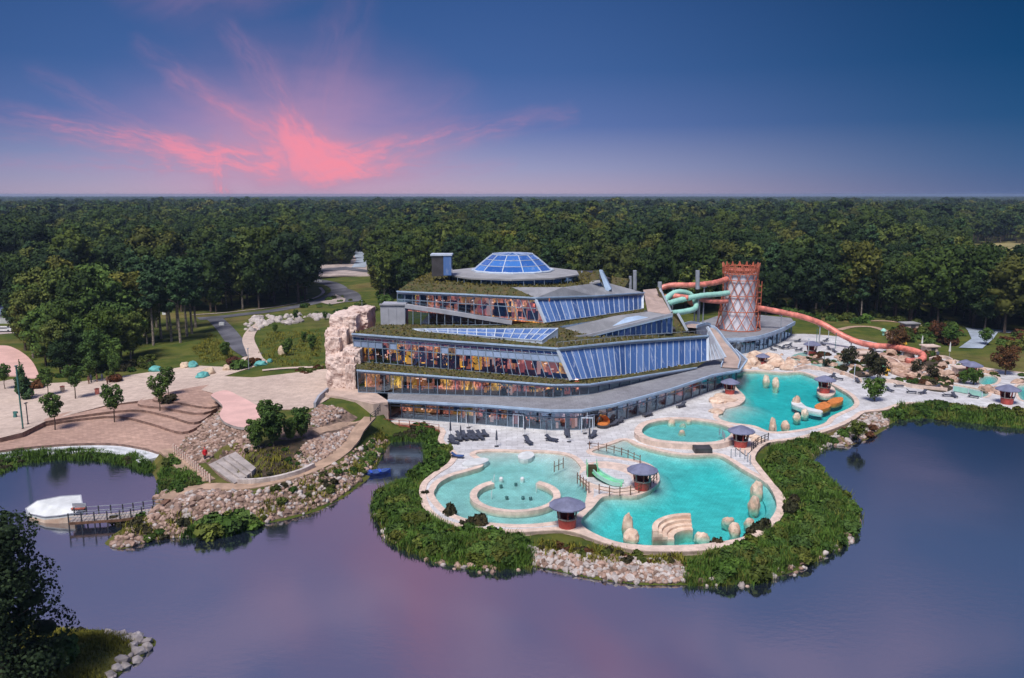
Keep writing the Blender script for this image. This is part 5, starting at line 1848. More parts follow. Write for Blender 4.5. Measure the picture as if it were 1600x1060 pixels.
# ---------------------------------------------------------------- fences
def fence(name, line, label, h=1.1, gap=1.6, m='brickred', rails=(0.55, 1.0), rm=None, pw=0.12, infill=None):
    o = empty(name, line[0], label, 'fence')
    L = [0.0]
    for a, b in zip(line[:-1], line[1:]): L.append(L[-1] + (b - a).length)
    n = max(1, round(L[-1] / gap))
    at_ = lambda s: along(line, min(len(line) - 1.0001, next((i + (s - L[i]) / max(1e-6, L[i + 1] - L[i]) for i in range(len(L) - 1) if L[i + 1] >= s - 1e-6), len(line) - 1.0001)))
    for k in range(n + 1):
        q = at_(L[-1] * k / n)
        mb = MB()
        mb.bar(q, q + Vector((0, 0, h)), pw)
        mb.build('post', M[m], o)
    for r in rails:
        mb = MB()
        for a, b in zip(line[:-1], line[1:]): mb.bar(a + Vector((0, 0, r)), b + Vector((0, 0, r)), 0.06)
        mb.build('rail', M[rm or m], o)
    if infill:
        mb = MB()
        for a, b in zip(line[:-1], line[1:]): mb.quad(a + Vector((0, 0, .12)), b + Vector((0, 0, .12)), b + Vector((0, 0, h - .1)), a + Vector((0, 0, h - .1)))
        mb.build('mesh_panel', M[infill], o)
    return o


fence('railing', PP([(921, 702), (945, 705), (975, 713), (1000, 724)], 1.25), 'brown railing between deck and slide islet at the top of the main pool', 1.25, 1.5, 'wood')
fence('railing', PP([(866, 738), (880, 732)], 1.25), 'short two-post gate railing between paddling pool and beach', 1.6, 1.2, 'wood', (0.8,))
fence('railing', PP([(902, 756), (912, 764), (920, 771)], 1.25), 'brown railing at the islet side of the paddling pool', 1.6, 1.0, 'wood', (0.8, 1.3))
fence('railing', PP([(936, 771), (960, 776), (990, 773), (1014, 764), (1026, 750)], 1.3), 'brown railing round the front of the slide islet', 1.25, 1.5, 'wood')
fence('railing', PP([(1142, 716), (1152, 712), (1164, 718), (1172, 726)], 1.25), 'row of posts along the walk below the bridge kiosk', 1.4, 1.1, 'greymetal', ())
fence('railing', PP([(592, 664), (640, 668), (686, 674)], 1.2), 'thin railing along the red edged walk over the inlet', 1.15, 2.0, 'brickred', (0.55, 1.1))
fence('railing', PP([(1132, 690), (1130, 684), (1124, 680)], 1.9), 'short railing on the rim of the small round pool by the kiosk', 1.1, 1.0, 'greymetal')
fence('railing', PP([(1174, 706), (1184, 697), (1200, 690)], 1.2), 'dark rail on the bridge right of the kiosk', 1.4, 1.2, 'darkmetal', (0.5, 0.9, 1.3))
# red fascia of the walk over the inlet
mb = MB()
for a, b in zip(*(lambda l: (l[:-1], l[1:]))(PP([(590, 660), (640, 666), (688, 673)], 1.0))): mb.bar(a + Vector((0, -.3, -.15)), b + Vector((0, -.3, -.15)), 0.2, 0.6)
o = mb.build('walk_edge', M['brickred'])
o['kind'] = 'structure'
# bridge by the kiosk
mb = MB()
mb.slab(PP([(1166, 712), (1178, 699), (1204, 691), (1198, 686), (1168, 690), (1150, 700)], 1.35), 1.2, 0, 1)
o = mb.build('foot_bridge', [M['coping'], M['darkpanel']], loc=P(1178, 700, 0.2))
tag(o, 'short bridge with a dark side joining the two halves of the pool deck', 'bridge')

# raised round pool with weir wall
RP = smooth(PP([(1003, 674), (1012, 664), (1030, 659), (1052, 656.5), (1080, 657), (1110, 660.5), (1134, 667), (1143, 675), (1136, 685), (1118, 691), (1090, 692.5), (1055, 691), (1028, 688), (1009, 682)], 1.9), 4)
mb = MB()
n = len(RP)
out = grow(RP, 1.25)
mb.add([(*q, 2.05) for q in out] + [(q.x, q.y, 2.05) for q in RP], [(i, (i + 1) % n, n + (i + 1) % n, n + i) if area2(RP) > 0 else ((i + 1) % n, i, n + i, n + (i + 1) % n) for i in range(n)])
mb.add([(*q, 0.2) for q in out] + [(*q, 2.05) for q in out], [(i, (i + 1) % n, n + (i + 1) % n, n + i) for i in range(n)])
mb.add([(q.x, q.y, 1.1) for q in RP] + [(q.x, q.y, 2.05) for q in RP], [(i, (i + 1) % n, n + (i + 1) % n, n + i) for i in range(n)])
mb.build('round_pool_rim', M['coping'])['kind'] = 'structure'
sheet('pool_floor', grow(RP, 0.03), 1.22, M['pooltile'], 0, 6)
mb = MB()
mb.prism(grow(RP, 0.02), 1.2, 1.92)
mb.build('pool_water', M['poolwater'])['kind'] = 'structure'
p = P(1100, 712, 1.0)
mb = MB()
mb.box((p.x, p.y + 1.2, 1.55), (2.6, 2.0, 0.9))
o = mb.build('weir_opening', M['darkpanel'], loc=p)
tag(o, 'dark square opening in the pale weir wall below the round pool', 'culvert')

# white ledge and rafts in the rapids pool
for name, pts, z, m, lab, cat in (
    ('pool_ledge', [(1237, 627), (1244, 624), (1252, 629), (1262, 636), (1283, 641), (1283, 645), (1262, 641), (1248, 636), (1238, 632)], 1.3, 'whitehull', 'narrow white ledge curving through the rapids pool', 'ledge'),
    ('float_mat', [(1273, 634), (1287, 628), (1298, 631), (1295, 637), (1279, 640)], 1.35, 'orangefab', 'left orange mat floating by the rapids pool kiosk', 'float'),
    ('float_mat', [(1292, 629), (1301, 622), (1316, 621), (1316, 627), (1304, 631)], 1.35, 'orangefab', 'right orange mat floating by the rapids pool kiosk', 'float'),
    ('kiosk_islet', [(1276, 609), (1284, 601), (1300, 604), (1306, 612), (1298, 619), (1282, 618)], 1.25, 'coping', 'small paved islet carrying the rapids pool kiosk', 'islet'),
    ('point_islet', [(1118, 640), (1112, 630), (1122, 618), (1145, 610), (1162, 620), (1155, 631), (1136, 636), (1130, 643)], 1.3, 'coping', 'pale rocky point with a kiosk beside the dark glass wall', 'islet')):
    q = smooth(PP(pts, z), 4)
    c = sum(q, Vector()) / len(q)
    mb = MB()
    mb.prism(q, 0.5, z)
    o = mb.build(name, M[m], loc=(c.x, c.y, 0.5))
    tag(o, lab, cat)

# ---------------------------------------------------------------- sunbeds, parasols, small deck things
def lounger(label, loc, rz, group, m='navy'):
    o = empty('sun_lounger', loc, label, 'sun lounger', group)
    mb = MB()
    for x_ in (-0.28, 0.28):
        for y_ in (-0.8, 0.7): mb.bar((x_, y_, 0), (x_, y_, 0.32), 0.06)
    mb.box((0, 0, 0.33), (0.66, 1.9, 0.06))
    mb.build('frame', M['darkmetal'], o, local=True)
    mb = MB()
    mb.box((0, -0.3, 0.41), (0.64, 1.25, 0.1))
    mb.build('seat', M[m], o, local=True)
    mb = MB()
    mb.bar((0, 0.32, 0.42), (0, 0.95, 0.85), 0.64, 0.1)
    mb.build('backrest', M[m], o, local=True)
    o.rotation_euler = (0, 0, rz)
    return o


L0 = lounger('dark sun lounger in the dense cluster left of the paddling pool lamps', P(706, 690, 1.2), 0.3, 'sun loungers clustered at the left of the deck')
for i in range(11):
    q = P(718 + (i % 6) * 8.2 + random.uniform(-1, 1), 683 + (i // 6) * 5 - (i % 6) * 0.3, 1.2)
    dup(L0, q, 0.5 + random.uniform(-.3, .3), 1.0)
for px, py in ((712, 688), (709, 694)): dup(L0, P(px, py, 1.2), 1.2)
for px, py, rz, lab in ((862, 690, 1.0, 'dark sun lounger below the second door of the glass front'), (826, 694, 0.4, 'reclined dark sun lounger with a red towel beside the white slab'), (886, 682, 0.1, 'dark sun lounger left of the glass corner'), (926, 684, -.5, 'dark sun lounger in front of the white door'),
                        (958, 666, -.9, 'dark sun lounger right of the orange cabana'), (966, 662, -.9, 'dark sun lounger second right of the orange cabana'), (1064, 637, -.9, 'dark sun lounger alone by the slanting glass wall'), (1012, 651, -.9, 'dark sun lounger midway along the slanting glass wall')):
    dup(L0, P(px, py, 1.2), rz, 1.15, lab, 'single sun loungers on the deck')
L1 = lounger('blue sun lounger on the left rim of the paddling pool', P(715, 716, 1.2), 1.4, 'single sun loungers on the deck', 'darkblue')
SP = ((1208, 548), (1222, 545), (1232, 541), (1246, 535), (1248, 549), (1296, 547), (1304, 551), (1286, 540), (1338, 560), (1352, 585), (1300, 590), (1310, 594), (1404, 605), (1424, 615), (1441, 616), (1462, 607), (1480, 620), (1491, 621), (1521, 622), (1465, 556), (1340, 598), (1360, 604), (1378, 606), (1390, 612), (1228, 546), (1214, 543), (1240, 545), (1290, 534))
for i, (px, py) in enumerate(SP):
    dup(L0, P(px, py, 1.2), random.uniform(-1.5, 1.5), 1.0, 'dark sun lounger on the pale decks of the far right pools', 'sun loungers on the far right decks')


def parasol(label, loc, m='navy', s=1.0, group='closed parasols on the deck'):
    o = empty('closed_parasol', loc, label, 'parasol', group)
    mb = MB()
    mb.lathe([(0.35, 0), (0.35, 0.1), (0.05, 0.12)], 10)
    mb.build('base', M['darkmetal'], o, local=True)
    mb = MB()
    mb.tube([(0, 0, 0.1), (0, 0, 2.7)], 0.04, 6)
    mb.build('pole', M['greymetal'], o, local=True)
    mb = MB()
    mb.tube([(0, 0, 1.1), (0, 0, 1.5), (0, 0, 2.3), (0, 0, 2.75)], [0.2, 0.16, 0.11, 0.03], 8)
    mb.build('canopy', M[m], o, local=True)
    o.scale = (s, s, s)
    return o


P0 = parasol('closed navy parasol at the left end of the deck', P(704, 683, 1.2))
for px, py, lab in ((732, 669, 'closed navy parasol by the entrance doors'), (776, 698, 'closed navy parasol right of the lounger cluster'), (820, 681, 'closed navy parasol midway on the deck'), (720, 690, 'closed navy parasol among the clustered loungers'), (854, 681, 'closed navy parasol beside the glass corner mast'),
                    (889, 691, 'closed navy parasol left of the white slab ramp'), (921, 694, 'closed navy parasol by the railing head'), (914, 678, 'closed navy parasol in front of the white frame')):
    dup(P0, P(px, py, 1.2), 0, 1.0, lab)
P1 = parasol('closed white parasol farther left in front of the red trees', P(1440, 545, 1.1), 'whitefab', 1.25, 'closed white parasols right of the coral slide')
dup(P1, P(1483, 559, 1.1), 0, 1.4, 'closed white parasol nearer the meadow edge')
dup(P1, P(1437, 585, 1.1), 0, 1.1, 'closed white parasol behind the dark bush on the right decks')
# white frame (shower gate) and orange cabana
p = P(917, 676, 1.2)
mb = MB()
for x_ in (-.9, .9): mb.bar((x_, 0, 0), (x_, 0, 2.5), 0.14)
mb.bar((-1.0, 0, 2.5), (1.0, 0, 2.5), 0.18)
mb.bar((0, 0, 2.5), (0, 0, 3.4), 0.1)
o = mb.build('shower_frame', M['whiteframe'], loc=p, local=True)
tag(o, 'white rectangular shower frame standing on the deck before the glass corner', 'shower')
p = P(942, 668, 1.2)
o = empty('cabana', p, 'round orange cabana daybed on the deck by the glass wall', 'daybed')
mb = MB()
mb.lathe([(1.05, 0.1), (1.15, 0.5), (1.0, 0.55), (0.0, 0.55)], 14)
mb.build('bed', M['darkmetal'], o, local=True)
mb = MB()
for i in range(5):
    t = i / 5
mb.lathe([(1.15, 0.5), (1.2, 1.1), (1.0, 1.6), (0.6, 1.95), (0.0, 2.05)], 10, a0=R(10), a1=R(190))
mb.build('hood', M['orangefab'], o, local=True)
mb = MB()
mb.lathe([(0.95, 0.55), (0.9, 0.75), (0.0, 0.78)], 12)
mb.build('cushion', M['orangefab'], o, local=True)
# lamp masts of the far decks
for i, (px, y0, y1) in enumerate(((1275, 545, 515), (1294, 533, 516), (1305, 545, 521), (1334, 598, 570), (1287, 575, 552), (1262, 560, 530))):
    a, b = P(px, y0, 1.2), None
    hgt = (D(px, y1, a.y).z - a.z)
    mb = MB()
    mb.tube([(0, 0, 0), (0, 0, hgt)], 0.07, 6)
    mb.box((0, 0, hgt), (0.3, 0.3, 0.15))
    o = mb.build('lamp_mast', M['teal_post'] if i % 2 == 0 else M['whiteframe'], loc=a, local=True)
    tag(o, 'thin lamp mast among the sunbeds of the far decks', 'lamp mast', 'lamp masts on the far decks')

# ---------------------------------------------------------------- right-hand play landscape: rock walls, planters, small slides
RW = [rock_mesh('play_rock', M['playrock'], 20 + k, 3, 0.34) for k in range(4)]
k = 0
for px, py, w_, d_, h_ in ((1348, 552, 5, 3, 1.6), (1362, 548, 3.4, 2, 1.9), (1410, 566, 6, 4, 2.0), (1402, 577, 6, 4, 2.0), (1419, 580, 4, 3, 1.7), (1455, 580, 6, 3, 1.4), (1472, 574, 6, 3, 1.5), (1485, 568, 4, 3, 1.2), (1478, 594, 6, 3, 1.2), (1492, 597, 4, 3, 1.0), (1448, 590, 4, 3, 1.3),
                           (1385, 570, 4, 3, 1.4), (1375, 585, 3, 2, 1.2), (1335, 575, 4, 3, 1.3), (1318, 565, 4, 3, 1.2), (1300, 572, 5, 3, 1.1), (1285, 568, 4, 3, 1.0), (1250, 562, 5, 3, 1.4), (1256, 575, 4, 3, 1.0), (1543, 611, 6, 2.5, 1.5), (1556, 615, 5, 2.5, 1.2), (1530, 580, 4, 3, 1.2), (1548, 584, 4, 2, 1.0), (1590, 599, 5, 2, 1.2)):
    p = P(px, py, 1.1)
    inst('play_rock', RW[k % 4], (p.x, p.y, p.z + 0.15 * h_), k * 0.7, (w_ * 0.36, d_ * 0.4, h_ * 0.6), 'pinkish artificial rock in the play landscape right of the rapids pool', 'rock', 'artificial rocks of the right-hand play landscape')
    k += 1
for px, py, m, lab in ((1412, 545, 'yellowfab', 'small yellow play figure under the end of the coral slide'), (1395, 547, 'yellowfab', 'small yellow play figure left of the slide end'), (1385, 588, 'yellowfab', 'yellow play post beside the tall brownish tree'), (1378, 583, 'green_slide', 'green play post beside the tall brownish tree'),
                       (1380, 524, 'mint', 'pale green play hut roof on the grass behind the coral slide')):
    p = P(px, py, 1.1)
    mb = MB()
    mb.lathe([(0.3, 0), (0.35, 1.1), (0.8, 1.2), (0.55, 1.7), (0.0, 2.0)], 9)
    o = mb.build('play_figure', M[m], loc=p, local=True)
    tag(o, lab, 'play equipment')
# turquoise pool screens (glass wall with water) on the right
p = [P(1489, 612, 1.2), P(1510, 616, 1.2), P(1534, 622, 1.2)]
fence('glass_screen', p, 'low turquoise glass screen in front of the lazy river', 1.2, 3.0, 'whiteframe', (1.2,), None, 0.12, 'mint')
# white huts
for px, py, w_, d_, h_, lab in ((1345, 560, 4.2, 2.4, 1.3, 'white flat-roofed hut under the coral slide'), (1452, 549, 3.0, 2.4, 1.3, 'white hut with dark opening beside the slide end'), (1502, 584, 3.0, 2.0, 1.4, 'small white water wall by the meadow kiosk'),
                                (1420, 516, 4, 3, 2.0, 'pale pavilion with dark windows behind the red trees')):
    p = P(px, py, 1.1)
    o = empty('hut', p, lab, 'hut')
    mb = MB()
    mb.box((0, 0, h_ / 2), (w_, d_, h_), 0.1)
    mb.build('wall', M['coping'], o, local=True)
    mb = MB()
    mb.box((0, 0, h_ + 0.12), (w_ + 0.8, d_ + 0.8, 0.24), 0.1)
    mb.build('roof', M['ringroof'] if px == 1420 else M['coping'], o, local=True)
    mb = MB()
    mb.box((w_ * 0.12, -d_ / 2 - 0.02, h_ * 0.45), (w_ * 0.35, 0.1, h_ * 0.7), 0.1)
    mb.build('door', M['darkpanel'], o, local=True)

# more of the crowded play landscape: low walls, planting beds, shallow streams
for i, (pts, z, m, nm, kd) in enumerate((
    ([(1268, 568), (1290, 562), (1322, 563), (1328, 570), (1300, 575), (1275, 574)], 1.24, 'stream', 'shallow_stream', 0),
    ([(1238, 556), (1256, 551), (1262, 558), (1246, 564)], 1.24, 'stream', 'shallow_stream', 0),
    ([(1330, 577), (1360, 570), (1378, 578), (1360, 588), (1335, 588)], 1.3, 'soil', 'planting_bed', 0),
    ([(1262, 563), (1280, 559), (1292, 564), (1274, 569)], 1.32, 'soil', 'planting_bed', 0),
    ([(1440, 560), (1472, 562), (1480, 572), (1460, 578), (1440, 572)], 1.4, 'soil', 'planting_bed', 0),
    ([(1425, 596), (1470, 600), (1490, 606), (1470, 612), (1430, 604)], 1.35, 'soil', 'planting_bed', 0),
    ([(1375, 552), (1405, 556), (1440, 570), (1436, 588), (1410, 588), (1385, 576)], 1.5, 'pinkrock', 'rock_plateau', 0))):
    q = smooth(PP(pts, z), 4)
    mb = MB()
    mb.prism(q, 0.9, z)
    mb.build(nm, M[m])['kind'] = 'structure'
for a, lab in (([(1268, 578), (1300, 580), (1330, 590), (1345, 598)], 'low pale wall curving behind the rapids pool kiosk'), ([(1380, 560), (1400, 566), (1412, 578), (1438, 586)], 'low pinkish wall along the play rock plateau'), ([(1445, 566), (1470, 560), (1488, 566), (1488, 578)], 'rounded pale wall enclosing the bed by the meadow'),
               ([(1355, 600), (1390, 598), (1425, 606), (1480, 612)], 'long low white wall along the far sunbed deck'), ([(1240, 580), (1268, 576), (1300, 584)], 'thin white edging behind the rapids pool')):
    l = smooth(PP(a, 1.2), 5, False)
    mb = MB()
    for p_, q_ in zip(l[:-1], l[1:]): mb.bar(p_ + Vector((0, 0, .35)), q_ + Vector((0, 0, .35)), .45, .7)
    o = mb.build('low_wall', M['coping'], loc=l[0])
    tag(o, lab, 'wall')
k = 0
for px, py, w_, d_, h_ in ((1392, 556, 4, 2, 2.2), (1404, 552, 3, 2, 1.8), (1420, 558, 4, 2, 2.0), (1432, 572, 3, 2, 2.2), (1398, 584, 5, 2, 1.8), (1425, 590, 4, 2, 1.6), (1370, 560, 3, 2, 1.6), (1352, 566, 3, 2, 1.2), (1310, 560, 3, 2, 1.0), (1330, 563, 2, 2, 1.3), (1274, 560, 2, 2, .9), (1256, 568, 3, 2, 1.2), (1440, 580, 4, 2, 2.0), (1463, 584, 5, 2, 1.8), (1480, 587, 4, 2, 1.5), (1488, 594, 3, 2, 1.3)):
    p = P(px, py, 1.15)
    inst('play_rock', RW[k % 4], (p.x, p.y, p.z + .2 * h_), k * 1.1, (w_ * .34, d_ * .4, h_ * .6), 'pinkish artificial rock in the play landscape right of the rapids pool', 'rock', 'artificial rocks of the right-hand play landscape')
    k += 1

rr5 = random.Random(55)
for k in range(60):
    px, py = rr5.choice(((1262, 566), (1300, 566), (1335, 582), (1395, 570), (1420, 578), (1455, 586), (1475, 582), (1480, 600), (1550, 606), (1225, 562), (1440, 598), (1350, 556)))
    p = P(px + rr5.uniform(-18, 18), py + rr5.uniform(-7, 7), 1.2)
    if any(inside(lp, p.x, p.y) for lp in POOLS.values()): continue
    sz_ = rr5.uniform(.35, .95)
    inst('play_rock', RW[k % 4], (p.x, p.y, p.z + .1), k, (sz_, sz_ * .8, sz_ * .75), 'small pinkish stone strewn between the beds of the right-hand play landscape', 'rock', 'small stones of the right-hand play landscape')
# ---------------------------------------------------------------- left bank: jetty, raft, bench, steps, fence, person
JZ = 1.05
JT = empty('jetty', P(250, 800, 0.3), 'boarded jetty with dark railings crossing the pond to the white raft', 'jetty')
jl = [P(256, 797, JZ), P(190, 806, JZ), P(112, 811, JZ)]
jw = offset(jl, -1.0), offset(jl, 1.0)
L_ = (jl[-1] - jl[0]).length
n = int(L_ / 0.42)
acc = [0, (jl[1] - jl[0]).length, (jl[1] - jl[0]).length + (jl[2] - jl[1]).length]
for k in range(n):
    s = acc[2] * (k + 0.5) / n
    i = 0 if s < acc[1] else 1
    t = (s - acc[i]) / (acc[i + 1] - acc[i])
    a = Vector((*jw[0][i], JZ)).lerp(Vector((*jw[0][i + 1], JZ)), t)
    b = Vector((*jw[1][i], JZ)).lerp(Vector((*jw[1][i + 1], JZ)), t)
    mb = MB()
    mb.bar(a, b, 0.37, 0.07)
    mb.build('plank', M['teakdeck'], JT)
for wl_ in jw:
    mb = MB()
    for i in range(2): mb.bar((*wl_[i], JZ - 0.2), (*wl_[i + 1], JZ - 0.2), 0.16, 0.3)
    mb.build('beam', M['wood'], JT)
    for h_ in (0.55, 1.05):
        mb = MB()
        for i in range(2): mb.bar((*wl_[i], JZ + h_), (*wl_[i + 1], JZ + h_), 0.06)
        mb.build('rail', M['greymetal'], JT)
    for k in range(9):
        i = 0 if k < 4 else 1
        t = k / 4 if k < 4 else (k - 4) / 4
        q = Vector(wl_[i]).lerp(Vector(wl_[i + 1]), t)
        mb = MB()
        mb.bar((q.x, q.y, -0.8), (q.x, q.y, JZ + 1.1), 0.12)
        mb.build('post', M['darkmetal'], JT)
p = P(258, 799, 0.8)
mb = MB()
mb.box((p.x, p.y, 1.3), (0.7, 1.9, 1.5))
o = mb.build('gate_block', M['wood'], loc=(p.x, p.y, 0.5))
tag(o, 'squat brown timber block at the shore end of the jetty', 'post')
# white shell-shaped raft
rf = empty('raft', P(85, 802, 0.0), 'white shell-shaped raft moored at the end of the jetty', 'raft')
top = [P(40, 795, 0.7), P(58, 783, 1.5), P(95, 776, 1.9), P(126, 774, 1.9), P(129, 790, 1.6), P(118, 802, 1.2), P(92, 806, 1.0), P(70, 808, 0.8), P(44, 803, 0.6)]
cen = P(90, 793, 1.7)
low = [Vector((q.x, q.y, -0.3)) for q in top]
mb = MB()
nn_ = len(top)
mb.add([cen] + top, [(0, (i + 1) % nn_ + 1, i + 1) for i in range(nn_)])
mb.add(top + low, [(i, (i + 1) % nn_, nn_ + (i + 1) % nn_, nn_ + i) for i in range(nn_)])
mb.build('shell', M['whitehull'], rf)
mb = MB()
for a_, b_ in zip(top, top[1:] + top[:1]): mb.bar(a_, b_, .14, .12)
mb.build('rim', M['greypanel'], rf)
mb = MB()
mb.add([q + Vector((0, -0.05, -0.35)) for q in top[5:]] + [q + Vector((0, -0.08, 0.25)) for q in low[5:]], [(i, i + 1, 4 + i + 1, 4 + i) for i in range(3)])
mb.build('rock_skirt', M['cream_rock'], rf)
bn = empty('bench', P(123, 800, JZ + 0.1), 'dark bench with a red seat on the jetty head', 'bench')
mb = MB()
mb.box((0, 0, 0.45), (1.7, 0.5, 0.1))
mb.build('seat', M['brickred'], bn, local=True)
mb = MB()
mb.box((0, 0.26, 0.8), (1.7, 0.08, 0.45))
mb.build('backrest', M['greymetal'], bn, local=True)
for x_ in (-.7, .7):
    mb = MB()
    mb.box((x_, 0, 0.2), (0.1, 0.45, 0.42))
    mb.build('leg', M['darkmetal'], bn, local=True)

# blue boat in the inlet
bo = empty('boat', P(588, 741, 0.0), 'small blue boat lying at the mouth of the inlet', 'boat')
mb = MB()
sec = [(-1.9, 0.25, 0.45), (-1.2, 0.75, 0.4), (0, 0.85, 0.4), (1.2, 0.65, 0.45), (2.1, 0.06, 0.6)]
v, f = [], []
for x_, w_, h_ in sec:
    v += [(x_, -w_, h_), (x_, -w_ * 0.6, -0.15), (x_, w_ * 0.6, -0.15), (x_, w_, h_)]
for i in range(4):
    for j in range(3): f.append((i * 4 + j, i * 4 + j + 1, i * 4 + j + 5, i * 4 + j + 4))
f += [(0, 3, 2, 1), (16, 17, 18, 19)]
mb.add(v, f)
mb.build('hull', M['boat'], bo, local=True)
mb = MB()
mb.add([(x_, -w_ * .95, h_ - .05) for x_, w_, h_ in sec] + [(x_, w_ * .95, h_ - .05) for x_, w_, h_ in sec], [(i, i + 1, 6 + i, 5 + i) for i in range(4)])
mb.build('cover', M['darkblue'], bo, local=True)
mb = MB()
for x_ in (-.8, .5): mb.box((x_, 0, 0.5), (0.35, 1.3, 0.1))
mb.build('seat', M['boat'], bo, local=True)
bo.rotation_euler = (0, 0, 0.35)

# wide grey steps between the stones
st = empty('stone_steps', P(352, 735, 1.7), 'broad grey stone steps climbing the slope between the heaped stones', 'steps')
for i, (a, b, c, d) in enumerate((((326, 726), (366, 755), (380, 749), (338, 720)), ((337, 721), (378, 749), (388, 743), (349, 714)), ((348, 715), (386, 743), (394, 737), (358, 710)), ((357, 711), (393, 737), (400, 731), (368, 706)))):
    zs = 1.82 + .3 * i
    mb = MB()
    mb.slab([P(*q, zs) for q in (a, b, c, d)], .9)
    mb.build('step', M['concrete'], st)
# pinkish post fence beside the walk
fence('post_fence', [P(272, 706, 2.0), P(292, 722, 1.85), P(312, 740, 1.75), P(328, 754, 1.7)], 'pinkish post fence beside the walk on the left bank', 1.2, 1.0, 'coping', (0.45, 1.0), 'brickred', 0.22)
fence('railing', [P(579, 658, 4.0), P(588, 652, 4.4), P(594, 643, 4.8)], 'dark railing at the corner of the retaining wall', 1.2, 1.2, 'darkmetal', (0.4, 0.8, 1.15))
# low dry-stone kerb along the planted bed
mb = MB()
kl = smooth([P(372, 752, 1.9), P(400, 752, 1.9), P(435, 747, 1.95), P(470, 737, 2.1), P(490, 727, 2.3)], 5, False)
for a, b in zip(kl[:-1], kl[1:]): mb.bar(a, b, 0.5, 0.7)
o = mb.build('stone_kerb', M['palerock'], loc=kl[0])
tag(o, 'low stone kerb edging the dark planted bed along the sand path', 'kerb')

# ---------------------------------------------------------------- person in a red coat
def person(loc, rz, label):
    o = empty('person', loc, label, 'person')
    mb = MB()
    mb.tube([(-.1, 0, 0), (-.1, .02, .45), (-.09, 0, .9)], [.06, .075, .1], 8)
    mb.tube([(.1, .12, 0), (.1, .08, .45), (.09, 0, .9)], [.06, .075, .1], 8)
    for x_, y_ in ((-.1, 0), (.1, .12)): mb.box((x_, y_ - .05, .04), (.11, .26, .08))
    mb.build('trousers', M['navy'], o, local=True)
    mb = MB()
    mb.tube([(0, 0, .78), (0, 0, 1.05), (0, 0, 1.3), (0, 0, 1.45), (0, 0, 1.52)], [.23, .2, .22, .18, .08], 10)
    for s in (-1, 1): mb.tube([(.19 * s, 0, 1.42), (.27 * s, .02, 1.15), (.25 * s, -.1, .9)], [.08, .07, .055], 7)
    mb.build('coat', M['redcloth'], o, local=True)
    mb = MB()
    mb.lathe([(0, 0), (.075, .03), (.1, .12), (.09, .2), (0, .27)], 10, (0, -.01, 1.5))
    mb.build('head', M['skin'], o, local=True)
    mb = MB()
    mb.lathe([(.11, .12), (.115, .18), (.08, .27), (0, .3)], 10, (0, .015, 1.5))
    mb.build('hood', M['redcloth'], o, local=True)
    mb = MB()
    for s in (-1, 1): mb.lathe([(0, 0), (.04, .04), (.045, .1), (0, .13)], 6, (.25 * s, -.11, .78))
    mb.build('hand', M['skin'], o, local=True)
    o.rotation_euler = (0, 0, rz)
    o.scale = (1.12, 1.12, 1.12)
    return o


person(P(321, 720, gz), 0.6, 'person in a red hooded coat standing at the foot of the heaped stones')

# ---------------------------------------------------------------- plaza furniture
def lamp(px, y0, y1, m, label, z=plaza_z, w_=0.09):
    a = P(px, y0, z)
    h_ = D(px, y1, a.y).z - a.z
    o = empty('street_lamp', a, label, 'lamp')
    mb = MB()
    mb.tube([(0, 0, 0), (0, 0, h_)], w_, 8)
    mb.build('post', M[m], o, local=True)
    mb = MB()
    mb.box((0, 0, h_), (0.3, 0.6, 0.14))
    mb.build('lamp_head', M[m], o, local=True)
    mb = MB()
    mb.lathe([(0.2, 0), (0.2, 0.12), (0.1, 0.16)], 8)
    mb.build('base', M['darkmetal'], o, local=True)
    return o


lamp(36, 670, 572, 'teal_post', 'tall teal lamp post in front of the dark conifer on the plaza', w_=0.13)
lamp(44, 663, 630, 'darkmetal', 'short dark lamp post just right of the teal one')
lamp(389, 578, 545, 'greymetal', 'slim grey lamp post by the plaza entrance')
lamp(566, 487, 470, 'greymetal', 'thin lamp post on the meadow behind the white stones', base_h)
for px, py, lab in ((152, 616, 'reddish litter bin between the young plaza trees'), (98, 612, 'pale litter bin under the plaza tree'), (50, 618, 'pale litter bin near the dark conifer')):
    p = P(px, py, plaza_z)
    o = empty('litter_bin', p, lab, 'bin')
    mb = MB()
    mb.lathe([(0.38, 0), (0.42, 1.0), (0.3, 1.0), (0.28, 0.8)], 10)
    mb.build('body', M['coral'] if px == 152 else M['cream'], o, local=True)
    mb = MB()
    mb.lathe([(0.46, 1.0), (0.46, 1.08), (0.25, 1.15)], 10)
    mb.build('lid', M['brickred'], o, local=True)
p = P(24, 652, plaza_z)
mb = MB()
mb.box((0, 0, .35), (.5, .5, .7), top=.7)
mb.box((.1, 0, .85), (.7, .3, .35))
o = mb.build('info_stand', M['teal_post'], loc=p, local=True)
tag(o, 'small dark stand on the pale plaza left of the lamp posts', 'stand')
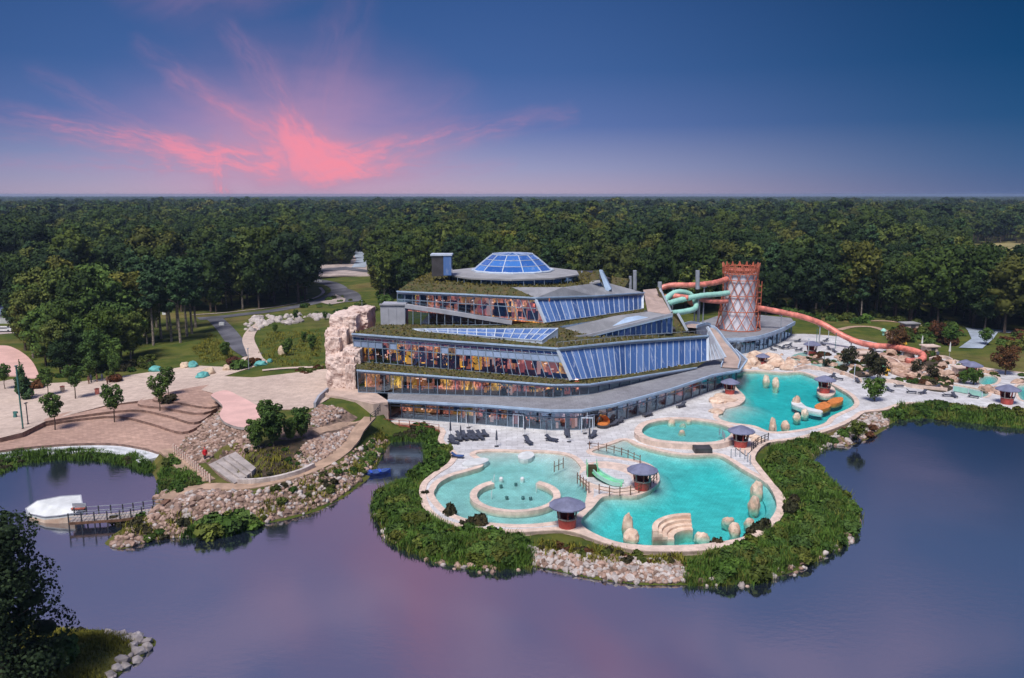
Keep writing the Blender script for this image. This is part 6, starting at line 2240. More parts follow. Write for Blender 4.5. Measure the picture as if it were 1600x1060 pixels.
# painted rock seats along the rear edge of the plaza
TEAL = [rock_mesh('painted_rock', M['teal'], 40 + k, 3, 0.25) for k in range(2)]
CRM = [rock_mesh('painted_rock', M['cream'], 44 + k, 3, 0.25) for k in range(2)]
for i, (px, py, w_, h_, c, lab) in enumerate(((244, 580, 2.6, 1.5, 0, 'teal painted rock seat alone at the rear of the plaza'), (290, 574, 2.2, 1.5, 1, 'cream painted rock in the rear pair'), (301, 573, 2.6, 1.6, 0, 'teal painted rock beside the cream one in the rear pair'),
                                              (327, 584, 2.4, 1.7, 1, 'cream painted rock in the front pair by the young trees'), (317, 589, 2.8, 1.3, 0, 'low teal painted rock of the front pair'), (354, 578, 1.8, 1.4, 1, 'small cream painted rock half under the bush'), (408, 571, 2.4, 1.3, 0, 'teal painted rock by the plaza entrance'), (422, 566, 1.4, 1.0, 0, 'smallest teal painted rock by the entrance lawn'),
                                              (441, 554, 2.0, 2.6, 1, 'upright cream rock at the lawn corner'))):
    p = P(px, py, plaza_z)
    inst('painted_rock', (TEAL if c == 0 else CRM)[i % 2], (p.x, p.y, p.z + h_ * 0.2), i * 1.1, (w_ * 0.55, w_ * 0.4, h_ * 0.6), lab, 'rock')
# people far across the plaza
for i, (px, py) in enumerate(((139, 600), (143, 598), (152, 597), (160, 596), (168, 601))):
    p = P(px, py, plaza_z)
    mb = MB()
    mb.tube([(-.08, 0, 0), (-.08, 0, .85)], [.07, .1], 6)
    mb.tube([(.08, .1, 0), (.08, 0, .85)], [.07, .1], 6)
    mb.tube([(0, 0, .8), (0, 0, 1.2), (0, 0, 1.45), (0, 0, 1.52)], [.19, .2, .17, .07], 8)
    mb.lathe([(0, 0), (.09, .08), (.09, .18), (0, .25)], 8, (0, 0, 1.5))
    for s in (-1, 1): mb.tube([(.2 * s, 0, 1.4), (.25 * s, 0, 1.1), (.24 * s, -.06, .85)], [.06, .055, .045], 6)
    o = mb.build('person', M['navy'] if i % 2 else M['wood'], loc=p, local=True)
    o.rotation_euler = (0, 0, i)
    tag(o, 'person in dark clothes in the small group under the plaza trees', 'person', 'people under the plaza trees')
# parked cars and blue-roofed house far left
hs = empty('house', P(10, 508, base_h), 'low house with a blue-grey roof at the far left edge', 'house')
p = P(5, 506, base_h)
mb = MB()
mb.box((p.x, p.y + 4, p.z + 1.4), (14, 8, 2.8))
mb.build('wall', M['wallwhite'], hs)
mb = MB()
a, b = (p.x - 7.6, p.x + 7.6)
y0, y1, zr = p.y - 0.6, p.y + 8.6, p.z + 2.8
mb.add([(a, y0, zr), (b, y0, zr), (b, y1, zr), (a, y1, zr), (a + 2, (y0 + y1) / 2, zr + 2.4), (b - 2, (y0 + y1) / 2, zr + 2.4)], [(0, 1, 5, 4), (1, 2, 5), (2, 3, 4, 5), (3, 0, 4), (3, 2, 1, 0)])
mb.build('roof', M['tileblue'], hs)
for k in range(4):
    mb = MB()
    mb.box((p.x - 5 + k * 3.2, p.y - .03, p.z + 1.5), (1.3, .1, 1.2))
    w_ = mb.build('window', M['whiteframe'], hs)
    mb = MB()
    mb.box((p.x - 5 + k * 3.2, p.y - .08, p.z + 1.5), (1.1, .06, 1.0))
    mb.build('pane', M['darkpanel'], w_)


def car(px, py, rz, col, lab, z=base_h, grp='cars parked by the far house'):
    o = empty('parked_car', P(px, py, z) + Vector((0, 0, 0.12)), lab, 'car', grp)
    o.rotation_euler = (0, 0, rz)
    mb = MB()
    mb.box((0, 0, .6), (4.2, 1.75, .6), top=.97)
    mb.box((-.2, 0, 1.15), (2.4, 1.6, .55), top=.8)
    mb.build('body', col, o, local=True)
    mb = MB()
    mb.box((-.2, 0, 1.16), (2.25, 1.64, .36), top=.84)
    mb.build('window', M['darkpanel'], o, local=True)
    for x_ in (-1.3, 1.3):
        for y_ in (-.8, .8):
            mb = MB()
            mb.tube([(x_, y_ - .1, .32), (x_, y_ + .1, .32)], .32, 10)
            mb.build('wheel', M['darkmetal'], o, local=True)
    return o


car(8, 519, 0.1, M['whitefab'], 'white car on the forecourt before the blue-roofed house')
car(27, 517, 0.1, M['greymetal'], 'grey car on the forecourt before the blue-roofed house')
# white gate piers and signs along the drives
for px, py, h_, w_, lab in ((347, 509, 1.0, 1.6, 'pale block at the fork of the asphalt path'), (258, 492, 1.4, 1.6, 'white block glimpsed between the pine trunks'), (496, 441, 0.8, 4.0, 'white barrier stone on the bend of the road')):
    p = P(px, py, base_h)
    mb = MB()
    mb.box((0, 0, h_ / 2), (w_, 0.8, h_), top=.92)
    o = mb.build('marker_block', M['whitehull'], loc=p, local=True)
    tag(o, lab, 'block')
# ---------------------------------------------------------------- vegetation: crowns are cores of small lobes wrapped in many leaf-clump faces
import bmesh as _bm
_b = _bm.new()
_bm.ops.create_icosphere(_b, subdivisions=2, radius=1.0)
ICO_V = np.array([v.co[:] for v in _b.verts])
ICO_F = np.array([[v.index for v in f.verts] for f in _b.faces])
_b.free()
_b = _bm.new()
_bm.ops.create_icosphere(_b, subdivisions=1, radius=1.0)
ICO1_V = np.array([v.co[:] for v in _b.verts])
ICO1_F = np.array([[v.index for v in f.verts] for f in _b.faces])
_b.free()


def np_mesh(name, v, tris, quads, mats, mi=None):
    me = bpy.data.meshes.new(name)
    nt, nq = len(tris), len(quads)
    me.vertices.add(len(v))
    me.vertices.foreach_set('co', np.asarray(v, np.float32).ravel())
    loops = np.concatenate([np.asarray(tris, np.int32).ravel(), np.asarray(quads, np.int32).ravel()]).astype(np.int32)
    me.loops.add(len(loops))
    me.loops.foreach_set('vertex_index', loops)
    me.polygons.add(nt + nq)
    st = np.concatenate([np.arange(nt) * 3, nt * 3 + np.arange(nq) * 4]).astype(np.int32)
    me.polygons.foreach_set('loop_start', st)
    for m in mats: me.materials.append(m)
    if mi is not None: me.polygons.foreach_set('material_index', np.asarray(mi, np.int32))
    me.update()
    me.validate()
    return me


def crown_data(lobes, nleaf, leaf, r, core=0.82, up=0.25, droop=0.0, fill=0.0, core_ico=1):
    """lobes: (x,y,z,rx,rz)"""
    L = np.array(lobes, float)
    V, T = [], []
    o = 0
    cv, cf = (ICO1_V, ICO1_F) if core_ico == 1 else (ICO_V, ICO_F)
    if core > 0:
        for x, y, z, rx, rz in L:
            jit = 1 + 0.16 * r.standard_normal((len(cv), 1))
            V.append(cv * jit * np.array([rx, rx, rz]) * core + np.array([x, y, z]))
            T.append(cf + o)
            o += len(cv)
    w = L[:, 3] ** 2
    pick = r.choice(len(L), nleaf, p=w / w.sum())
    d = r.standard_normal((nleaf, 3))
    d[:, 2] += up
    d /= np.linalg.norm(d, axis=1, keepdims=True)
    rad = 0.84 + 0.3 * r.random((nleaf, 1)) - fill * r.random((nleaf, 1))
    ctr = L[pick, :3] + d * rad * np.stack([L[pick, 3], L[pick, 3], L[pick, 4]], 1)
    n = d * 0.8 + r.standard_normal((nleaf, 3)) * 0.55
    n[:, 2] += 0.25
    n /= np.linalg.norm(n, axis=1, keepdims=True)
    a = np.cross(n, r.standard_normal((nleaf, 3)))
    a /= np.linalg.norm(a, axis=1, keepdims=True)
    b = np.cross(n, a)
    s = leaf * (0.55 + 0.9 * r.random((nleaf, 1)))
    q = np.stack([ctr - a * s * .5 - b * s * .38, ctr + a * s * .5 - b * s * .3, ctr + a * s * .42 + b * s * .4, ctr - a * s * .4 + b * s * .5], 1).reshape(-1, 3)
    Q = np.arange(nleaf * 4).reshape(-1, 4) + o
    V.append(q)
    return np.concatenate(V), (np.concatenate(T) if T else np.zeros((0, 3), int)), Q


def broad_lobes(H, Rr, h0, n, r):
    out = [(0, 0, h0 + (H - h0) * .5, Rr * .62, (H - h0) * .42)]
    for k in range(n):
        a = k * 2.4 + r.random()
        t = (k + .5) / n
        z = h0 + (H - h0) * (0.18 + 0.74 * t)
        rad = Rr * (0.72 * math.sin(math.pi * min(1, 0.22 + 0.72 * (1 - t))) + .05) * (0.8 + .4 * r.random())
        s = Rr * (0.30 + 0.2 * r.random())
        out.append((math.cos(a) * rad, math.sin(a) * rad, z, s, s * (0.75 + .2 * r.random())))
    return out


def pine_lobes(H, Rr, h0, n, r):
    out = []
    for k in range(n):
        a = k * 2.4 + r.random()
        t = (k + .5) / n
        rad = Rr * (0.25 + .5 * r.random()) * (1 - .55 * t)
        s = Rr * (.26 + .18 * r.random())
        out.append((math.cos(a) * rad, math.sin(a) * rad, h0 + (H - h0) * (t * .92 + .04), s, s * .6))
    return out


def cone_lobes(H, Rr, h0, n, r):
    out = []
    for k in range(n):
        t = (k + .5) / n
        a = k * 2.4
        w_ = Rr * (1 - t) ** .8 + .12
        out.append((math.cos(a) * w_ * .45, math.sin(a) * w_ * .45, h0 + (H - h0) * t, w_ * .62, (H - h0) / n * 1.6))
    return out


def trunk_data(H, r0, seed, limbs=5, Rr=3.0, h0=4.0):
    r = random.Random(seed)
    mb = MB()
    pts = [Vector((r.uniform(-.1, .1) * i, r.uniform(-.1, .1) * i, H * .85 * i / 4)) for i in range(5)]
    mb.tube(pts, [r0 * 1.25, r0, r0 * .8, r0 * .55, r0 * .25], 7)
    for k in range(limbs):
        a = k * 2.4 + r.random()
        z = h0 + (H - h0) * (0.05 + .5 * k / max(1, limbs))
        st = Vector((0, 0, z))
        e = st + Vector((math.cos(a) * Rr * .6, math.sin(a) * Rr * .6, Rr * .45))
        mb.tube([st, (st + e) / 2 + Vector((0, 0, .15)), e], [r0 * .45, r0 * .3, r0 * .1], 5)
    return mb


def tree_mesh(name, kind, H, Rr, h0, nl, leaf, nleaf, seed, leafm, barkm, r0=.28, core=0.82, both=True):
    r = np.random.default_rng(seed)
    lob = {'broad': broad_lobes, 'pine': pine_lobes, 'cone': cone_lobes}[kind](H, Rr, h0, nl, r)
    v, t, q = crown_data(lob, nleaf, leaf, r, core)
    tk = trunk_data(H, r0, seed, 4, Rr, h0)
    if not both: return np_mesh(name, v, t, q, [leafm]), tk.mesh('trunk', barkm)
    o = len(v)
    tv = np.array(tk.v)
    tq = np.array([f for f in tk.f if len(f) == 4]) + o
    Q = np.concatenate([q, tq])
    mi = [0] * (len(t) + len(q)) + [1] * len(tq)
    return np_mesh(name, np.concatenate([v, tv]), t, Q, [leafm, barkm], mi)


# forest kinds (unit: real metres)
FOREST = [tree_mesh('forest_tree', 'broad', 18 + k % 3 * 1.6, 4.7 + (k % 3) * .8, 2.5 + (k % 3), 17 + k, 0.6, 2300, 100 + k, M['leaf'], M['bark'], .3, .84) for k in range(5)]
FOREST.append(tree_mesh('forest_tree', 'pine', 21, 3.6, 9, 13, 0.6, 1300, 120, M['needle'], M['palebark'], .26, .8))
FOREST.append(tree_mesh('forest_tree', 'broad', 22, 3.6, 3, 18, 0.55, 1700, 121, M['birch'], M['palebark'], .22, .8))
FOREST.append(tree_mesh('forest_tree', 'broad', 15, 5.2, 1.2, 14, 0.6, 1500, 122, M['birch'], M['bark'], .25, .8))
FOREST.append(tree_mesh('forest_tree', 'pine', 19, 4.4, 5, 15, 0.3, 900, 123, M['drybranch'], M['palebark'], .3, 0))
FAR = [tree_mesh('forest_tree', 'broad', 18.5 + k, 5.2, 5, 9, 1.5, 420, 140 + k, M['leaf'], M['bark'], .3, .9) for k in range(4)]

FAR += [tree_mesh('forest_tree', 'broad', 20, 5.0, 4, 9, 1.4, 420, 150, M['birch'], M['bark'], .3, .9), tree_mesh('forest_tree', 'pine', 21, 4.6, 6, 9, 1.3, 380, 151, M['needle'], M['bark'], .3, .9)]


def clearing(x, y):
    """where no tall forest stands"""
    x, y = np.asarray(x, float), np.asarray(y, float)
    px = 800 + FPX * x / (y * _cp + 30 * _sp)
    return px, ((px > 478) & (px < 588) & (y < 425)) | ((px > 1508) & (y > 285) & (y < 640)) | ((px > 1508) & (y > 285) & (y < 640)) | ((px > 548) & (px < 575) & (y < 520) & (y > 380))


def front_y(px):
    """distance of the wood's edge, by bearing"""
    xs = [-400, -60, 20, 60, 200, 320, 400, 490, 500, 575, 590, 665, 680, 1000, 1060, 1200, 1300, 1400, 1500, 1600, 2000]
    ys = [255, 250, 235, 250, 262, 262, 266, 270, 300, 300, 272, 272, 300, 290, 262, 258, 252, 243, 232, 222, 215]
    return np.interp(px, xs, ys)


def scatter(y0, y1, step, seed, jit=.42):
    r = np.random.default_rng(seed)
    out = []
    y = y0
    while y < y1:
        hw = .72 * y + 70
        x = np.arange(-hw, hw, step)
        xx = x + r.uniform(-jit, jit, len(x)) * step
        yy = y + r.uniform(-jit, jit, len(x)) * step
        out.append(np.stack([xx, yy], 1))
        y += step * .92
    p = np.concatenate(out)
    px, clr = clearing(p[:, 0], p[:, 1])
    return p[(p[:, 1] > front_y(px)) & ~clr]


near = scatter(205, 620, 7.8, 1)
order = np.argsort(near[:, 1] - front_y(clearing(near[:, 0], near[:, 1])[0]) + (near[:, 1] - 200) * .12)
px_ = 800 + FPX * near[:, 0] / (near[:, 1] * _cp)
order = [i for i in order if -30 < px_[i] < 1630]
single = set(order[:235])
FG = 'trees of the forest round the resort'
r_ = random.Random(5)
KIND_WORDS = ('dense dark green broad tree', 'bluish green pine', 'slender light green tree', 'low rounded light green tree', 'bare greyish brown tree')


def region_words(px):
    return ('at the forest edge left of the road clearing' if px < 480 else 'at the forest edge behind the tiered glass building' if px < 1080 else
            'at the forest edge behind the orange slide tower' if px < 1300 else 'at the forest edge beyond the right-hand scrub')


for i in single:
    x, y = near[i]
    k = r_.choice((0, 1, 2, 3, 4, 0, 1, 2, 3, 4, 0, 1, 2, 3, 4, 5, 5, 6, 7, 7))
    if r_.random() < .02: k = 8
    s = r_.uniform(.66, 1.2) * (1 + .45 * mnoise.noise(Vector((x * .018, y * .018, 3))))
    inst('forest_tree', FOREST[k], (x, y, gz(x, y) - .2), r_.uniform(0, 6.28), (s * r_.uniform(.9, 1.15), s * r_.uniform(.9, 1.15), s), f'{KIND_WORDS[min(max(k - 4, 0), 4)]} {region_words(px_[i])}', 'tree', FG)


def gn_scatter(name, pts, zs, sc_, coll_meshes, seed):
    """one object: instances of the kinds on the given points"""
    col = bpy.data.collections.new(name + '_kinds')
    for me in coll_meshes:
        col.objects.link(bpy.data.objects.new('kind', me))
    me = bpy.data.meshes.new(name)
    me.vertices.add(len(pts))
    me.vertices.foreach_set('co', np.column_stack([pts, zs]).astype(np.float32).ravel())
    at = me.attributes.new('size', 'FLOAT', 'POINT')
    at.data.foreach_set('value', np.asarray(sc_, np.float32))
    o = bpy.data.objects.new(name, me)
    C.objects.link(o)
    g = bpy.data.node_groups.new(name, 'GeometryNodeTree')
    g.interface.new_socket('Geometry', in_out='INPUT', socket_type='NodeSocketGeometry')
    g.interface.new_socket('Geometry', in_out='OUTPUT', socket_type='NodeSocketGeometry')
    nd, ln = g.nodes, g.links
    gi, go = nd.new('NodeGroupInput'), nd.new('NodeGroupOutput')
    io, ci = nd.new('GeometryNodeInstanceOnPoints'), nd.new('GeometryNodeCollectionInfo')
    ci.inputs[0].default_value = col
    ci.inputs[1].default_value = True
    ci.inputs[2].default_value = True
    rv = nd.new('FunctionNodeRandomValue')
    rv.data_type = 'FLOAT_VECTOR'
    rv.inputs[0].default_value = (0, 0, 0)
    rv.inputs[1].default_value = (0, 0, 6.283)
    rv.inputs['Seed'].default_value = seed
    na = nd.new('GeometryNodeInputNamedAttribute')
    na.data_type = 'FLOAT'
    na.inputs[0].default_value = 'size'
    io.inputs['Pick Instance'].default_value = True
    ln.new(gi.outputs[0], io.inputs['Points'])
    ln.new(ci.outputs[0], io.inputs['Instance'])
    ln.new(rv.outputs[0], io.inputs['Rotation'])
    ln.new(na.outputs[0], io.inputs['Scale'])
    ln.new(io.outputs[0], go.inputs[0])
    md = o.modifiers.new('scatter', 'NODES')
    md.node_group = g
    o['kind'] = 'stuff'
    return o


rest = near[[i for i in range(len(near)) if i not in single]]
r2 = np.random.default_rng(3)
gn_scatter('forest', rest, base_h(rest[:, 0], rest[:, 1]) - .3, r2.uniform(.66, 1.22, len(rest)) * np.array([1 + .45 * mnoise.noise(Vector((a * .018, b * .018, 3))) for a, b in rest]), FOREST[:5] + FOREST[:5] + FOREST[5:8], 1)
midp = scatter(620, 1500, 11.0, 2)
farp = scatter(1500, 6500, 32, 4)
allf = np.concatenate([midp, farp])
sz = np.concatenate([r2.uniform(.75, 1.35, len(midp)) * np.array([1 + .4 * mnoise.noise(Vector((a * .012, b * .012, 3))) for a, b in midp]), r2.uniform(1.1, 1.5, len(farp))])
zz = np.concatenate([np.full(len(midp), 1.5), np.full(len(farp), -5.0)])
gn_scatter('distant_forest', allf, zz, sz, FAR[:4] + FAR[:4] + FAR, 2)
# far bumpy canopy sheet, so that no ground shows between the farthest crowns
xs, ys = np.meshgrid(np.linspace(-9000, 9000, 150), np.concatenate([np.linspace(1500, 4000, 60), np.linspace(4100, 9000, 30)]))
zc = 10 + 4 * np.sin(xs * .013 + 2 * np.sin(ys * .004)) * np.sin(ys * .011) + r2.uniform(-3, 3, xs.shape)
nx = xs.shape[1]
ii, jj = np.meshgrid(np.arange(nx - 1), np.arange(xs.shape[0] - 1))
qq = (jj * nx + ii).ravel()
me = np_mesh('forest_canopy', np.stack([xs, ys, zc], -1).reshape(-1, 3), np.zeros((0, 3), int), np.stack([qq, qq + 1, qq + nx + 1, qq + nx], -1), [M['leaf']])
o = bpy.data.objects.new('forest_canopy', me)
C.objects.link(o)
o['kind'] = 'stuff'

# ---------------------------------------------------------------- trees with trunk and crown of their own
def tree_kind(kind, H, Rr, h0, nl, leaf, nleaf, seed, leafm, barkm, r0, core=.8):
    cm, tm = tree_mesh('crown', kind, H, Rr, h0, nl, leaf, nleaf, seed, M[leafm], M[barkm], r0, core, False)
    return cm, tm


def plant_tree(km, loc, rz, s, label, group=None, name='tree'):
    o = empty(name, loc, label, 'tree', group)
    o.rotation_euler = (0, 0, rz)
    o.scale = s if isinstance(s, tuple) else (s, s, s)
    for nm, me in (('crown', km[0]), ('trunk', km[1])):
        c = bpy.data.objects.new(nm, me)
        C.objects.link(c)
        c.parent = o
    return o


KP = [tree_kind('pine', 1, 1, 1, 1, 1, 10, 1, 'needle', 'palebark', .1)] and [tree_kind('pine', 20 + k, 3.9, 10 - k, 14, .55, 2000, 200 + k, 'needle', 'palebark', .3) for k in range(3)]
KB = [tree_kind('broad', 17 + k, 4.8, 2.5, 17, .55, 2600, 210 + k, 'leaf', 'bark', .3) for k in range(4)]
KB += [tree_kind('broad', 18, 4.2, 2, 16, .5, 2400, 216, 'birch', 'palebark', .25), tree_kind('broad', 16, 4.6, 1.5, 15, .5, 2200, 217, 'young', 'bark', .25)]
KS = [tree_kind('broad', 9, 2.3, .8, 16, .32, 2600, 220 + k, 'young', 'bark', .14, .6) for k in range(2)]
KY = [tree_kind('broad', 5.8, 1.35, 1.7, 14, .2, 1700, 230 + k, 'young', 'bark', .08, .5) for k in range(3)]
KC = [tree_kind('cone', 7.0, 1.7, .8, 10, .3, 1300, 240, 'needle', 'bark', .1)]
g1 = 'broad trees of the grove beside the plaza'
g2 = 'pines with bare trunks at the right of the grove'
rr_ = random.Random(21)
for i, (px, py, H) in enumerate(((40, 548, 15), (62, 556, 18), (85, 566, 16), (110, 575, 15), (138, 578, 13), (165, 574, 12), (190, 562, 15), (208, 556, 13), (75, 540, 20), (105, 545, 21), (135, 550, 19), (162, 548, 20), (185, 540, 20), (205, 535, 19), (60, 530, 22), (95, 528, 22), (128, 530, 22), (160, 525, 22), (50, 543, 19), (230, 538, 12), (175, 582, 9), (120, 585, 9), (95, 588, 8))):
    kb = rr_.choice((0, 1, 2, 3, 4, 4, 5, 5))
    plant_tree(KB[kb], P(px, py, base_h), rr_.uniform(0, 6), H / 18.0 * rr_.uniform(.95, 1.05), ('tall ' if H > 17 else 'lower ') + ('dark green' if kb < 4 else 'pale yellow-green' if kb == 4 else 'fresh green') + ' leafy tree in the grove at the rear of the plaza', g1)
for i, (px, py, H) in enumerate(((240, 540, 20), (252, 530, 21), (268, 534, 20), (282, 536, 20), (292, 526, 21), (300, 522, 20), (226, 525, 21), (278, 515, 21), (306, 512, 20), (262, 516, 21), (245, 512, 21), (215, 515, 22))):
    plant_tree(KP[i % 3], P(px, py, base_h), rr_.uniform(0, 6), H / 21.0, 'tall pine with a bare pale trunk at the edge of the grove', g2)
for i, (px, py, H) in enumerate(((52, 560, 17), (72, 572, 15), (98, 584, 12), (150, 584, 11), (205, 566, 12))):
    plant_tree(KB[4 + i % 2], P(px, py, base_h), i * 1.7, H / 18, 'light yellow-green leafy tree along the near side of the grove', 'light trees along the near side of the grove')
for px, py, H, lab in ((118, 623, 6.4, 'young plaza tree behind the reddish bin, in a round pit'), (86, 672, 6.3, 'young plaza tree on the brick terrace nearest the lamp posts'), (179, 660, 6.6, 'young plaza tree in the middle of the brick terraces'), (250, 642, 6.2, 'young plaza tree on the upper terrace steps, nearer of the twin trees'), (263, 619, 5.6, 'young plaza tree beside the dark shrub, farther of the twin trees'),
                       (75, 618, 5.4, 'bushy young tree between the conifer and the plaza tree'), (142, 597, 5.0, 'young tree at the grove edge above the group of people'), (180, 592, 5.0, 'young tree at the grove foot by the reddish bush'), (8, 608, 5.0, 'young tree cut by the left picture edge on the pink forecourt')):
    plant_tree(KY[int(px) % 3], P(px, py, lambda x, y: max(float(plaza_z(x, y)), 0) if py < 640 or px > 300 else (1.35 if px < 240 else 2.7)), px, H / 5.6, lab)
plant_tree(KC[0], P(37, 624, plaza_z), 0, 1.0, 'dark pointed conifer standing behind the teal lamp post', name='conifer')
for px, py, H, lab in ((428, 700, 7.2, 'largest bright green tree in the dark planted bed below the pink platform'), (400, 704, 5.0, 'lower bushy tree at the left of the planted bed'), (472, 688, 5.6, 'green tree at the right of the planted bed near the stone slope'), (455, 692, 4.0, 'small tree between the two larger ones in the planted bed'), (415, 665, 4.6, 'slender young tree just behind the largest one of the planted bed')):
    plant_tree(KS[px % 2], P(px, py, gz), px, H / 9 * .95, lab)
for px, py, H, lab in ((608, 452, 16, 'dark rounded tree left of the grey stair head on the roof'), (632, 458, 15, 'dark tree close behind the top left roof corner'), (590, 446, 14, 'dark tree at the edge of the pale car park')):
    plant_tree(KB[px % 3], P(px, py, base_h), px, H / 17, lab)
for px, py, H, s in ((352, 560, 4, 1), (448, 556, 3.6, 0), (452, 548, 3.2, 1), (488, 548, 4.0, 1), (462, 500, 3.2, 0), (540, 494, 3, 1), (508, 500, 2.6, 0), (430, 520, 2.6, 1), (475, 535, 2.8, 0)):
    plant_tree(KS[s], P(px, py, base_h), px, H / 9, 'small bushy tree on the meadow between plaza entrance and cliff', 'small trees on the meadow')
# the tall foreground pine on the spit
KF = tree_kind('pine', 14.6, 5.0, .8, 52, .19, 21000, 300, 'darkneedle', 'bark', .3, .5)
plant_tree(KF, P(8, 1078, gz), 1.2, (1.0, 1.0, 1.0), 'big dark pine in the foreground at the lower left corner', name='pine_tree')

# ---------------------------------------------------------------- bushes
def bush_mesh(seed, leafm, n=420, leaf=.3, flat=.75):
    r = np.random.default_rng(seed)
    lob = [(r.uniform(-.55, .55), r.uniform(-.55, .55), r.uniform(.35, .75) * flat, r.uniform(.38, .6), r.uniform(.38, .6) * flat) for _ in range(7)]
    v, t, q = crown_data(lob, n, leaf, r, .8, .5)
    return np_mesh('bush', v, t, q, [M[leafm]])


BU = {k: [bush_mesh(400 + 10 * i + j, k) for j in range(3)] for i, k in enumerate(('shrub', 'darkshrub', 'redshrub', 'yellowshrub', 'young'))}


def rand_in(poly, n, z, seed):
    """n random points inside a pixel outline, spread evenly on the ground"""
    w = [P(a, b, z if not callable(z) else (lambda x, y: max(gz(x, y), 0.05))) for a, b in poly]
    a = arr2(w)
    r = np.random.default_rng(seed)
    out = []
    for _ in range(400):
        X = r.uniform(a[:, 0].min(), a[:, 0].max(), n)
        Y = r.uniform(a[:, 1].min(), a[:, 1].max(), n)
        k = inside(w, X, Y)
        out += list(zip(X[k], Y[k]))
        if len(out) >= n: break
    return out[:n]


BUSH_LIST = []


def bushes(poly, n, kinds, size, label, group, seed, z=gz, name='bush', hs=1.0, avoid=()):
    r = random.Random(seed)
    for x, y in rand_in(poly, n, z, seed):
        if any(inside(q, x, y) for q in avoid): continue
        s = r.uniform(*size)
        h = gz(x, y) if not inside(DECK, x, y) else 1.25
        if h < -.1: continue
        BUSH_LIST.append((s / math.hypot(x, y), r.choice(kinds), r.randrange(3), (x, y, h - .12 * s), r.uniform(0, 6.28), (s, s * r.uniform(.85, 1.15), s * hs * r.uniform(.85, 1.2)), label, group))


DK = (grow(DECK, 0.2),)
gB = 'green bushes on the reedy bank round the pool deck'
lB = 'green bush on the reedy bank between pool deck and lake'
bushes([(588, 795), (600, 768), (640, 762), (652, 785), (668, 812), (720, 832), (790, 842), (822, 852), (815, 882), (745, 884), (675, 866), (615, 842)], 105, ('shrub', 'shrub', 'yellowshrub', 'young'), (.6, 1.25), 'green bush on the reedy bank round the pale paddling pool', gB, 1, avoid=DK, hs=1.0)
bushes([(668, 688), (684, 690), (700, 712), (680, 735), (652, 752), (640, 752), (668, 728)], 18, ('shrub',), (.8, 1.4), 'green bush on the right bank of the narrow inlet', gB, 2, avoid=DK)
bushes([(606, 676), (660, 672), (680, 682), (664, 688), (612, 686)], 16, ('shrub', 'darkshrub'), (.7, 1.2), 'green bush at the head of the inlet under the red edged walk', gB, 3, avoid=DK)
bushes([(1080, 872), (1130, 868), (1190, 848), (1230, 812), (1232, 780), (1200, 728), (1215, 705), (1262, 690), (1290, 684), (1292, 692), (1258, 716), (1330, 792), (1335, 830), (1300, 856), (1180, 908), (1085, 912)], 165, ('shrub', 'shrub', 'young', 'yellowshrub'), (.6, 1.25), 'green bush on the wide reedy bank right of the main pool', gB, 4, avoid=DK, hs=1.0)
bushes([(1380, 652), (1410, 636), (1440, 634), (1500, 640), (1600, 651), (1600, 662), (1500, 652), (1440, 646), (1400, 652)], 46, ('shrub', 'yellowshrub'), (.9, 1.5), 'green bush in the narrow hedge between the far right decks and the lake', 'bushes of the hedge along the far right shore', 5, avoid=DK)
for px, py, s, lab in ((703, 812, 1.7, 'dark umbrella-shaped bush left of the pair on the paddling pool rim'), (726, 828, 1.3, 'dark bush, left one of the pair below the paddling pool'), (745, 828, 1.9, 'biggest dark bush of the pair below the paddling pool'), (1190, 836, 2.0, 'dark bush on the lower right rim of the main pool'), (1172, 843, 1.4, 'smaller dark bush beside the dark one on the main pool rim'), (1122, 856, 1.3, 'dark low bush at the front rim of the main pool'),
                       (1234, 805, 1.9, 'dark bush right of the main pool'), (1240, 790, 1.5, 'dark bush behind the one right of the main pool'), (662, 780, 1.3, 'dark bush by the left rim of the paddling pool')):
    inst('bush', BU['darkshrub'][px % 3], P(px, py, lambda x, y: max(gz(x, y), .4)) - Vector((0, 0, .2)), px, (s * .62, s * .62, s * 1.15), lab, 'bush')
bushes([(290, 836), (300, 812), (330, 800), (392, 795), (400, 815), (350, 834)], 16, ('shrub', 'young'), (1.1, 1.8), 'dark green bush of the thicket standing in the lake below the stone bank', 'bushes of the thicket below the stone bank', 6)
bushes([(250, 760), (256, 722), (270, 716), (300, 745), (316, 756), (285, 768), (262, 775)], 22, ('shrub', 'young', 'yellowshrub'), (.5, 1.0), 'small green bush on the bank behind the post fence', 'bushes by the post fence', 7)
bushes([(545, 745), (590, 672), (605, 680), (588, 720), (560, 750)], 26, ('yellowshrub', 'shrub', 'young'), (.4, .8), 'low shrub among the pale stones beside the inlet', 'low shrubs among the bank stones', 8)
bushes([(420, 770), (480, 750), (540, 725), (545, 760), (480, 790), (400, 812)], 24, ('yellowshrub', 'shrub', 'darkshrub'), (.35, .75), 'low shrub among the pale stones beside the inlet', 'low shrubs among the bank stones', 9)
bushes([(185, 845), (210, 815), (290, 800), (295, 830), (240, 838)], 14, ('yellowshrub', 'darkshrub', 'shrub'), (.4, .9), 'low shrub among the stones of the jetty point', 'low shrubs on the jetty point', 10)
bushes([(830, 850), (900, 855), (1060, 872), (1065, 890), (960, 880), (860, 868)], 26, ('redshrub', 'yellowshrub', 'darkshrub'), (.4, .75), 'brownish low shrub above the stone bank in front of the pools', 'low shrubs above the front stone bank', 11, avoid=DK)
bushes([(385, 715), (440, 700), (480, 715), (470, 735), (400, 748), (372, 748)], 30, ('darkshrub', 'shrub'), (.3, .6), 'low dark plant in the bed inside the sand path', 'plants of the dark bed', 12)
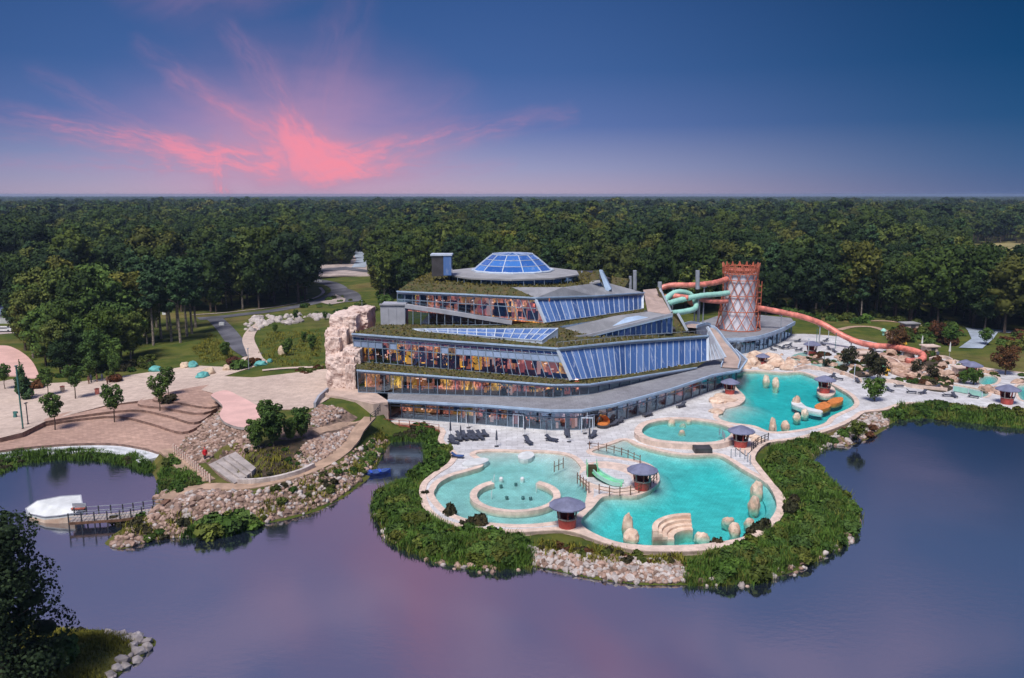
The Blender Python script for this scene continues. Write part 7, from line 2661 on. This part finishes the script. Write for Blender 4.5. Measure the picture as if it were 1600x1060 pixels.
bushes([(0, 738), (0, 722), (60, 714), (150, 712), (225, 722), (238, 736), (200, 730), (150, 720), (60, 720)], 34, ('shrub', 'darkshrub'), (.45, .8), 'low green bush in the reed fringe below the white pond steps', 'bushes of the pond fringe', 13)
for px, py, s, k, lab in ((262, 628, 1.4, 'darkshrub', 'dark round shrub on the terrace corner behind the twin trees'), (57, 606, 1.6, 'redshrub', 'reddish shrub right of the dark conifer'), (180, 596, 1.5, 'redshrub', 'reddish shrub at the grove foot'), (395, 570, 1.6, 'redshrub', 'brownish shrub by the plaza entrance lamp'), (372, 576, 2.0, 'young', 'green shrub beside the painted rocks'), (365, 570, 1.8, 'redshrub', 'reddish shrub behind the painted rocks'),
                          (190, 818, 1.3, 'darkshrub', 'grey-green bush at the water beside the jetty')):
    inst('bush', BU[k][px % 3], P(px, py, lambda x, y: max(gz(x, y), float(plaza_z(x, y)) if py < 640 else 0)) - Vector((0, 0, .1)), px, s, lab, 'bush')
bushes([(440, 580), (505, 572), (510, 578), (470, 588), (445, 586)], 14, ('redshrub', 'yellowshrub'), (.5, .9), 'brownish low shrub in the bed edging the plaza', 'low shrubs of the plaza bed', 14)
bushes([(60, 590), (130, 590), (200, 584), (250, 572), (240, 560), (130, 575), (70, 575)], 26, ('shrub', 'yellowshrub', 'darkshrub'), (.9, 1.7), 'undergrowth bush at the foot of the grove', 'undergrowth of the grove', 15)
bushes([(1195, 478), (1260, 476), (1340, 480), (1420, 490), (1500, 506), (1490, 515), (1400, 508), (1320, 505), (1250, 498), (1205, 490)], 70, ('yellowshrub', 'shrub', 'yellowshrub', 'young'), (1.3, 2.6), 'yellow-green bush of the scrub between forest and coral slide', 'scrub behind the coral slide', 16)
bushes([(1395, 512), (1500, 512), (1505, 525), (1480, 545), (1440, 540), (1400, 530)], 30, ('redshrub', 'shrub', 'yellowshrub', 'young'), (1.1, 2.2), 'bush of the mixed planting behind the end of the coral slide', 'planting behind the coral slide end', 17)
bushes([(1550, 540), (1600, 520), (1640, 525), (1640, 545), (1590, 550)], 16, ('yellowshrub', 'redshrub', 'young'), (1.2, 2.2), 'bush beside the bluish parking area at the right edge', 'bushes by the bluish parking area', 18)
bushes([(440, 470), (480, 465), (610, 470), (600, 490), (520, 495), (440, 492)], 22, ('shrub', 'yellowshrub', 'young'), (.7, 1.5), 'low bush on the meadow behind the cliff', 'low bushes on the rear meadow', 19)
bushes([(590, 470), (600, 445), (640, 440), (650, 460), (612, 485)], 18, ('shrub', 'young', 'yellowshrub'), (1.2, 2.4), 'bush at the foot of the dark trees behind the top roof', 'bushes behind the roof corner', 20)
bushes([(1255, 700), (1290, 686), (1330, 668), (1370, 655), (1385, 668), (1345, 688), (1300, 693)], 14, ('shrub', 'redshrub'), (.6, 1.2), 'bush on the stony shore below the rapids pool', 'bushes on the stony shore', 22, avoid=DK)
bushes([(1330, 577), (1360, 570), (1378, 578), (1360, 588), (1335, 588)], 12, ('yellowshrub', 'redshrub', 'young'), (.6, 1.1), 'shrub in the beds between the play rocks', 'shrubs in the play landscape beds', 31)
bushes([(1262, 563), (1280, 559), (1292, 564), (1274, 569)], 7, ('darkshrub', 'redshrub'), (.6, 1.0), 'shrub in the beds between the play rocks', 'shrubs in the play landscape beds', 32)
bushes([(1440, 560), (1472, 562), (1480, 572), (1460, 578), (1440, 572)], 12, ('yellowshrub', 'shrub', 'redshrub'), (.6, 1.2), 'shrub in the beds between the play rocks', 'shrubs in the play landscape beds', 33)
bushes([(1425, 596), (1470, 600), (1490, 606), (1470, 612), (1430, 604)], 12, ('yellowshrub', 'shrub', 'darkshrub'), (.6, 1.1), 'shrub in the beds between the play rocks', 'shrubs in the play landscape beds', 34)
PL = tuple(POOLS.values())
for q_, (poly, n_) in enumerate((([(1250, 556), (1340, 556), (1380, 570), (1380, 590), (1330, 592), (1262, 574)], 34), ([(1380, 556), (1450, 552), (1500, 572), (1498, 598), (1440, 594), (1384, 590)], 44), ([(1390, 600), (1490, 606), (1488, 612), (1400, 606)], 18), ([(1500, 590), (1600, 596), (1600, 604), (1520, 598)], 18))):
    bushes(poly, n_, ('yellowshrub', 'shrub', 'redshrub', 'young', 'darkshrub'), (.35, .85), 'shrub in the beds between the play rocks', 'shrubs in the play landscape beds', 60 + q_, avoid=PL)
K2 = [tree_kind('broad', 6.5, 2.4, 1.4, 10, .3, 1300, 260 + k, m_, 'bark', .12, .6) for k, m_ in enumerate(('redshrub', 'darkshrub', 'shrub'))]
for px, py, H, k, lab in ((1401, 557, 7.0, 0, 'dark reddish tree where the coral slide ends'), (1370, 600, 6.6, 1, 'brownish tree rising between rapids pool and play rocks'), (1323, 577, 5.0, 1, 'small dark tree in front of the white hut'), (1366, 632, 5.2, 2, 'green tree on the shore path right of the rapids pool'), (1458, 598, 3.6, 1, 'dark round tree on the pinkish play rocks'), (1430, 588, 3.6, 1, 'dark tree left of the pinkish play rocks'), (1520, 606, 4.0, 2, 'dark green tree in front of the slide basin kiosk'),
                          (1505, 604, 3.4, 2, 'green tree left of the slide basin'), (1570, 590, 7.0, 0, 'reddish bare-looking tree on the right-hand meadow'), (1540, 540, 4.6, 2, 'green tree at the corner of the bluish parking area'), (1290, 578, 2.6, 1, 'dark low tree beside the far kiosk'), (1318, 588, 2.4, 1, 'dark low tree on the path behind the rapids kiosk'), (1465, 535, 5.6, 0, 'reddish tree behind the white parasol'), (1485, 540, 5.0, 2, 'green tree behind the nearer white parasol'),
                          (1340, 690, 3.4, 2, 'green tree on the stony point below the rapids pool')):
    plant_tree(K2[k], P(px, py, lambda x, y: max(gz(x, y), .6)), px, H / 6.5, lab)

BUSH_LIST.sort(key=lambda q: -q[0])
for _, kd_, ki, loc, rz, scl, lab, grp in BUSH_LIST[:262]:
    inst('bush', BU[kd_][ki], loc, rz, scl, lab, 'bush', grp)
bv, bq, bt, bmi, off_ = [], [], [], [], 0
for _, kd_, ki, loc, rz, scl, lab, grp in BUSH_LIST[262:]:
    me = BU[kd_][ki]
    c = np.empty(len(me.vertices) * 3, np.float32)
    me.vertices.foreach_get('co', c)
    c = c.reshape(-1, 3) * np.array(scl)
    cs, sn = math.cos(rz), math.sin(rz)
    bv.append(np.column_stack([c[:, 0] * cs - c[:, 1] * sn + loc[0], c[:, 0] * sn + c[:, 1] * cs + loc[1], c[:, 2] + loc[2]]))
    nt_ = 7 * len(ICO1_F)
    qv = np.arange(len(c) - 7 * len(ICO1_V)) + 7 * len(ICO1_V)
    bq.append(qv.reshape(-1, 4) + off_)
    bt.append(np.concatenate([ICO1_F + len(ICO1_V) * k for k in range(7)]) + off_)
    bmi.append((list(BU).index(kd_), nt_, len(bq[-1])))
    off_ += len(c)
me = np_mesh('undergrowth', np.concatenate(bv), np.concatenate(bt), np.concatenate(bq), [M[k] for k in BU],
             [m_ for m_, a_, b_ in bmi for _ in range(a_)] + [m_ for m_, a_, b_ in bmi for _ in range(b_)])
o = bpy.data.objects.new('undergrowth', me)
C.objects.link(o)
o['kind'] = 'stuff'

# ---------------------------------------------------------------- reeds and grass
def blades(name, regions, m, seed, hgt=(.45, 1.0), per=15, width=.055, lean=.35, gapmin=-.28):
    r = np.random.default_rng(seed)
    pts = []
    for i, (poly, n) in enumerate(regions): pts += rand_in(poly, n, gz, seed * 31 + i)
    pts = np.array(pts)
    pts = pts[~inside(grow(DECK, .15), pts[:, 0], pts[:, 1])]
    z = hz(pts[:, 0], pts[:, 1])
    k = (z > -.45)
    pts, z = pts[k], z[k]
    nz = np.array([mnoise.noise(Vector((a * .3, b * .3, seed))) for a, b in pts])
    gap = np.array([mnoise.noise(Vector((a * .55, b * .55, seed + 9))) for a, b in pts])
    k = (gap > gapmin) | (r.random(len(pts)) < .25)
    pts, z, nz = pts[k], z[k], nz[k]
    n = len(pts) * per
    b = np.repeat(np.column_stack([pts, np.maximum(z, -.1) - .05]), per, 0)
    b[:, :2] += r.normal(0, .28, (n, 2))
    a = r.uniform(0, 2 * np.pi, n)
    h = r.uniform(*hgt, n) * np.repeat(np.clip(.85 + 1.1 * nz, .35, 1.5) * r.uniform(.8, 1.15, len(pts)), per)
    d = np.column_stack([np.cos(a), np.sin(a)])
    w_ = np.column_stack([-np.sin(a), np.cos(a)]) * width * r.uniform(.6, 1.4, (n, 1))
    l1, l2 = h * lean * .3, h * lean * r.uniform(.6, 1.4, n)
    v = np.zeros((n, 5, 3))
    v[:, 0, :2], v[:, 0, 2] = b[:, :2] - w_, b[:, 2]
    v[:, 1, :2], v[:, 1, 2] = b[:, :2] + w_, b[:, 2]
    v[:, 2, :2], v[:, 2, 2] = b[:, :2] + w_ * .8 + d * l1[:, None], b[:, 2] + h * .6
    v[:, 3, :2], v[:, 3, 2] = b[:, :2] - w_ * .8 + d * l1[:, None], b[:, 2] + h * .6
    v[:, 4, :2], v[:, 4, 2] = b[:, :2] + d * l2[:, None], b[:, 2] + h
    i = np.arange(n)[:, None] * 5
    me = np_mesh(name, v.reshape(-1, 3), i + np.array([[3, 2, 4]]), i + np.array([[0, 1, 2, 3]]), [M[m]])
    o = bpy.data.objects.new(name, me)
    C.objects.link(o)
    o['kind'] = 'stuff'


blades('reeds', [([(584, 795), (596, 764), (648, 756), (656, 790), (690, 820), (740, 832), (800, 838), (830, 850), (832, 886), (740, 890), (672, 874), (612, 848)], 2300),
                 ([(660, 700), (672, 688), (690, 692), (702, 712), (680, 738), (650, 756), (640, 750), (668, 728)], 450), ([(604, 682), (660, 676), (686, 680), (666, 690), (610, 690)], 260),
                 ([(1072, 882), (1110, 866), (1180, 850), (1228, 814), (1228, 778), (1192, 728), (1205, 704), (1262, 688), (1296, 682), (1298, 694), (1262, 714), (1290, 748), (1336, 795), (1340, 830), (1310, 858), (1180, 912), (1076, 916)], 3000),
                 ([(1376, 656), (1405, 636), (1440, 632), (1500, 638), (1640, 652), (1640, 668), (1560, 664), (1500, 655), (1440, 650), (1395, 660)], 900),
                 ([(286, 838), (300, 808), (395, 796), (402, 820), (350, 838)], 300),
                 ([(246, 780), (254, 722), (268, 712), (300, 740), (316, 755), (270, 770)], 220)], 'reed', 1)
RB = [([(580, 795), (592, 760), (640, 752), (656, 790), (690, 820), (740, 832), (800, 838), (830, 850), (834, 890), (740, 894), (668, 878), (606, 850)], 420),
      ([(1070, 884), (1110, 866), (1180, 850), (1228, 814), (1228, 778), (1192, 728), (1205, 704), (1262, 688), (1300, 680), (1300, 696), (1266, 716), (1294, 748), (1340, 795), (1345, 830), (1314, 862), (1182, 916), (1074, 919)], 600),
      ([(1376, 656), (1405, 636), (1440, 632), (1500, 638), (1640, 652), (1640, 668), (1560, 664), (1500, 655), (1440, 650), (1395, 660)], 160)]
blades('sedge', RB, 'sedge', 8, (.5, 1.15), 11, .045, .5, -.9)
blades('pond_reeds', [([(-120, 750), (-60, 730), (0, 715), (60, 706), (150, 705), (225, 716), (240, 734), (232, 742), (200, 730), (150, 721), (60, 722), (0, 742)], 1100)], 'reed', 5, (.5, 1.0))
q = [P(a, b, lambda x, y: max(gz(x, y), .05)) for a, b in ((-120, 965), (40, 972), (95, 986), (150, 988), (203, 996), (196, 1030), (168, 1066), (130, 1120), (-120, 1120))]
sheet('grass_bank', q, hz, M['turf'], 0.04, .8)
blades('grass', [([(-60, 962), (40, 975), (90, 986), (150, 990), (205, 1000), (190, 1035), (165, 1070), (100, 1100), (-60, 1090)], 2600)], 'grass', 2, (.3, .6), 8, .035, .5)
blades('bank_grass', [([(540, 742), (595, 670), (606, 682), (585, 724), (556, 752)], 240), ([(420, 772), (540, 728), (548, 760), (480, 792), (400, 814)], 240), ([(830, 848), (900, 852), (1065, 868), (1070, 886), (960, 882), (850, 868)], 420),
                      ([(180, 845), (215, 812), (300, 800), (300, 832), (240, 840)], 160), ([(380, 716), (440, 700), (490, 715), (470, 738), (400, 750), (372, 748)], 260), ([(500, 575), (440, 574), (400, 555), (420, 520), (500, 515)], 700), ([(320, 570), (300, 545), (330, 520), (360, 550), (368, 562)], 500)], 'grass', 3, (.35, .75), 7, .06, .5)
for px, py, s, k, lab in ((75, 1040, 2.2, 'shrub', 'green bush at the foot of the foreground pine'), (52, 1050, 2.0, 'darkshrub', 'dark bush under the foreground pine'), (95, 1030, 1.4, 'shrub', 'small green bush right of the foreground pine foot'), (125, 986, .5, 'darkshrub', 'little tuft bush on the rear shore of the grassy spit')):
    inst('bush', BU[k][px % 3], P(px, py, gz) - Vector((0, 0, .15)), px, s, lab, 'bush')

# ---------------------------------------------------------------- bank stones
RK = [rock_mesh('stone', M['rock'], 60 + k, 1, .42) for k in range(7)]
PK = [rock_mesh('stone', M['palerock'], 70 + k, 1, .42) for k in range(5)]
ZON = [  # outline, how many, size, share of pale, lift, description
    ([(278, 700), (300, 668), (328, 632), (345, 632), (352, 655), (380, 672), (400, 672), (398, 705), (378, 716), (350, 706), (325, 722), (300, 722)], 1300, (.2, .42), .12, .1, 'pinkish-brown stone heaped on the slope below the pink platform', 'stones of the slope below the pink platform'),
    ([(480, 692), (500, 684), (552, 670), (545, 690), (512, 714), (470, 736), (462, 716)], 700, (.2, .42), .2, .1, 'pinkish-brown stone on the slope between planted bed and sand path', 'stones of the slope beside the sand path'),
    ([(488, 642), (505, 634), (540, 646), (500, 668), (484, 664)], 260, (.2, .42), .3, .1, 'stone on the small slope under the retaining wall', 'stones under the retaining wall'),
    ([(345, 712), (400, 722), (410, 700), (395, 695), (372, 712)], 140, (.2, .4), .1, .1, 'pinkish-brown stone heaped on the slope below the pink platform', 'stones of the slope below the pink platform'),
    ([(168, 852), (212, 820), (262, 790), (285, 770), (330, 768), (400, 768), (480, 745), (535, 722), (588, 684), (604, 690), (588, 722), (560, 755), (520, 785), (470, 803), (400, 818), (330, 832), (240, 843), (190, 857)], 1700, (.18, .42), .22, .05, 'rough stone of the bank below the sand path', 'stones of the lake bank below the sand path'),
    ([(240, 775), (262, 765), (300, 760), (330, 768), (300, 800), (255, 815), (235, 810)], 80, (.35, .75), .2, .1, 'large rounded stone where the jetty meets the bank', 'large stones at the shore end of the jetty'),
    ([(826, 856), (870, 862), (960, 872), (1060, 876), (1074, 908), (1000, 912), (930, 903), (870, 890), (832, 882)], 900, (.18, .42), .5, .05, 'pale stone of the bank in front of the main pool', 'stones of the bank in front of the main pool'),
    ([(1258, 706), (1290, 692), (1322, 668), (1350, 648), (1385, 648), (1388, 664), (1345, 690), (1320, 698), (1300, 694), (1262, 714)], 380, (.22, .48), .6, .05, 'pale stone of the shore below the rapids pool', 'stones of the shore below the rapids pool'),
    ([(152, 988), (190, 988), (244, 1003), (228, 1022), (196, 1046), (170, 1072), (160, 1060), (190, 1030), (205, 1008), (180, 998)], 46, (.28, .62), 1.0, .05, 'whitish stone edging the grassy spit in the foreground', 'stones edging the grassy spit'),
    ([(378, 512), (398, 496), (440, 494), (505, 490), (520, 500), (470, 508), (420, 508), (392, 522)], 70, (.7, 1.5), 1.0, .0, 'cream flat stone scattered on the rear meadow', 'flat cream stones on the rear meadow'),
]
ZON.append(([(586, 800), (612, 838), (670, 868), (740, 884), (820, 882), (822, 892), (740, 896), (664, 880), (602, 852), (578, 806)], 40, (.2, .5), .4, .15, 'stone at the foot of the reeds round the paddling pool bank', 'stones at the foot of the reeds'))
ZON.append(([(1085, 906), (1180, 902), (1250, 882), (1306, 852), (1332, 828), (1332, 800), (1344, 800), (1346, 832), (1314, 864), (1254, 896), (1182, 916), (1085, 920)], 48, (.2, .5), .4, .15, 'stone at the foot of the reeds round the main pool bank', 'stones at the foot of the reeds'))
allr = []
rs = random.Random(77)
for zi, (poly, n, size, pale, lift, lab, grp) in enumerate(ZON):
    for x, y in rand_in(poly, n, gz, 900 + zi):
        if inside(DK[0], x, y): continue
        h = gz(x, y)
        if h < -.5: continue
        dw = line_dist(WALK, x, y)
        if dw < 1.15 or line_dist(WALK2, x, y) < 1.4: continue
        s = rs.uniform(*size) * (1.5 if rs.random() < .08 else 1)
        allr.append((s / math.hypot(x, y), x, y, max(h, -.1) + lift * s + .1 * s, s, rs.random() < pale, lab, grp, rs.uniform(0, 6.28), rs.uniform(-.5, .5)))
allr.sort(key=lambda q: -q[0])
for _, x, y, z, s, pl, lab, grp, rz, tl in allr[:280]:
    inst('stone', rs.choice(PK if pl else RK), (x, y, z), rz, (s, s * .85, s * .7), lab, 'stone', grp, tl)
base_v = [np.array([v.co[:] for v in me.vertices]) for me in RK + PK]
base_f = [np.array([list(p.vertices) for p in me.polygons]) for me in RK + PK]
V, F, MI, o_ = [], [], [], 0
for _, x, y, z, s, pl, lab, grp, rz, tl in allr[280:]:
    k = rs.randrange(7, 12) if pl else rs.randrange(7)
    v = base_v[k] * np.array([s, s * .85, s * .7])
    c, sn = math.cos(rz), math.sin(rz)
    V.append(np.column_stack([v[:, 0] * c - v[:, 1] * sn + x, v[:, 0] * sn + v[:, 1] * c + y, v[:, 2] + z]))
    F.append(base_f[k] + o_)
    MI += [1 if pl else (0 if rs.random() < .6 else 2)] * len(base_f[k])
    o_ += len(v)
M['rock2'] = mat('bank_stone_light', (0.52, 0.38, 0.31), 0.9, 0.2, 1.3, 0.5, 4.0, col2=(0.3, 0.2, 0.16))
me = np_mesh('bank_stones', np.concatenate(V), np.concatenate(F), np.zeros((0, 4), int), [M['rock'], M['palerock'], M['rock2']], MI)
o = bpy.data.objects.new('bank_stones', me)
C.objects.link(o)
o['kind'] = 'stuff'
